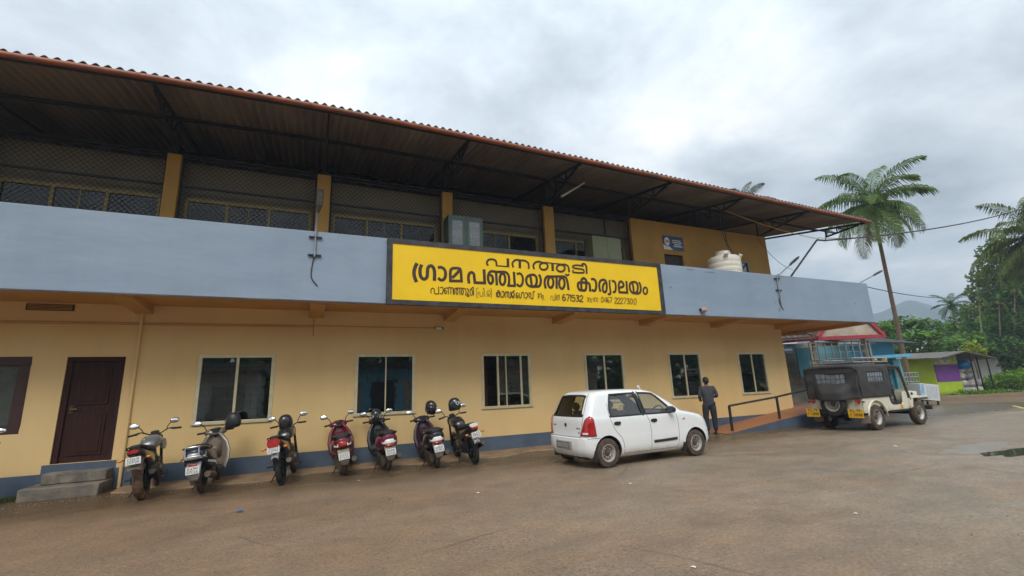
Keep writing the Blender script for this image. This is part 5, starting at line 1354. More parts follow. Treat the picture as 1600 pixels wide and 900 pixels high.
for x in (-1.85,-.9,-.25): m.tube([(x,-.71,1.0),(x,-.71,1.75),(x,-.6,1.83),(x,.6,1.83),(x,.71,1.75),(x,.71,1.0)], .018, 6)
m.build('hood_bow', dark_steel, J)
m = MB()
for y in (-.36,.36):
    m.sl([(.0,y,.72,.22,.07),(.42,y,.74,.22,.07)], 14, 3); m.bx(-.06,.03,y-.22,y+.22,.70,1.22)
for y in (-.52,.52): m.bx(-1.75,-.5,y-.17,y+.17,.80,.92)
m.build('seat', seatm, J, bevel=.03)
m = MB(); cA = Vector((.36,-.36,1.10)); ax = Vector((.8,0,-.6)).normalized(); v_ = ax.cross(Vector((0,1,0)))
m.tube([cA+(Vector((0,1,0))*math.cos(2*PI*k/18)+v_*math.sin(2*PI*k/18))*.19 for k in range(18)], .016, 6, closed=True); m.tube([cA-Vector((0,.18,0)),cA+Vector((0,.18,0))], .014, 6); m.tube([cA,cA+ax*.3], .02, 6); m.build('steering_wheel', black_plastic, J)
# spare wheel on the tailgate, half under the curtain
wheel(J, 'spare_wheel', (-2.01,-.02,.76), .35, .17, (rubber, steel_rim), -1, .21).rotation_euler = (0,0,R_(-90))
# roof rack
rk = thing('roof_rack', 'silver luggage rack lying on the black canvas top of the jeep', 'roof rack', (16.38,-2.60,0), (0,0,R_(2.2)))
m = MB(); z0 = 1.93; X0, X1, Yk = -1.72, .12, .62
for z in (z0+.02, z0+.14):
    m.tube([(X0,-Yk,z),(X1,-Yk,z),(X1,Yk,z),(X0,Yk,z)], .017, 8, closed=True)
m.build('rail', alu, rk)
m = MB()
for k in range(8):
    x = lerp(X0, X1, k/7); m.tube([(x,-Yk,z0+.02),(x,Yk,z0+.02)], .012, 6)
    for s_ in (-Yk, Yk): m.bar((x,s_,z0+.02),(x,s_,z0+.14),.02)
for k in range(5):
    y = lerp(-Yk,Yk,k/4)
    for x in (X0, X1): m.bar((x,y,z0+.02),(x,y,z0+.14),.02)
m.build('slat', alu, rk)
m = MB()
for x, y in ((-.55,-Yk),(.02,-Yk)): m.tube([(x-.03,y,z0+.08),(x+.03,y,z0+.08)], .05, 8)
m.build('tie_rope', mat('tie_orange', (.6,.33,.08), .7), rk)
st_ = MB().prism([(-.08,-.05),(.02,-.07),(.08,-.02),(.05,.05),(.0,.07),(-.07,.04)], 'y', -.742, -.745, Matrix.Translation((.16,0,.60))).build('sticker', mat('sticker_orange', (.65,.28,.03), .5, 0, .5, 30), J, smooth=0)
for x in (-1.21, 1.21):
    for sgn in (1, -1): wheel(J, 'wheel', (x, sgn*.64, .36), .36, .19, (muddy_rubber, steel_rim), sgn, .215)

# ------------------------------------------------------------ two-wheelers parked with their noses to the wall
silver_m = mat('fender_silver', (.42,.42,.41), .35, .4, .15, 6)
muddy_metal = mat('muddy_metal', (.07,.066,.062), .5, .5, .3, 10, col2=(.14,.105,.075))
alloy = mat('alloy_dark', (.06,.06,.062), .4, .6, .2, 8)
seat_black = mat('bike_seat', (.02,.02,.022), .65, 0, .25, 9, bump=.1, bscale=80)
tag_blue = mat('stripe_blue', (.03,.12,.40), .35); tag_red = mat('stripe_red', (.5,.05,.06), .35)
def disc_wheel(par, name, x, R, W, tyre, rimm, spokes=5, rr=.66):
    h = W/2
    rim_r = R*rr
    m = MB(); m.lathe([(rim_r,-h*.7),(rim_r+.012,-h*.95),(R-.05*R/.3,-h),(R-.012,-h*.62),(R,-h*.2),(R,h*.2),(R-.012,h*.62),(R-.05*R/.3,h),(rim_r+.012,h*.95),(rim_r,h*.7)], 36, rotm(x=90), close=True)
    # grooves of the tread
    for k in range(26):
        a = 2*PI*k/26
        for s_ in (-1, 1): m.bar((R*1.0*math.cos(a), s_*h*.08, R*1.0*math.sin(a)), ((R-.016)*math.cos(a+.09), s_*h*.8, (R-.016)*math.sin(a+.09)), .010, .008)
    w = m.build(name, tyre, par, loc=(x,0,R), weld=False)
    m = MB(); m.lathe([(rim_r+.004,-h*.75),(rim_r-.02,-h*.7),(rim_r-.02,h*.7),(rim_r+.004,h*.75)], 32, rotm(x=90), close=True)
    m.tube([(0,-h*1.1,0),(0,h*1.1,0)], R*.17, 14)
    for k in range(spokes):
        a = 2*PI*k/spokes+.3
        m.bar((R*.12*math.cos(a),0,R*.12*math.sin(a)),((rim_r-.012)*math.cos(a+.12),0,(rim_r-.012)*math.sin(a+.12)), h*.7, .03, (0,1,0))
    m.build('rim', rimm, w)
    m = MB(); m.tube([(0,-h*.9,0),(0,-h*.8,0)], R*.42, 20); m.build('brake_disc', dark_steel, w)
    return w
def mirrors(par, x, z, yb, spread, h, tilt=(0,0), size=(.078,.05), stalk=None, turned=(0,0)):
    for i, s in enumerate((1, -1)):
        p = [(x,s*yb,z),(x+.02,s*(yb+.03),z+h*.55),(x-.01,s*(yb+spread),z+h)]
        sk = MB().tube(cr_path(p, 4), .008, 8).build('mirror_stalk', black_metal, par)
        c = Vector((x-.02, s*(yb+spread+.045), z+h+.012))
        M = Euler((0, R_(14+tilt[i]-(9 if i == 1 else 0)), R_(s*-12+turned[i]))).to_matrix().to_4x4()
        hs = MB().ell(c, (.022, size[0], size[1]), M, 18, 10).build('mirror_housing', black_plastic, par)
        f = M @ Vector((-1,0,0))
        MB().ell(c+f*.014, (.011, size[0]*.9, size[1]*.86), M, 18, 10).build('mirror_glass', mirror_m, hs)
def plate(par, c, w, h, pitch, mt=plate_white):
    M = rotm(y=pitch, loc=c)
    p = MB().bx(-.004,.004,-w/2,w/2,-h/2,h/2, M).build('number_plate', mt, par, bevel=.003)
    scribble(-.0052, w*.40, -w*.40, h*.20, h*.32, 4, par=p, M=M); scribble(-.0052, w*.42, -w*.42, -h*.20, h*.34, 5, par=p, M=M)
    return p
def handlebar(par, x, z, half=.35, sweep=.08, rise=.03, grip=.12):
    MB().tube(cr_path([(x-sweep,half,z+rise*.6),(x-sweep*.3,half*.55,z+rise),(x,.08,z),(x,-.08,z),(x-sweep*.3,-half*.55,z+rise),(x-sweep,-half,z+rise*.6)],4), .011, 8).build('handlebar', black_metal, par)
    for s in (1,-1):
        MB().tube([(x-sweep*.7,s*(half-grip),z+rise*.75),(x-sweep*1.05,s*(half+.02),z+rise*.55)], .019, 10).build('grip', rubber, par)
        MB().tube([(x-sweep*.4+.02,s*(half-grip-.03),z+rise*.8),(x+.06-sweep*.8,s*(half-.02),z+rise*.5-.005)], .008, 6).build('lever', black_metal, par)
def scooter(label, loc, head, lean, body, apron, fender, accent=None, seat_y=.77, tail='red', plate_c=(-.47,.43), mats=None, steer=0, mirror=(0,0), rack=None, turned=(0,0), h=1.0):
    t = thing('scooter', label, 'scooter', loc, (R_(-lean),0,R_(head)), 'two-wheelers parked along the wall')
    disc_wheel(t, 'rear_wheel', 0, .225, .095, mats or muddy_rubber, alloy, 6, .6)
    # flank shell: wide at the hip, upswept tail
    b = MB().sl([(-.44,0,.69,.05,.04),(-.41,0,.67,.12,.09),(-.33,0,.645,.165,.125),(-.18,0,.61,.205,.16),(.0,0,.575,.215,.17),(.18,0,.55,.20,.175),(.33,0,.50,.155,.18),(.44,0,.44,.13,.15)], 22, 2.7)
    bo = b.build('body_shell', body, t, smooth=60)
    if accent:
        for s in (1,-1):
            m = MB(); m.add([(-.30,s*.186,.55),(.02,s*.218,.50),(.25,s*.178,.44),(.25,s*.178,.40),(.02,s*.218,.455),(-.30,s*.174,.52)],[(0,1,4,5),(1,2,3,4)]); m.build('side_trim', accent, bo, smooth=0)
    MB().sl([(-.40,0,seat_y-.0,.09,.02),(-.34,0,seat_y,.155,.055),(-.05,0,seat_y-.01,.17,.065),(.08,0,seat_y-.04,.14,.045),(.30,0,seat_y-.045,.115,.045),(.40,0,seat_y-.06,.08,.02)], 18, 2.6).build('seat', seat_black, t, smooth=60)
    # grab rail
    m = MB(); m.tube(cr_path([(-.10,.17,.74),(-.30,.175,.78),(-.46,.11,.80),(-.49,0,.805),(-.46,-.11,.80),(-.30,-.175,.78),(-.10,-.17,.74)],4), .012, 8)
    if rack: m.tube(cr_path([(-.38,.19,.60),(-.50,.12,.64),(-.52,0,.65),(-.50,-.12,.64),(-.38,-.19,.60)],4), .010, 8); m.tube([(-.50,.10,.645),(-.47,.10,.80)], .009, 6); m.tube([(-.50,-.10,.645),(-.47,-.10,.80)], .009, 6)
    m.build('grab_rail', rack or black_metal, t)
    # tail lamp cluster wrapped over the tail
    def cl(y0, y1, z0, z1, name, mt, par):
        m = MB(); vs = []; n = 8
        for j in range(4):
            z = lerp(z0, z1, j/3)
            for i in range(n+1):
                y = lerp(y0, y1, i/n); x = -.455+.10*(abs(y)/.14)**2.2+.02*j/3
                vs.append((x, y, z))
        o = m.add(vs, [(j*(n+1)+i, j*(n+1)+i+1, (j+1)*(n+1)+i+1, (j+1)*(n+1)+i) for j in range(3) for i in range(n)]).build(name, mt, par, smooth=60)
        s_ = o.modifiers.new('t','SOLIDIFY'); s_.thickness = .03; s_.offset = 0
        return o
    if tail == 'red':
        tl = cl(-.075,.075,.60,.70,'tail_light',red_lens,t); cl(.075,.155,.595,.675,'indicator',clear_lens,t); cl(-.155,-.075,.595,.675,'indicator',clear_lens,t)
    elif tail == 'clear':
        tl = cl(-.14,.14,.575,.665,'tail_light',clear_lens,t); cl(-.10,.10,.53,.573,'brake_light',red_lens,t)
    elif tail == 'low':
        cl(-.15,.15,.60,.70,'tail_panel',silver_m,t); cl(-.155,-.085,.60,.68,'indicator',clear_lens,t); cl(.085,.155,.60,.68,'indicator',clear_lens,t)
        MB().bx(-.475,-.43,-.06,.06,.485,.525).build('tail_light', red_lens, t, bevel=.01)
    # hanging rear mudguard and plate
    m = MB(); vs = []
    for j, (x, z, w) in enumerate(((-.40,.55,.11),(-.455,.48,.11),(-.47,.36,.10),(-.43,.27,.07),(-.40,.235,.04))):
        for i in range(7):
            y = lerp(-w, w, i/6); vs.append((x+.03*(abs(y)/.11)**2, y, z))
    o = m.add(vs, [(j*7+i, j*7+i+1, (j+1)*7+i+1, (j+1)*7+i) for j in range(4) for i in range(6)]).build('rear_mudguard', fender, t, smooth=60)
    s_ = o.modifiers.new('t','SOLIDIFY'); s_.thickness = .012
    plate(t, (plate_c[0]-.02,0,plate_c[1]), .20, .125, 12)
    # engine, exhaust, cover, stand, damper
    m = MB().sl([(-.12,.10,.24,.05,.09),(.1,.11,.25,.06,.11),(.38,.10,.27,.06,.10),(.46,.08,.28,.04,.07)], 14, 3); m.sl([(.2,-.03,.30,.10,.10),(.42,-.03,.30,.11,.10)], 14, 3)
    m.build('engine', muddy_metal, t, smooth=50)
    m = MB(); m.tube([(.32,-.10,.24),(.20,-.15,.2),(.08,-.16,.24)], .02, 8); m.tube([(.08,-.165,.25),(.05,-.165,.25),(-.30,-.18,.31),(-.36,-.18,.32)], [.03,.06,.062,.05], 14); m.build('exhaust', muddy_metal, t, smooth=50)
    m = MB(); m.tube([(-.02,.08,.25),(-.10,.09,.55)], .03, 10); m.build('shock_absorber', dark_steel, t)
    m = MB(); m.tube([(.38,.09,.25),(.34,.22,.05),(.28,.27,.0)], .012, 6); m.build('side_stand', black_metal, t); MB().tube([(.42,-.1,.22),(.2,-.12,.12)], .012, 6).build('centre_stand', black_metal, t)
    # floor, apron, steering head
    MB().sl([(.38,0,.30,.16,.07),(.50,0,.28,.19,.045),(.78,0,.28,.19,.045),(.86,0,.32,.18,.06)], 16, 4).build('floorboard', black_plastic, t)
    rings = []
    for z, x, w, d in ((.28,.82,.18,.05),(.42,.86,.235,.04),(.60,.915,.25,.03),(.76,.965,.205,.02),(.88,1.0,.12,.02),(.93,1.01,.08,.02)):
        rings.append([(x-.10*(abs(y)/w)**2-.0, y, z) for y in [lerp(-w, w, k/10) for k in range(11)]])
    vs = [p for r in rings for p in r]
    o = MB().add(vs, [(j*11+i, j*11+i+1, (j+1)*11+i+1, (j+1)*11+i) for j in range(5) for i in range(10)]).build('leg_shield', apron, t, smooth=60)
    if rack:
        for s in (0, 10): MB().tube([Vector(r[s])+Vector((.02,0,0)) for r in rings], .016, 6).build('edge_trim', white_plastic, o)
    s_ = o.modifiers.new('t','SOLIDIFY'); s_.thickness = .045; s_.offset = 1
    MB().sl([(.74,0,.62,.07,.05),(.80,0,.63,.11,.12),(.90,0,.64,.12,.16)], 14, 3).build('glove_box', apron, t)
    # steered parts
    sp = thing_part(t, (1.02,0,0), steer)
    MB().tube([(.0,0,.93),(.12,0,.55),(.19,.0,.42)], .035, 10).build('steering_column', black_metal, sp)
    m = MB(); m.tube([(.17,.065,.48),(.23,.065,.225)], .018, 8); m.tube([(.17,-.065,.48),(.23,-.065,.225)], .018, 8); m.build('fork', dark_steel, sp)
    w = disc_wheel(sp, 'front_wheel', .24, .225, .09, mats or muddy_rubber, alloy, 6, .6)
    rings = []
    for k in range(10):
        a = R_(150-k*15); r = .265
        rings.append([(.24+(r-.06*(abs(y)/.075)**3)*math.cos(a), y, .225+(r-.06*(abs(y)/.075)**3)*math.sin(a)) for y in [lerp(-.075,.075,i/6) for i in range(7)]])
    vs = [p for r in rings for p in r]
    o = MB().add(vs, [(j*7+i, j*7+i+1, (j+1)*7+i+1, (j+1)*7+i) for j in range(9) for i in range(6)]).build('front_fender', apron, sp, smooth=60)
    s_ = o.modifiers.new('t','SOLIDIFY'); s_.thickness = .012
    MB().sl([(-.10,0,.945,.10,.03),(-.06,0,.955,.17,.055),(.02,0,.96,.20,.075),(.08,0,.95,.15,.075),(.12,0,.94,.08,.05)], 18, 2.6).build('handlebar_cowl', apron, sp, smooth=60)
    MB().sl([(-.115,0,.975,.06,.02),(-.05,0,1.02,.09,.02),(.0,0,1.03,.07,.012)], 14, 2.6).build('speedometer', black_plastic, sp)
    MB().ell((.11,0,.94), (.03,.09,.06)).build('headlight', clear_lens, sp)
    handlebar(sp, .0, .965, .285, .07, .01, .11)
    mirrors(sp, -.02, .99, .15, .10, .16, mirror, turned=turned)
    unsteer(sp, t)
    return t
def unsteer(sp, t):                     # hand the turned pieces over to the thing itself
    for ch in list(sp.children):
        mw = sp.matrix_basis @ ch.matrix_basis
        ch.parent = t; ch.matrix_basis = mw
def thing_part(par, loc, steer):
    # the steered front end is a part: its own mesh is the steering stem bracket
    o = MB().tube([(0,0,.80),(-.005,0,.93)], .03, 10).build('steering_head', black_metal, par)
    o.location = loc; o.rotation_euler = (0,0,R_(steer))
    return o
def motorbike(label, loc, head, lean, tank_m, tail_m, fend, fat=.10, R=.30, tail='small', guard=None, steer=0, mirror=(0,0), turned=(0,0), tyre=None, wb=1.30, handle=(.32,.07,.035)):
    t = thing('motorbike', label, 'motorbike', loc, (R_(-lean),0,R_(head)), 'two-wheelers parked along the wall')
    disc_wheel(t, 'rear_wheel', 0, R, fat, tyre or rubber, alloy, 5, .68)
    m = MB(); z0 = R
    for s in (1,-1): m.bar((0,s*(fat/2+.035),R),(.46,s*.09,.40),.03,.05)
    m.build('swing_arm', black_metal, t)
    m = MB(); m.tube([(.05,.1,R+.03),(-.02,.1,.70)], .03, 10); m.tube([(.05,-.1,R+.03),(-.02,-.1,.70)], .03, 10); m.build('shock_absorber', dark_steel, t)
    # frame and engine
    m = MB(); m.tube([(1.02,0,.92),(.62,0,.78),(.0,0,.70)], .025, 8); m.tube([(1.0,0,.88),(.84,0,.40),(.42,0,.30)], .025, 8); m.build('frame', black_metal, t)
    m = MB().sl([(.38,0,.36,.10,.10),(.48,0,.38,.15,.13),(.72,0,.37,.15,.13),(.82,0,.36,.10,.09)], 16, 3.5)
    for k in range(6): m.bx(.60,.84,-.10,.10,.52+k*.032,.535+k*.032, rotm(y=8))
    m.tube([(.70,0,.50),(.68,0,.74)], .085, 12); m.tube([(.58,.12,.38),(.58,.175,.38)], .085, 18); m.tube([(.60,-.12,.38),(.60,-.185,.38)], .095, 18)
    m.build('engine', muddy_metal, t, smooth=40)
    m = MB(); m.tube(cr_path([(.80,-.06,.48),(.90,-.09,.38),(.72,-.15,.24),(.30,-.17,.26)],4), .022, 8); m.tube([(.30,-.17,.265),(.24,-.17,.275),(-.12,-.19,.40),(-.22,-.19,.43)], [.03,.055,.058,.045], 14); m.build('exhaust', black_metal if fat > .12 else muddy_metal, t, smooth=50)
    # tank, seat, side panel, tail
    MB().sl([(.46,0,.80,.09,.06),(.55,0,.83,.13,.10),(.72,0,.87,.155,.125),(.90,0,.88,.14,.11),(1.0,0,.87,.09,.07)], 20, 2.5).build('fuel_tank', tank_m, t, smooth=60)
    if fat > .12:
        for s in (1,-1): MB().sl([(.72,s*.15,.78,.02,.05),(.85,s*.17,.80,.03,.10),(1.02,s*.16,.80,.02,.07)], 12, 3).build('tank_shroud', tank_m, t)
    MB().sl([(-.30,0,.86,.06,.025),(-.22,0,.86,.10,.04),(.02,0,.825,.12,.045),(.16,0,.79,.13,.045),(.40,0,.79,.12,.045),(.50,0,.80,.08,.03)], 18, 2.8).build('seat', seat_black, t, smooth=60)
    tp = MB().sl([(-.40,0,.80,.06,.035),(-.34,0,.79,.10,.065),(-.15,0,.75,.115,.075),(.15,0,.68,.12,.10),(.42,0,.62,.11,.13),(.5,0,.60,.07,.10)], 18, 3).build('tail_fairing', tail_m, t, smooth=60)
    m = MB(); m.tube(cr_path([(.0,.125,.80),(-.22,.125,.84),(-.36,.09,.87),(-.39,0,.875),(-.36,-.09,.87),(-.22,-.125,.84),(.0,-.125,.80)],3), .012, 8); m.build('grab_rail', black_metal, t)
    if tail == 'big':
        m = MB().sl([(-.44,0,.77,.10,.075),(-.40,0,.77,.11,.085),(-.36,0,.77,.10,.08)], 16, 3); m.build('tail_light', red_lens, t, smooth=50)
        px_ = -.43
    else:
        m = MB().sl([(-.43,0,.80,.06,.022),(-.41,0,.80,.075,.03),(-.37,0,.80,.07,.03)], 16, 3); m.build('tail_light', red_lens, t, smooth=50)
        if tail == 'lens': MB().sl([(-.42,0,.855,.09,.03),(-.38,0,.86,.10,.04),(-.33,0,.86,.09,.03)], 16, 3).build('lamp_cover', clear_lens, t, smooth=50)
        px_ = -.42
    # mudguard
    rings = []; Rg = R+.05
    for k in range(9):
        a = R_(75+k*(9 if fend != 'long' else 12)); w = fat*.72
        rings.append([(Rg*math.cos(a)-(.03 if k > 4 else 0)-.10*k/8, y, R+Rg*math.sin(a)+.10*(1-k/8)+.04) for y in [lerp(-w, w, i/6) for i in range(7)]])
    for r in rings:
        for i in range(7): r[i] = (r[i][0], r[i][1], r[i][2]-.045*(abs(i-3)/3)**2.5)
    vs = [p for r in rings for p in r]
    o = MB().add(vs, [(j*7+i, j*7+i+1, (j+1)*7+i+1, (j+1)*7+i) for j in range(8) for i in range(6)]).build('rear_mudguard', guard or black_plastic, t, smooth=60)
    s_ = o.modifiers.new('t','SOLIDIFY'); s_.thickness = .01
    plate(t, (px_-.015,0,.665), .20, .115, 14)
    m = MB(); m.bx(px_-.004,px_+.02,-.03,.03,.68,.76); m.build('plate_bracket', black_metal, t)
    for s in (1,-1):
        i_ = MB().tube([(-.33,s*.08,.70),(-.36,s*.16,.69)], .008, 6).build('indicator_stalk', black_metal, t)
        MB().ell((-.37,s*.185,.69), (.028,.035,.022)).build('indicator', amber_lens, i_)
        MB().bx(.30,.36,s*.14-.0,s*.30,.30,.33).build('foot_peg', rubber, t, bevel=.005)
    m = MB(); m.tube([(.45,.10,.30),(.40,.22,.10),(.36,.28,.0)], .012, 6); m.build('stand', black_metal, t)
    m = MB(); m.bx(-.02,.46,fat/2+.05,fat/2+.075,R-.04,R+.09); m.build('chain_cover', dark_steel, t, bevel=.01)
    sp = thing_part(t, (1.05,0,0), steer)
    fx = wb-1.05
    m = MB()
    for s in (1,-1): m.tube([(-.04,s*.09,.95),(fx,s*.09,R)], .024, 10)
    m.build('fork', dark_steel, sp)
    disc_wheel(sp, 'front_wheel', fx, R, .09, tyre or rubber, alloy, 5, .68)
    rings = []
    for k in range(9):
        a = R_(150-k*14); r = R+.035
        rings.append([(fx+(r-.04*(abs(y)/.06)**3)*math.cos(a), y, R+(r-.04*(abs(y)/.06)**3)*math.sin(a)) for y in [lerp(-.06,.06,i/4) for i in range(5)]])
    vs = [p for r in rings for p in r]
    o = MB().add(vs, [(j*5+i, j*5+i+1, (j+1)*5+i+1, (j+1)*5+i) for j in range(8) for i in range(4)]).build('front_fender', tank_m, sp, smooth=60); s_ = o.modifiers.new('t','SOLIDIFY'); s_.thickness = .01
    MB().sl([(-.02,0,.93,.06,.05),(.03,0,.90,.12,.11),(.10,0,.88,.12,.11),(.14,0,.87,.09,.08)], 16, 2.6).build('headlamp_cowl', tail_m, sp, smooth=60)
    MB().ell((.135,0,.87), (.025,.085,.07)).build('headlight', clear_lens, sp)
    MB().sl([(-.07,0,1.0,.06,.02),(.0,0,1.03,.07,.03),(.03,0,1.02,.05,.02)], 12, 3).build('speedometer', black_plastic, sp)
    handlebar(sp, -.04, 1.0, *handle)
    mirrors(sp, -.05, 1.03, .17, .09, .15, mirror, turned=turned)
    unsteer(sp, t)
    return t
BODY = lambda n, c, **k: mat(n, c, .28, 0, .08, 6, coat=.6, **k)
black_gloss = BODY('bike_black', (.016,.016,.018)); maroon = BODY('bike_maroon', (.13,.010,.022)); wine = BODY('bike_wine', (.17,.012,.05))
brown_ap = BODY('apron_bronze', (.15,.115,.085)); navy = BODY('scooter_navy', (.018,.022,.045)); grey_tank = BODY('tank_grey', (.12,.125,.13)); purple_black = BODY('cowl_plum', (.035,.015,.022))
mud_guard = mat('muddy_guard', (.17,.14,.10), .75, 0, .3, 7, col2=(.10,.085,.07))
cream_guard = mat('cream_guard', (.30,.26,.19), .6, 0, .2, 8)
orange_tyre = mat('muddy_tyre', (.035,.034,.033), .9, 0, .3, 9, col2=(.26,.12,.05))
B1 = motorbike('muddy black motorbike with a fat rear tyre parked beside the door steps', (-2.39,-1.66,0), 92, 8, grey_tank, black_gloss, 'short', .145, .30, 'small', mud_guard, 16, (0,0), tyre=orange_tyre, handle=(.38,.07,.06), turned=(0,0))
S2 = scooter('navy scooter with bronze leg shield and white grab rail under the first sliding window', (-1.56,-1.58,0), 85, 7, navy, brown_ap, silver_m, white_plastic, tail='low', rack=alu, steer=14)
for k, mt in enumerate((tag_blue, tag_red)):
    o = MB().add([(.02+k*.05,-.2195,.60-.0*k),(.045+k*.05,-.2195,.60),(.145+k*.05,-.2135,.47),(.12+k*.05,-.2135,.47)], [(0,1,2,3)]).build('stripe', mt, S2, smooth=0)
B3 = motorbike('black commuter motorbike with a big red tail light and a helmet on its tank', (-.30,-1.68,0), 81, 8, black_gloss, black_gloss, 'short', .095, .30, 'big', silver_m, 6, (0,0))
S4 = scooter('maroon scooter with a red and white tail light, leftmost of the two red scooters', (.84,-1.34,0), 88, 9, maroon, maroon, cream_guard, tail='red', steer=8, plate_c=(-.47,.42))
S5 = scooter('wine red scooter with a clear tail light and black front cowl', (1.68,-1.33,0), 91, 6, wine, black_gloss, cream_guard, tail='clear', steer=-14, plate_c=(-.47,.42))
S6 = scooter('black scooter with a plum handlebar cowl and white badge across its tail', (2.65,-1.58,0), 88, 8, black_gloss, purple_black, silver_m, tail='clear', steer=10)
B7 = motorbike('black motorbike with a helmet hung on its mirror, last two-wheeler before the car', (3.47,-1.70,0), 91, 11, black_gloss, black_gloss, 'short', .10, .29, 'lens', silver_m, -6, (0,0))
S0 = scooter('dark red scooter cut off by the left edge of the photo', (-4.95,-1.75,0), 84, 7, maroon, maroon, cream_guard, tail='red', steer=6)
bpy.context.view_layer.update()
# helmets: each its own thing
visor_m = mat('visor', (.03,.03,.035), .08, 0, .1, coat=.6)
def helmet(label, loc, rot, shell, full=True, decal=None):
    t = thing('helmet', label, 'helmet', loc, tuple(R_(a) for a in rot), 'helmets left on the two-wheelers')
    m = MB(); rings = []
    n = 24
    prof = [(.06,-.155),(.10,-.15),(.122,-.11),(.128,-.04),(.128,.02),(.115,.075),(.088,.115),(.05,.138),(.0,.145)]
    m.lathe(prof, n)
    for i in range(len(m.v)):
        x, y, z = m.v[i]; m.v[i] = (x*1.14-.01+(.03 if z < -.05 and x > 0 else 0), y*.96, z)
    m.build('shell', shell, t, smooth=60)
    m = MB(); vs = []
    for j in range(6):
        z = lerp(-.065,.05,j/5)
        for i in range(13):
            a = R_(-75+150*i/12); r = .134-.012*(j/5)**2
            vs.append((r*1.15*math.cos(a)-.006, r*.98*math.sin(a), z))
    o = m.add(vs, [(j*13+i, j*13+i+1, (j+1)*13+i+1, (j+1)*13+i) for j in range(5) for i in range(12)]).build('visor', visor_m, t, smooth=60)
    s_ = o.modifiers.new('t','SOLIDIFY'); s_.thickness = .004
    MB().lathe([(.055,-.158),(.10,-.154),(.10,-.145),(.055,-.145)], 20, close=True).build('rim_trim', rubber, t)
    if decal:
        for s in (1,-1):
            m = MB(); vs = []
            for k, (a, z) in enumerate(((110,.06),(130,.03),(150,.05),(165,.0),(150,-.02),(130,-.05),(115,-.02))):
                r = .131-.15*max(0,z-.02); vs.append((r*1.14*math.cos(R_(a))-.011, s*r*.965*math.sin(R_(a)), z))
            m.add(vs, [tuple(range(7))]).build('decal', decal, t, smooth=0)
    return t
def on(thing_, p): return thing_.matrix_world @ Vector(p)
hb = BODY('helmet_black', (.02,.021,.023)); decm = mat('helmet_decal', (.45,.46,.47), .4)
helmet('matt black helmet hung on the right mirror of the navy scooter', on(S2,(1.02,-.30,1.14)), (0,15,150), mat('helmet_matt', (.018,.018,.02), .45))
helmet('glossy black helmet resting on the tank of the big red tail light motorbike', on(B3,(.78,.0,1.10)), (0,-10,60), hb)
helmet('black half helmet with grey marks on the front of the wine red scooter', on(S5,(.96,.02,1.10)), (0,-12,80), hb, decal=decm)
helmet('black helmet on the right mirror of the plum cowled black scooter', on(S6,(1.02,-.26,1.20)), (10,20,-60), hb, decal=decm)
helmet('black and silver helmet on top of the last motorbike beside the car', on(B7,(1.02,-.10,1.27)), (0,10,150), hb, decal=decm)

# ------------------------------------------------------------ man standing at the foot of the ramp, back turned
def skin_body(name, pts, edges, mt, par, sub=2, root=0):
    me = bpy.data.meshes.new(name); me.from_pydata([p[:3] for p in pts], edges, [])
    o = bpy.data.objects.new(name, me); COL.objects.link(o)
    sk = o.modifiers.new('skin', 'SKIN'); sk.use_smooth_shade = True
    for i, p in enumerate(pts):
        v = me.skin_vertices[0].data[i]; v.radius = (p[3], p[4] if len(p) > 4 else p[3]); v.use_root = (i == root)
    ss = o.modifiers.new('sub', 'SUBSURF'); ss.levels = sub; ss.render_levels = sub
    bpy.context.view_layer.update()
    out = bpy.data.meshes.new_from_object(o.evaluated_get(bpy.context.evaluated_depsgraph_get()))
    bpy.data.objects.remove(o)
    out.polygons.foreach_set('use_smooth', [True]*len(out.polygons)); out.materials.clear(); out.materials.append(mt)
    q = bpy.data.objects.new(name, out); COL.objects.link(q); q.parent = par
    return q
skin_m = mat('skin_brown', (.16,.075,.04), .55, 0, .08, 6)
hair_m = mat('hair_black', (.012,.011,.011), .6, 0, .3, 40, bump=.3)
shirt_m = mat('shirt_grey', (.048,.052,.065), .85, 0, .18, 9, bump=.5, bscale=18)
trou_m = mat('trousers_dark', (.022,.023,.031), .85, 0, .2, 7, bump=.4, bscale=16)
shoe_m = mat('sandal_brown', (.05,.028,.018), .6)
P = thing('person', 'man in dark grey shirt standing at the foot of the ramp, back turned', 'person', (11.22,-.98,.012), (0,0,R_(58)))
# local: x forward, y left, z up; height 1.66
J_ = [(0,0,.90,.11,.145),(0,0,1.02,.10,.13),(.0,0,1.18,.10,.15),(.0,0,1.33,.09,.165),(.01,0,1.42,.055,.06),(.02,0,1.475,.05,.052),(.03,0,1.57,.085,.075),(.03,0,1.635,.06,.058),
 (0,.17,1.355,.055),(-.03,.235,1.10,.043),(.14,.20,.98,.034),(.21,.165,.985,.026),(.24,.15,.99,.026),
 (0,-.17,1.355,.055),(-.05,-.25,1.12,.043),(.16,-.22,1.08,.034),(.23,-.19,1.11,.026),(.26,-.175,1.12,.026),
 (0,.095,.84,.088),(.015,.105,.48,.058),(-.01,.11,.10,.040),(.11,.115,.035,.036),
 (0,-.095,.84,.088),(.03,-.11,.48,.058),(.02,-.12,.10,.040),(.14,-.13,.035,.036)]
E_ = [(0,1),(1,2),(2,3),(3,4),(4,5),(5,6),(6,7),(3,8),(8,9),(9,10),(10,11),(11,12),(3,13),(13,14),(14,15),(15,16),(16,17),(0,18),(18,19),(19,20),(20,21),(0,22),(22,23),(23,24),(24,25)]
skin_body('body', J_, E_, skin_m, P)
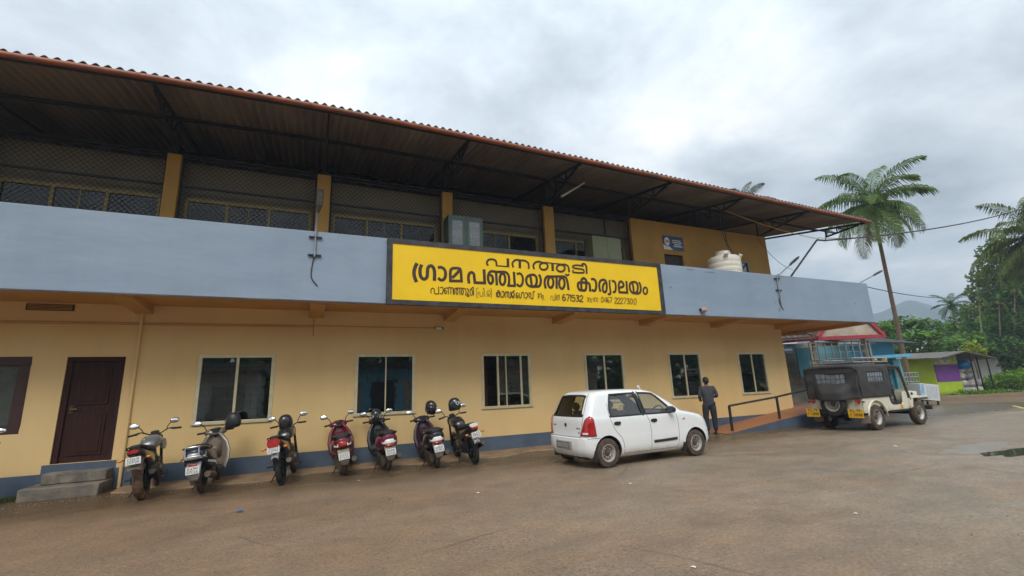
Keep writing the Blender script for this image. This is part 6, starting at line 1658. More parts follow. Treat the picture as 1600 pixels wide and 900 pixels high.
sh = [(0,0,.74,.13,.18),(0,0,1.02,.13,.172),(0,0,1.18,.13,.195),(0,0,1.33,.11,.205),(.005,0,1.41,.07,.085),(0,.18,1.36,.072),(-.015,.225,1.20,.062),(-.03,.24,1.10,.055),(.06,.222,1.035,.05),(0,-.18,1.36,.072),(-.03,-.235,1.22,.062),(-.05,-.255,1.12,.055),(.06,-.238,1.095,.05)]
skin_body('shirt', sh, [(0,1),(1,2),(2,3),(3,4),(3,5),(5,6),(6,7),(7,8),(3,9),(9,10),(10,11),(11,12)], shirt_m, P)
tr = [(0,0,.98,.105,.14),(0,.10,.80,.115),(.015,.125,.48,.086),(-.008,.11,.09,.066),(0,-.10,.80,.115),(.03,-.125,.48,.086),(.022,-.12,.09,.066)]
skin_body('trousers', tr, [(0,1),(1,2),(2,3),(0,4),(4,5),(5,6)], trou_m, P)
for x, y in ((.05,.115),(.08,-.128)):
    MB().sl([(x-.12,y,.03,.03,.025),(x-.06,y,.04,.042,.04),(x+.04,y,.03,.048,.03),(x+.13,y,.022,.042,.02),(x+.155,y,.02,.02,.012)], 14, 2.6).build('sandal', shoe_m, P)
m = MB(); m.ell((.012,0,1.60), (.108,.088,.095)); m.ell((-.02,0,1.565), (.088,.082,.085)); m.build('hair', hair_m, P)
m = MB(); m.ell((.125,0,1.555),(.018,.014,.022)); m.ell((.02,.085,1.55),(.02,.012,.03)); m.ell((.02,-.085,1.55),(.02,.012,.03)); m.build('nose_and_ears', skin_m, P)
m = MB(); m.ell((.108,.032,1.58),(.01,.014,.008)); m.ell((.108,-.032,1.58),(.01,.014,.008)); m.build('eyes', mat('eye', (.3,.28,.26), .3), P)
MB().ell((.112,0,1.515),(.01,.025,.008)).build('mouth', mat('lips', (.18,.06,.05), .5), P)
for s, hx, hy, hz in ((1,.25,.15,.99),(-1,.27,-.17,1.125)):
    m = MB()
    for k in range(4):
        y = hy+s*(.03-.02*k); L_ = (.066,.075,.07,.055)[k]
        m.tube([(hx,y,hz),(hx+L_*.5,y-s*.004,hz+.004),(hx+L_*.85,y-s*.012,hz-.012),(hx+L_*.9,y-s*.02,hz-.03)], [.0095,.009,.008,.006], 8)
    m.tube([(hx-.03,hy-s*.02,hz+.01),(hx+.01,hy-s*.045,hz+.025),(hx+.04,hy-s*.05,hz+.02)], [.011,.010,.008], 8)
    m.build('fingers', skin_m, P)
tag(MB().bx(.30,.312,-.205,-.135,1.07,1.21,None).build('mobile_phone', visor_m, None, bevel=.004), 'mobile phone held up by the man at the ramp', 'phone')
ph = bpy.data.objects['mobile_phone']; ph.location = P.location; ph.rotation_euler = P.rotation_euler

# ------------------------------------------------------------ shops beyond the entrance
blue_w = mat('shop_blue', (.12,.40,.56), .7, 0, .1, 1.5, bump=.1)
red_t = mat('shop_red', (.36,.045,.055), .55, 0, .12, 4)
cream_w = mat('gable_cream', (.55,.49,.40), .8, 0, .15, 2, col2=(.38,.31,.24))
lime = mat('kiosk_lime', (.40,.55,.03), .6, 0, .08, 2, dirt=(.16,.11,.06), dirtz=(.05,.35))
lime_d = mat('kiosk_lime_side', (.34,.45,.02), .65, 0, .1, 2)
purple = mat('kiosk_purple', (.17,.045,.27), .55, 0, .08, 3)
tile_m = mat('roof_tile_old', (.13,.085,.06), .9, 0, .4, 4, col2=(.06,.05,.045), bump=.6, bscale=12)
blk_sheet = mat('black_sheet', (.028,.03,.034), .6, .2, .3, 3)
grey_sheet = mat('grey_sheet', (.13,.125,.11), .8, 0, .3, 2, bump=.3, bscale=30)
white_w = mat('white_wall', (.62,.62,.60), .8, 0, .12, 1.2)
grid_m = mat('grill_grey', (.30,.28,.23), .55, .3, .2, 6)
UA = Vector((.91,-.41,0)).normalized(); VA = Vector((.41,.91,0)).normalized()
def frame(o):                        # local axes: x along the shop front, y into it
    return Matrix(((UA.x, VA.x, 0, o[0]),(UA.y, VA.y, 0, o[1]),(0,0,1,o[2]),(0,0,0,1)))
SO = SP(1278, 528, 22)
FM = frame((SO.x, SO.y, 0))
sh_ = thing('tiled_shop', 'old tile roofed shop with red edged cream gable beyond the entrance ramp', 'shop')
fw = 3.15; zf = SO.z
m = MB()
m.add([(.10,.02,zf+.02),(fw-.10,.02,zf+.02),(fw/2+.55,.02,zf+1.25),(fw/2-.55,.02,zf+1.25)], [(0,1,2,3)], FM)
m.build('gable', cream_w, sh_, smooth=0)
m = MB()
m.bx(-.05, fw+.05, -.06, .06, zf-.12, zf+.05, FM)
m.bar(FM @ Vector((0,-.02,zf+.02)), FM @ Vector((fw/2-.5,-.02,zf+1.3)), .12, .16); m.bar(FM @ Vector((fw,-.02,zf+.02)), FM @ Vector((fw/2+.5,-.02,zf+1.3)), .12, .16)
m.bar(FM @ Vector((-.02,.02,zf-.04)), FM @ Vector((-3.2,1.2,zf-.12)), .06, .14)
m.build('fascia', red_t, sh_, smooth=0)
m = MB()
for k in range(13):
    a = .0+k*.28
    m.add([(a*0-3.6+3.6*k/13, 1.2*(1-k/13)-.08, zf-.02),(-3.6+3.6*(k+1)/13-.02, 1.2*(1-(k+1)/13)-.08, zf-.02),(-3.6+3.6*(k+1)/13+1.6, 4.5, zf+1.7),(-3.6+3.6*k/13+1.62, 4.5, zf+1.7)], [(0,1,2,3)], FM)
m.add([(0,0,zf+.05),(fw/2-.5,0,zf+1.38),(fw/2-.5,5,zf+1.7),(0,4.5,zf+1.7)], [(0,1,2,3)], FM)
m.add([(fw,0,zf+.05),(fw/2+.5,0,zf+1.38),(fw/2+.5,5,zf+1.7),(fw,4.5,zf+.4)], [(0,1,2,3)], FM)
rf = m.build('tiled_roof', tile_m, sh_, smooth=0)
m = MB()
for r in range(7):
    p, q = FM @ Vector((-3.4+.23*r,1.2+.45*r,zf+.05+.24*r)), FM @ Vector((.0,.15+.6*r,zf+.08+.24*r))
    n = 20
    for k in range(n): m.tube([p.lerp(q, k/n), p.lerp(q, (k+.9)/n)], .05, 5)
m.build('tile_course', tile_m, rf, smooth=40)
m = MB(); m.bx(-3.2, 3.0, 3.0, 3.12, 0, zf, FM); m.bx(-3.2,-3.08,0.6,3,0,zf,FM); m.build('back_wall', dark_int, sh_, smooth=0)
m = MB(); m.bx(.2, 3.0, 2.2, 2.3, 1.6, zf-.3, FM); m.build('inner_wall', blue_w, sh_, smooth=0)
m = MB(); m.bx(-2.2,-.95,.5,.56,zf-.62,zf-.34,FM); m.build('signboard', mat('sign_dull_blue', (.05,.11,.22), .5), sh_, smooth=0)
m = MB(); m.bx(-2.1,-1.05,.488,.498,zf-.52,zf-.44,FM); m.build('sign_stripe', mat('sign_pale', (.35,.33,.32), .6), sh_, smooth=0)
m = MB()
for x in (-2.3,-.1,2.35): m.bx(x-.07,x+.07,.25,.39,0,zf-.1,FM)
m.build('post', grid_m, sh_, smooth=0)
gt_ = thing('lattice_gate', 'grey iron lattice gate standing open behind the jeep under the red gable', 'gate')
m = MB()
for k in range(9): m.bx(-.35+k*.33,-.31+k*.33,.10,.14,1.1,zf-.25,FM)
for k in range(8): m.bx(-.4,2.45,.142,.165,1.2+k*.30,1.235+k*.30,FM)
m.build('bars', grid_m, gt_, smooth=0)
m = MB()
for a, b, c_, d in ((-.42,-.36,1.0,zf-.2),(2.42,2.5,1.0,zf-.2)): m.bx(a,b,.09,.17,c_,d,FM)
m.bx(-.36,2.42,.09,.17,zf-.25,zf-.2,FM); m.bx(-.36,2.42,.09,.17,1.0,1.06,FM)
m.build('frame', grid_m, gt_, smooth=0)
# blue shop with slab canopy and slanting pillar, black sheet roof behind
bs = thing('blue_shop', 'pale blue shop with a thin slab canopy and dark sheet roof beside the palm trunk', 'shop')
b0 = SP(1345, 562, 24); b1 = SP(1424, 557, 24)
m = MB()
d = (b1-b0); 
P4 = [b0, b1, b1+VA*1.1, b0+VA*1.1]
m.add([p+Vector((0,0,.0)) for p in P4]+[p+Vector((0,0,.16)) for p in P4], [(0,3,2,1),(4,5,6,7),(0,1,5,4),(1,2,6,5),(2,3,7,6),(3,0,4,7)])
m.build('canopy', blue_w, bs, smooth=0)
M2 = frame((b0.x, b0.y, 0))
m = MB(); m.bx(-1.6,2.55,1.0,1.12,0,3.3,M2); m.bx(2.55,2.67,1.0,4,0,3.3,M2); m.build('wall', blue_w, bs, smooth=0)
m = MB(); m.add([(2.28,.8,0),(2.70,.8,0),(2.70,.8,2.35),(2.28,.8,2.35),(2.28,.997,0),(2.70,.997,0),(2.70,.997,2.35),(2.28,.997,2.35)],[(0,1,2,3),(7,6,5,4),(0,4,5,1),(1,5,6,2),(2,6,7,3),(3,7,4,0)],M2); m.build('buttress', mat('buttress_blue', (.16,.45,.62), .6, 0, .1, 2), bs, smooth=0)
m = MB(); m.bx(.3,2.1,.96,.998,.2,2.2,M2); m.build('shutter', mat('shutter_brown', (.10,.06,.045), .7, 0, .3, 4), bs, smooth=0)
m = MB(); m.add([(-1.4,.2,3.42),(3.5,.2,3.10),(3.5,3.2,3.75),(-1.4,3.2,4.1)],[(0,1,2,3)],M2)
rf = m.build('sheet_roof', blk_sheet, bs, smooth=0); s_ = rf.modifiers.new('t','SOLIDIFY'); s_.thickness = .05
m = MB()
for k in range(10): m.bar(M2 @ Vector((-1.3+k*.52,.2,3.44-.034*k)), M2 @ Vector((-1.3+k*.52,3.2,4.12-.037*k)), .04, .03)
m.build('sheet_rib', blk_sheet, rf, smooth=0)
# ------------------------------------------------------------ lime kiosk with purple shutter
kx, ky = 39.3, 5.75
K = thing('roadside_kiosk', 'lime green kiosk with purple shutter and sloping sheet roof across the road', 'kiosk', (0,0,0))
def KM(x, y, z): return (kx+x, ky+y-.1*x, z)
def kbox(m, x0, x1, y0, y1, z0, z1):
    v = [KM(x, y, z) for z in (z0, z1) for x, y in ((x0,y0),(x1,y0),(x1,y1),(x0,y1))]
    m.add(v, [(0,3,2,1),(4,5,6,7),(0,1,5,4),(1,2,6,5),(2,3,7,6),(3,0,4,7)])
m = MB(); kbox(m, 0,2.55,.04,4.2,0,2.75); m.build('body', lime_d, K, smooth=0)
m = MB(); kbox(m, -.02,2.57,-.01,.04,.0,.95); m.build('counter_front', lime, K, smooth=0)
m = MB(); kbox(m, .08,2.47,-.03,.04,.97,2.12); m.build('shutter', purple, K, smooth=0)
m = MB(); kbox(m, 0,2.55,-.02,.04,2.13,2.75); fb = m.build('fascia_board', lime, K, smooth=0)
def kell(cx, cz, rx, rz, y, name, mt, par):
    pts = [KM(cx+rx*math.cos(2*PI*k/24), y, cz+rz*math.sin(2*PI*k/24)) for k in range(24)]
    return MB().add(pts, [tuple(range(24))]).build(name, mt, par, smooth=0)
kell(1.27,2.44,.68,.27,-.028,'sign_oval',white_w,fb); kell(.22,2.40,.14,.24,-.028,'sign_oval',white_w,fb); kell(2.35,2.40,.14,.24,-.028,'sign_oval',white_w,fb)
dkg = mat('sign_green', (.02,.08,.03), .6)
kell(.22,2.40,.07,.11,-.033,'fruit_mark',mat('fruit_pale', (.40,.50,.15), .6),fb); kell(2.35,2.40,.07,.11,-.033,'fruit_mark',_M['fruit_pale'],fb); kell(1.27,2.34,.10,.09,-.033,'cup_mark',mat('cup_gold', (.45,.25,.03), .5),fb)
m = MB()
for k, (x, w, h) in enumerate(((.86,.05,.12),(.96,.07,.08),(1.06,.05,.08),(1.15,.05,.12),(1.25,.08,.08),(1.36,.03,.10),(1.42,.05,.13),(1.55,.05,.08),(1.64,.06,.08))):
    kbox(m, x, x+w, -.034, -.031, 2.46, 2.46+h)
m.build('lettering', dkg, fb, smooth=0)
m = MB()
rp_ = [KM(-1.0,-1.0,2.55),KM(1.5,-1.15,2.95),KM(5.0,-1.0,2.45),KM(5.0,4.6,2.65),KM(1.5,4.6,3.15),KM(-1.0,4.6,2.75)]
m.add(rp_, [(0,1,4,5),(1,2,3,4)]); rf = m.build('sheet_roof', grey_sheet, K, smooth=0); s_ = rf.modifiers.new('t','SOLIDIFY'); s_.thickness = .06
m = MB()
for x, z in ((2.9,2.7),(3.6,2.6),(4.7,2.5)): kbox(m, x-.03, x+.03, -.6, -.54, 0, z)
kbox(m, 2.6,4.8,3.0,3.1,0,2.3)
m.build('porch_post', black_metal, K, smooth=0)
bagm = [mat('sack_white', (.50,.50,.50), .6, 0, .3, 3, bump=.8, bscale=6), mat('sack_grey', (.28,.29,.30), .6, 0, .3, 3, bump=.8, bscale=6), mat('sack_pale', (.42,.38,.33), .6, 0, .3, 3, bump=.8, bscale=6)]
def lump(name, label, c, r, mt, grp=None, cat='bag', sq=.8, seed=0):
    rnd = random.Random(seed); bm = bmesh.new(); bmesh.ops.create_icosphere(bm, subdivisions=3, radius=1)
    ph = [(rnd.uniform(2,5), rnd.uniform(2,5), rnd.uniform(2,5), rnd.uniform(0,6)) for _ in range(5)]
    for v in bm.verts:
        k = 1+.13*sum(math.sin(a*v.co.x+b*v.co.y+cc*v.co.z+d) for a, b, cc, d in ph)/2
        v.co = Vector((v.co.x*r*k, v.co.y*r*k, max(-.75, v.co.z)*r*sq*k))
    me = bpy.data.meshes.new(name); bm.to_mesh(me); bm.free(); me.polygons.foreach_set('use_smooth', [True]*len(me.polygons)); me.materials.append(mt)
    o = bpy.data.objects.new(name, me); COL.objects.link(o); o.location = c
    return tag(o, label, cat, grp)
k = 0
for row, (z, n) in enumerate(((.28,5),(.78,5),(1.28,4),(1.72,3))):
    for i in range(n):
        k += 1
        lump('rubbish_sack', 'stuffed pale sack in the heap beside the purple shuttered kiosk', KM(2.95+i*.42+.1*(row%2), .25+.25*(i%2), z), .32, bagm[k%3], 'sacks heaped beside the kiosk', 'sack', .85, k)
lump('blue_bag', 'bright blue bag on top of the heap of sacks beside the kiosk', KM(3.0,-.05,2.05), .42, mat('bag_blue', (.02,.22,.55), .5, 0, .2, 4), None, 'bag', .8, 77)
# white printed chest box and a crate by the kiosk
bx_ = thing('chest_box', 'white chest box with printed panels standing tilted between jeep and kiosk', 'box', (*SP(1441,611,23.5)[:2],.05), (0,R_(7),R_(-20)))
MB().bx(-.50,.50,-.35,.35,.17,.98).build('body', mat('box_white', (.60,.61,.62), .4, 0, .05, 3), bx_, bevel=.02)
m = MB()
for k in range(5): m.bx(-.18+k*.12,-.10+k*.12,-.354,-.3505,.3,.88)
m.build('print', mat('box_print', (.48,.50,.53), .5, 0, .3, 20), bx_, smooth=0)
m = MB(); m.bx(-.48,-.32,-.355,-.3505,.2,.95); m.build('print', mat('box_print_blue', (.25,.50,.68), .5, 0, .3, 9), bx_, smooth=0)
for x in (-.42,.42):
    for y in (-.28,.28): MB().bx(x-.03,x+.03,y-.03,y+.03,-.1,.17).build('leg', dark_steel, bx_, smooth=0)
cr_ = thing('wire_crate', 'grey wire crate standing behind the white chest box', 'crate', (*SP(1416,606,25)[:2],0), (0,0,R_(-12)))
m = MB()
for z in (.9,1.15,1.4,1.62): m.tube([(-.6,-.3,z),(.6,-.3,z),(.6,.3,z),(-.6,.3,z)], .025, 6, closed=True)
for k in range(7): m.bar((-.6+k*.2,-.3,.0 if k in (0,6) else .9),(-.6+k*.2,-.3,1.62),.03); m.bar((-.6+k*.2,.3,.0 if k in (0,6) else .9),(-.6+k*.2,.3,1.62),.03)
m.build('wire_frame', mat('crate_grey', (.30,.34,.34), .5, .2, .2, 6), cr_)
# white house behind the kiosk
H = thing('white_house', 'low white house with a sheet roof half hidden behind the kiosk', 'house')
a = SP(1466, 548, 46); b = SP(1500, 546, 46)
m = MB(); m.bx(a.x-1, a.x+14, a.y+1, a.y+6, 0, 3.4); m.build('wall', white_w, H, smooth=0)
m = MB(); m.add([(a.x-1.6,a.y+.4,3.45),(a.x+14.6,a.y+.4,3.45),(a.x+14.6,a.y+3.5,4.5),(a.x-1.6,a.y+3.5,4.5),(a.x+14.6,a.y+6.6,3.45),(a.x-1.6,a.y+6.6,3.45)],[(0,1,2,3),(3,2,4,5)]); rf = m.build('roof', mat('pale_sheet', (.45,.45,.44), .7, 0, .2, 1), H, smooth=0); s_ = rf.modifiers.new('t','SOLIDIFY'); s_.thickness = .08
m = MB()
for k in range(4): m.bx(a.x+1+k*3.4,a.x+2+k*3.4,a.y+.96,a.y+.998,1,2.2)
m.build('window', dark_int, H, smooth=0)
H2 = thing('white_shed', 'small white shed with a dark roof right of the heap of sacks', 'shed')
a = SP(1572, 592, 43)
m = MB(); m.bx(a.x-.6,a.x+2.4,a.y,a.y+3,0,2.7); m.build('wall', white_w, H2, smooth=0)
m = MB(); m.add([(a.x-1.0,a.y-.5,2.95),(a.x+2.9,a.y-.5,2.55),(a.x+2.9,a.y+3.4,2.75),(a.x-1.0,a.y+3.4,3.15)],[(0,1,2,3)]); rf = m.build('roof', blk_sheet, H2, smooth=0); s_ = rf.modifiers.new('t','SOLIDIFY'); s_.thickness = .08
MB().bx(a.x+1.4,a.x+2.2,a.y-.02,a.y-.003,0,2.1).build('door', dark_int, H2, smooth=0)
# ------------------------------------------------------------ trees and plants
def leafmat(n, c, isl=.35, tr=.25): return mat(n, c, .6, 0, .15, 1.5, island=isl, trans=tr, spec=.2)
lf_mid = leafmat('leaf_mid', (.10,.21,.03)); lf_dark = leafmat('leaf_dark', (.06,.125,.024)); lf_bright = leafmat('leaf_bright', (.17,.30,.03)); lf_yel = leafmat('leaf_yellow', (.30,.37,.03)); lf_palm = leafmat('leaf_palm', (.11,.185,.035), .3, .25); lf_olive = leafmat('leaf_olive', (.125,.19,.04))
lf_dry = leafmat('leaf_dry', (.30,.15,.04))
bark = mat('bark_grey', (.17,.13,.095), .9, 0, .3, 6, bump=.6, bscale=20); bark_p = mat('bark_palm', (.19,.125,.09), .9, 0, .25, 5, bump=.4, stretch=(1,1,3)); bark_pale = mat('bark_pale', (.30,.25,.16), .85, 0, .2, 4)
def leaves(m, c, rad, n, size, rnd, up=.35, shell=.55):
    for _ in range(n):
        while True:
            p = Vector((rnd.uniform(-1,1), rnd.uniform(-1,1), rnd.uniform(-1,1)))
            if p.length <= 1: break
        if p.length < shell and rnd.random() < .6: p = p.normalized()*rnd.uniform(shell, 1)
        q = Vector((c[0]+p.x*rad[0], c[1]+p.y*rad[1], c[2]+p.z*rad[2]))
        nrm = (Vector((rnd.gauss(0,1), rnd.gauss(0,1), rnd.gauss(0,1)))*(1-up)+Vector((0,0,1.6*up))+p*.5).normalized()
        a = nrm.orthogonal().normalized(); a = (Matrix.Rotation(rnd.uniform(0, 6.28), 3, nrm) @ a)
        b = nrm.cross(a); s = size*rnd.uniform(.6,1.35)
        m.add([q-a*s, q+b*s*.45-a*s*.1, q+a*s-nrm*s*.25, q-b*s*.45-a*s*.1], [(0,1,2,3)])
def tree(name, label, base, clumps, lmat, lsize, per, tr_r, bmat=None, grp=None, seed=1, up=.35):
    t = thing(name, label, 'tree', (0,0,0), group=grp)
    rnd = random.Random(seed); m = MB(); base = Vector(base)
    cen = sum((Vector(c[0]) for c in clumps), Vector())/len(clumps)
    fork = base.lerp(Vector((cen.x, cen.y, min(cen.z, min(c[0][2] for c in clumps)))), .75)
    m.tube([base, base.lerp(fork,.5)+Vector((rnd.uniform(-.15,.15),rnd.uniform(-.15,.15),0)), fork], [tr_r, tr_r*.8, tr_r*.6], 8)
    for c in clumps:
        q = Vector(c[0]); m.tube([fork, fork.lerp(q,.5)+Vector((0,0,-.15)), q], [tr_r*.5, tr_r*.3, tr_r*.1], 6)
    m.build('trunk', bmat or bark, t)
    m = MB()
    for c in clumps: leaves(m, c[0], c[1], int(per*(c[1][0]*c[1][1]*c[1][2])**.66), lsize, rnd, up)
    m.build('crown', lmat, t, smooth=0, weld=False)
    return t
def clump_px(lst, d):          # clumps given where they stand: pixel, radius in pixels, depth
    out = []
    for px, py, rx, ry, dd in lst:
        p = SP(px, py, d+dd); k = (d+dd)/FPX
        out.append((tuple(p), (rx*k, rx*k*.9, ry*k)))
    return out
def palm(name, label, base, top, nfr, flen, seed, lm, droop=1.0, tr_r=.16, grp=None, dead=0, lw=.055):
    t = thing(name, label, 'palm tree', (0,0,0), group=grp); rnd = random.Random(seed)
    base, top = Vector(base), Vector(top)
    m = MB(); pth = []
    for k in range(15):
        u = k/14; p = base.lerp(top, u); p += (Vector((top.x-base.x, top.y-base.y, 0))*(-.35*math.sin(PI*u)*.35)); pth.append(p)
    m.tube(pth, [tr_r*(1.25-.45*(k/14)) for k in range(15)], 10); m.build('trunk', bark_pale if tr_r < .1 else bark_p, t)
    m = MB()
    for k in range(9):
        a = rnd.uniform(0, 6.28); m.ell(top+Vector((.25*math.cos(a),.25*math.sin(a),-.25+rnd.uniform(-.15,.1))), (.12,.12,.15), None, 8, 6)
    m.build('coconut', mat('coconut', (.16,.10,.03), .6, 0, .3, 5), t)
    for f in range(nfr+dead):
        isd = f >= nfr
        az = 2*PI*(f*.381966)+rnd.uniform(-.2,.2); el = lerp(1.4, -.95, (f/nfr)**.8)+rnd.uniform(-.12,.12) if not isd else -1.1
        L_ = flen*rnd.uniform(.85,1.08)*(1 if not isd else .7)
        dirh = Vector((math.cos(az), math.sin(az), 0)); P_ = [top.copy()]; ang = el; n = 14
        for k in range(n):
            ang -= droop*(.035+.085*(k/n))*(1.0 if el > -.2 else .7); ang = max(ang, -1.5)
            P_.append(P_[-1]+(dirh*math.cos(ang)+Vector((0,0,math.sin(ang))))*(L_/n))
        m = MB(); m.tube(P_, [.035*(1-.85*k/n) for k in range(n+1)], 5, cap=False)
        NL = 54
        for k in range(2, NL):
            u = k/NL*n; i = min(int(u), n-1); p = P_[i].lerp(P_[i+1], u-i); tg = (P_[i+1]-P_[i]).normalized()
            sd = tg.cross(Vector((0,0,1)));
            if sd.length < .1: sd = dirh.cross(Vector((0,0,1)))
            sd.normalize(); upv = sd.cross(tg)
            ll = flen*.27*math.sin(PI*min(1, .12+.9*(k/NL)))**.6*rnd.uniform(.85,1.1)
            for s in (1,-1):
                d1 = (sd*s*.78+tg*.55+upv*.18+Vector((rnd.uniform(-.1,.1),rnd.uniform(-.1,.1),rnd.uniform(-.12,.06)))).normalized()
                mid = p+d1*ll*.5; tip = p+d1*ll*.86+Vector((0,0,-ll*.5*droop*rnd.uniform(.7,1.25))); w = tg*lw*.5*flen/3.2
                m.add([p-w*.5, p+w*.5, mid+w, tip, mid-w], [(0,1,2,3,4)])
        m.build('frond', lf_dry if isd else lm, t, smooth=0, weld=False)
    return t
pb = SP(1416, 575, 29.5); pb.z = 0
pt = SP(1362, 318, 29.5)
palm('coconut_palm', 'tall leaning coconut palm behind the blue shop with a dry orange frond', pb, pt, 27, 3.75, 5, lf_palm, 1.25, .115, None, 1)
pt = SP(1163, 318, 30); palm('coconut_palm', 'coconut palm whose fronds show just above the office roof', (pt.x,pt.y,0), pt, 15, 2.15, 8, leafmat('leaf_palm_grey', (.07,.10,.05), .25, .2), .95, .18)
pt = SP(1486, 476, 62); palm('small_palm', 'small dark palm against the far blue hill', (pt.x+.6,pt.y,0), pt, 15, 2.6, 4, lf_dark, 1.0, .16)
pt = SP(1622, 368, 33); palm('coconut_palm', 'big coconut palm hanging in from the right edge of the photo', (pt.x+.5,pt.y,0), pt, 30, 4.6, 21, leafmat('leaf_palm_lime', (.11,.15,.03), .3, .25), 1.1, .2)
tree('almond_tree', 'broad leaved tree with layered green boughs behind the lime kiosk', (*SP(1430,560,39)[:2],0), clump_px([(1385,512,22,10,0),(1410,503,24,9,1),(1440,506,24,9,0),(1418,525,30,10,-1),(1455,522,26,9,-1),(1395,540,26,12,0),(1440,545,30,12,0),(1480,512,18,7,1)],39), lf_mid, .24, 190, .22, seed=2, up=.6)
tree('almond_tree', 'dense green tree right of the layered tree, above the white house roof', (*SP(1500,560,44)[:2],0), clump_px([(1490,535,26,12,0),(1515,528,24,11,1),(1465,545,24,12,0),(1530,545,22,13,0),(1500,552,30,12,1)],44), lf_mid, .25, 170, .22, seed=3, up=.55)
tree('croton_bush', 'bright yellow green bush just behind the kiosk roof', (*SP(1521,570,41)[:2],0), clump_px([(1519,541,13,9,0),(1530,549,12,7,0),(1508,549,10,6,0)],41), lf_yel, .2, 230, .08, seed=4)
tree('tall_tree', 'tall dark forest tree with open crown rising in front of the hill', (*SP(1552,590,50)[:2],0), clump_px([(1560,378,18,10,0),(1545,392,20,11,1),(1575,398,24,15,0),(1552,412,28,15,0),(1538,432,24,14,0),(1566,436,30,17,1),(1528,455,20,12,0),(1550,462,28,15,0),(1588,430,26,22,1),(1530,482,24,14,0),(1562,490,30,16,0),(1590,470,26,20,1)],50), lf_olive, .26, 165, .28, bark_pale, seed=5)
tree('tall_tree', 'dark broad tree at the right edge below the big palm', (*SP(1600,590,46)[:2],0), clump_px([(1600,400,24,16,0),(1600,425,30,18,0),(1575,520,26,16,0),(1550,535,24,14,0),(1585,455,26,18,0),(1615,460,30,22,0),(1590,495,28,18,0),(1612,510,28,18,0),(1630,480,26,26,1)],46), lf_dark, .26, 175, .26, seed=6)
tree('tall_tree', 'mid green tree between the small palm and the tall dark trees', (*SP(1535,590,54)[:2],0), clump_px([(1520,490,18,14,0),(1535,505,22,14,0),(1512,512,16,10,0),(1545,525,22,14,0)],54), lf_mid, .26, 170, .2, seed=7)
tree('broad_tree', 'dense shady tree low at the right edge behind the bright shrubs', (*SP(1590,600,43)[:2],0), clump_px([(1575,545,28,20,0),(1600,535,30,24,1),(1620,560,30,24,0),(1585,570,26,16,0),(1600,505,28,20,1)],43), lf_dark, .25, 190, .2, seed=11)
tree('broad_tree', 'bushy mid green tree between the kiosk roof and the tall trees', (*SP(1548,590,47)[:2],0), clump_px([(1535,540,22,16,0),(1555,525,24,18,1),(1565,550,24,16,0),(1545,505,20,16,0)],47), lf_mid, .22, 190, .18, seed=12)
# slender pale areca trunks
for i, (px, py, py2, d) in enumerate(((1543,590,462,45),(1570,592,470,45),(1590,590,452,44))):
    b = SP(px, py, d); b.z = 0; tp_ = SP(px-14+5*(i%3), py2, d)
    palm('areca_palm', 'slender pale trunked areca palm in the thicket on the right', b, tp_, 8, 1.2, 30+i, lf_dark, 1.2, .055, 'slender areca palms in the thicket', lw=.08)
far_ = MB(); rnd = random.Random(99)
for px in range(1362, 1720, 13):
    for py in (500,520,545,572):
        if px > 1600 and py < 520: pass
        if px < 1500 and py < 520: continue
        p = SP(px+rnd.uniform(-6,6), py+rnd.uniform(-8,8), 66+rnd.uniform(-3,8)); k = 68/FPX
        leaves(far_, p, (15*k, 15*k, 15*k), 70, .42, rnd)
for px in range(1560, 1720, 14):
    for py in (440,470):
        p = SP(px, py+rnd.uniform(-10,10), 70); leaves(far_, p, (1.6,1.6,1.6), 70, .42, rnd)
tag(far_.build('far_wood', lf_dark, None, smooth=0, weld=False), 'dense wood closing the view behind the kiosk', 'wood', kind='stuff')
lo = MB()
for k in range(60):
    px = 1360+k*6+rnd.uniform(-4,4); p = SP(px, 590, 58+rnd.uniform(0,14)); leaves(lo, (p.x,p.y,1.0+rnd.uniform(0,1.6)), (1.5,1.5,1.3), 80, .34, rnd)
tag(lo.build('undergrowth', lf_mid, None, smooth=0, weld=False), 'low green undergrowth at the foot of the wood', 'undergrowth', kind='stuff')
for i, (px, py, r, d, lm) in enumerate(((1556,600,.9,38,lf_bright),(1580,597,1.1,38,lf_bright),(1604,598,1.2,37,lf_bright),(1566,585,1.0,42,lf_mid),(1597,582,1.2,42,lf_mid),(1540,592,.5,37.5,lf_mid))):
    p = SP(px, py, d)
    t = thing('roadside_shrub', ['bright green shrub nearest the heap of sacks','bright green shrub in the middle of the roadside bank','bright green shrub at the right edge of the photo','darker shrub behind the bright ones by the shed','darker shrub behind at the right edge','little shrub growing among the sacks'][i], 'shrub', group='shrubs on the roadside bank')
    m = MB(); leaves(m, (p.x,p.y,r*.65), (r*1.1,r,r*.75), int(520*r), .14, random.Random(50+i), .3, .3); m.build('foliage', lm, t, smooth=0, weld=False)
    m = MB()
    for k in range(5): m.tube([(p.x,p.y,0),(p.x+random.uniform(-.5,.5)*r,p.y+random.uniform(-.5,.5)*r,r*.9)],[.02,.008],5)
    m.build('stem', bark, t)
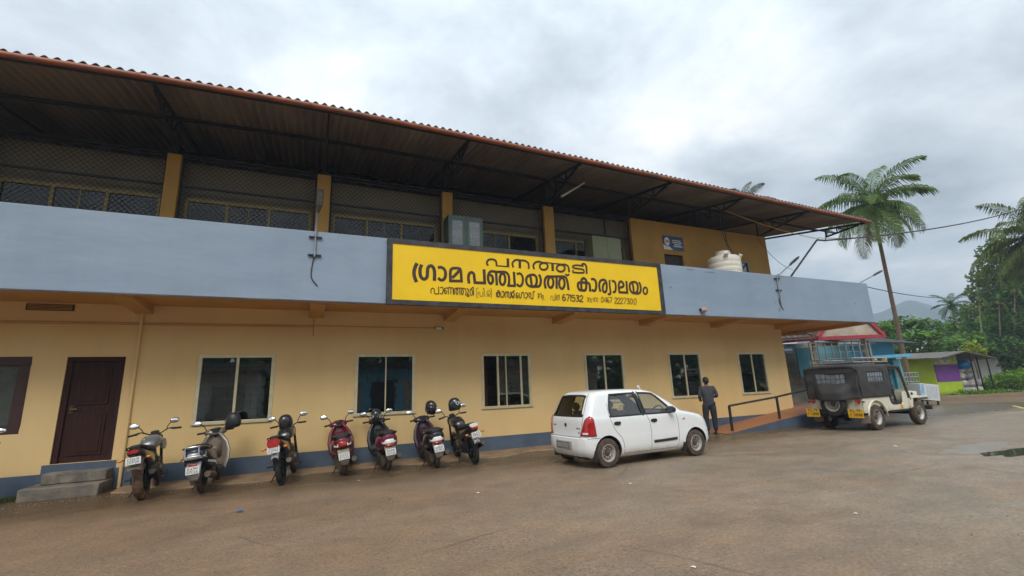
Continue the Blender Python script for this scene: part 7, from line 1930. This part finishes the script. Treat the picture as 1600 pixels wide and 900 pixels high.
# weeds along the verge in front of the kiosk and by the steps
wd = MB(); rnd = random.Random(5)
for k in range(420):
    u = rnd.random(); x = lerp(38.6, 43.6, u); y = 5.2-.1*(x-39)*1.0-rnd.uniform(0,1.0)-max(0,(x-41)*.25)
    for j in range(5):
        a = rnd.uniform(0,6.28); h = rnd.uniform(.08,.20)+.30*max(0, math.sin(x*2.3)*math.sin(x*5.1+1))*rnd.random(); w = .03
        m_ = Vector((x+.1*math.cos(a), y+.1*math.sin(a), 0)); tp_ = m_+Vector((.14*math.cos(a), .14*math.sin(a), h))
        sd = Vector((-math.sin(a), math.cos(a), 0))*w
        wd.add([m_-sd, m_+sd, tp_+sd*.8, tp_+Vector((.05*math.cos(a),.05*math.sin(a),.05)), tp_-sd*.8], [(0,1,2,3,4)])
tag(wd.build('weeds', lf_bright, None, smooth=0, weld=False), 'green weeds along the verge in front of the kiosk', 'weeds', kind='stuff')
wd = MB()
for k in range(700):
    x = rnd.uniform(-6.2,-4.45); y = rnd.uniform(-.5,-.03); a = rnd.uniform(0,6.28); h = rnd.uniform(.02,.07)
    m_ = Vector((x,y,0)); sd = Vector((-math.sin(a), math.cos(a), 0))*.006; tp_ = m_+Vector((.03*math.cos(a),.03*math.sin(a),h))
    wd.add([m_-sd, m_+sd, tp_], [(0,1,2)])
tag(wd.build('grass', leafmat('moss_green', (.10,.19,.02)), None, smooth=0, weld=False), 'bright green grass at the wall foot left of the steps', 'grass', kind='stuff')
# earth bank at the verge
bank = MB(); pts = []
for k in range(15):
    x = lerp(35.5,45,k/14); y0 = 4.3-.55*(x-37)*.6+.15*math.sin(k*2.3)
    pts.append((x,y0))
vs = []
for x, y in pts: vs += [(x,y-.5,-.01),(x,y-.1,.14+.05*math.sin(x*5)),(x,y+1.2,.12)]
bank.add(vs, [(3*k+i,3*k+i+1,3*k+4+i,3*k+3+i) for k in range(14) for i in range(2)])
tag(bank.build('verge', dirt, smooth=60), kind='structure')
# cables over the road on the right
for i, (a, b, lab) in enumerate((((1536,512,40),(1640,478,30),'upper of the three thin cables in front of the dark trees'),((1536,522,40),(1640,498,30),'middle of the three thin cables in front of the dark trees'),((1534,560,40),(1640,524,30),'lowest of the three thin cables in front of the dark trees'))):
    tag(MB().tube(sag(SP(*a), SP(*b), .25), .018, 5).build('overhead_cable', _M['cable_black']), lab, 'cable', 'cables over the road')
# litter
pap = mat('litter_white', (.6,.6,.58), .7)
for i, (px, py, s, lab, mt) in enumerate(((1083,887,.03,'white paper scrap near the bottom edge of the yard',pap),(1337,803,.03,'white scrap in the middle of the open yard',pap),(1399,698,.07,'white scrap near the puddle',pap),(868,721,.06,'white scrap behind the rear wheel of the white car',pap),(747,771,.045,'small white scrap on the damp lane by the last motorbike',pap),(1575,611,.35,'white bag of rubbish on the verge by the road',pap),(375,800,.06,'small blue wrapper on the wet asphalt',mat('wrapper_blue', (.03,.12,.35), .5)),(560,752,.05,'white scrap on the lane behind the maroon scooter',pap),(985,756,.035,'tiny white scrap behind the white car',pap))):
    p = GP(px, py); rnd = random.Random(i)
    m = MB(); n = 8
    ring = [(p.x+s*rnd.uniform(.5,1)*math.cos(2*PI*k/n), p.y+s*rnd.uniform(.4,.9)*math.sin(2*PI*k/n), .004+s*rnd.uniform(.02,.25)) for k in range(n)]
    m.add(ring+[(p.x,p.y,.006+s*.35)], [(k,(k+1)%n,n) for k in range(n)])
    tag(m.build('litter', mt, smooth=0), lab, 'litter', 'scraps of litter on the ground')

# grit and small stones washed against the apron and scattered over the yard
gv = MB(); rnd = random.Random(31)
def pebble(x, y, s):
    n = 5; a0 = rnd.uniform(0,6.28)
    ring = [(x+s*rnd.uniform(.6,1.1)*math.cos(a0+2*PI*k/n), y+s*rnd.uniform(.6,1.1)*math.sin(a0+2*PI*k/n), .001) for k in range(n)]
    top = [(x+(p[0]-x)*.6, y+(p[1]-y)*.6, s*rnd.uniform(.5,.9)) for p in ring]
    gv.add(ring+top, [(k,(k+1)%n,n+(k+1)%n,n+k) for k in range(n)]+[tuple(n+k for k in range(n))])
for k in range(1500):
    x = rnd.uniform(-5, 13); y = -.92-abs(rnd.gauss(0,.22)); pebble(x, y, rnd.uniform(.004,.013))
for k in range(2200):
    x = rnd.uniform(-5, 16); y = rnd.uniform(-9.5,-1.3); pebble(x, y, rnd.uniform(.003,.010))
tag(gv.build('gravel', mat('grit_stone', (.20,.16,.12), .85, 0, .2, 5, island=.6), None, smooth=0, weld=False), 'grit and small stones scattered over the yard', 'gravel', kind='stuff')
dl = MB()
for k in range(90):
    x = rnd.uniform(-5, 14); y = rnd.choice((-.2,-1.0,-1.0,-3.0))-abs(rnd.gauss(0,.5)); s = rnd.uniform(.02,.045); a = rnd.uniform(0,6.28)
    c_, d_ = math.cos(a), math.sin(a); z = .028 if y > -.8 and x > -3 else .006
    dl.add([(x-s*c_,y-s*d_,z),(x-s*.4*d_,y+s*.4*c_,z+.004),(x+s*c_,y+s*d_,z+.01),(x+s*.4*d_,y-s*.4*c_,z+.004)],[(0,1,2,3)])
tag(dl.build('fallen_leaves', leafmat('leaf_fallen', (.20,.13,.04), .5, .1), None, smooth=0, weld=False), 'dry leaves scattered along the foot of the wall', 'leaves', kind='stuff')

# ------------------------------------------------------------ unseen shops and trees, added for reflections and shade under the overhang
for i, (x0, x1, wl, sh, lab) in enumerate(((-16,-4,white_w,'red_t','long white shop with grey fascia added unseen behind the camera for reflections'),(2,13,blue_w,'blk_sheet','blue walled shop added unseen behind the camera for reflections'),(20,34,cream_w,'red_t','cream shop with grey fascia added unseen behind the camera for reflections'))):
    o = thing('added_shop', lab, 'shop')
    MB().bx(x0, x1, -44, -38, 0, 4.2).build('wall', wl, o, smooth=0)
    MB().bx(x0-.5, x1+.5, -44.5, -36.4, 4.2, 4.9).build('fascia', {'red_t': grey_sheet, 'blk_sheet': blk_sheet}[sh], o, smooth=0)
    for k in range(3):
        a = x0+.8+k*(x1-x0-1)/3; MB().bx(a, a+(x1-x0)/3-1.2, -38.0, -37.95, .1, 3.0).build('shutter', dark_int if k != 1 else blk_sheet, o, smooth=0)
m = MB(); rnd = random.Random(12)
for x in range(-110, 130, 4):
    for z in (4, 11): leaves(m, (x+rnd.uniform(-2,2), -56+rnd.uniform(-5,5), z+rnd.uniform(-2,3)), (4,4,5.5), 230, 1.0, rnd)
tag(m.build('added_shade_wood', lf_mid, None, smooth=0, weld=False), 'unseen belt of trees added behind the camera to shade the wall', 'wood', kind='stuff')

# ------------------------------------------------------------ damp air: far things fade to blue
hz = bpy.data.materials.new('air'); hz.use_nodes = True
N = hz.node_tree.nodes; L = hz.node_tree.links
N.remove(N['Principled BSDF'])
pv = N.new('ShaderNodeVolumePrincipled'); pv.inputs['Color'].default_value = (.70,.84,1.0,1); pv.inputs['Density'].default_value = .0011; pv.inputs['Anisotropy'].default_value = .2
L.new(pv.outputs[0], N['Material Output'].inputs['Volume'])
ho = MB().bx(-160,1000,-80,900,-1.1,125).build('haze', hz, smooth=0)
tag(ho, 'thin damp haze in the valley air', 'haze', kind='stuff')
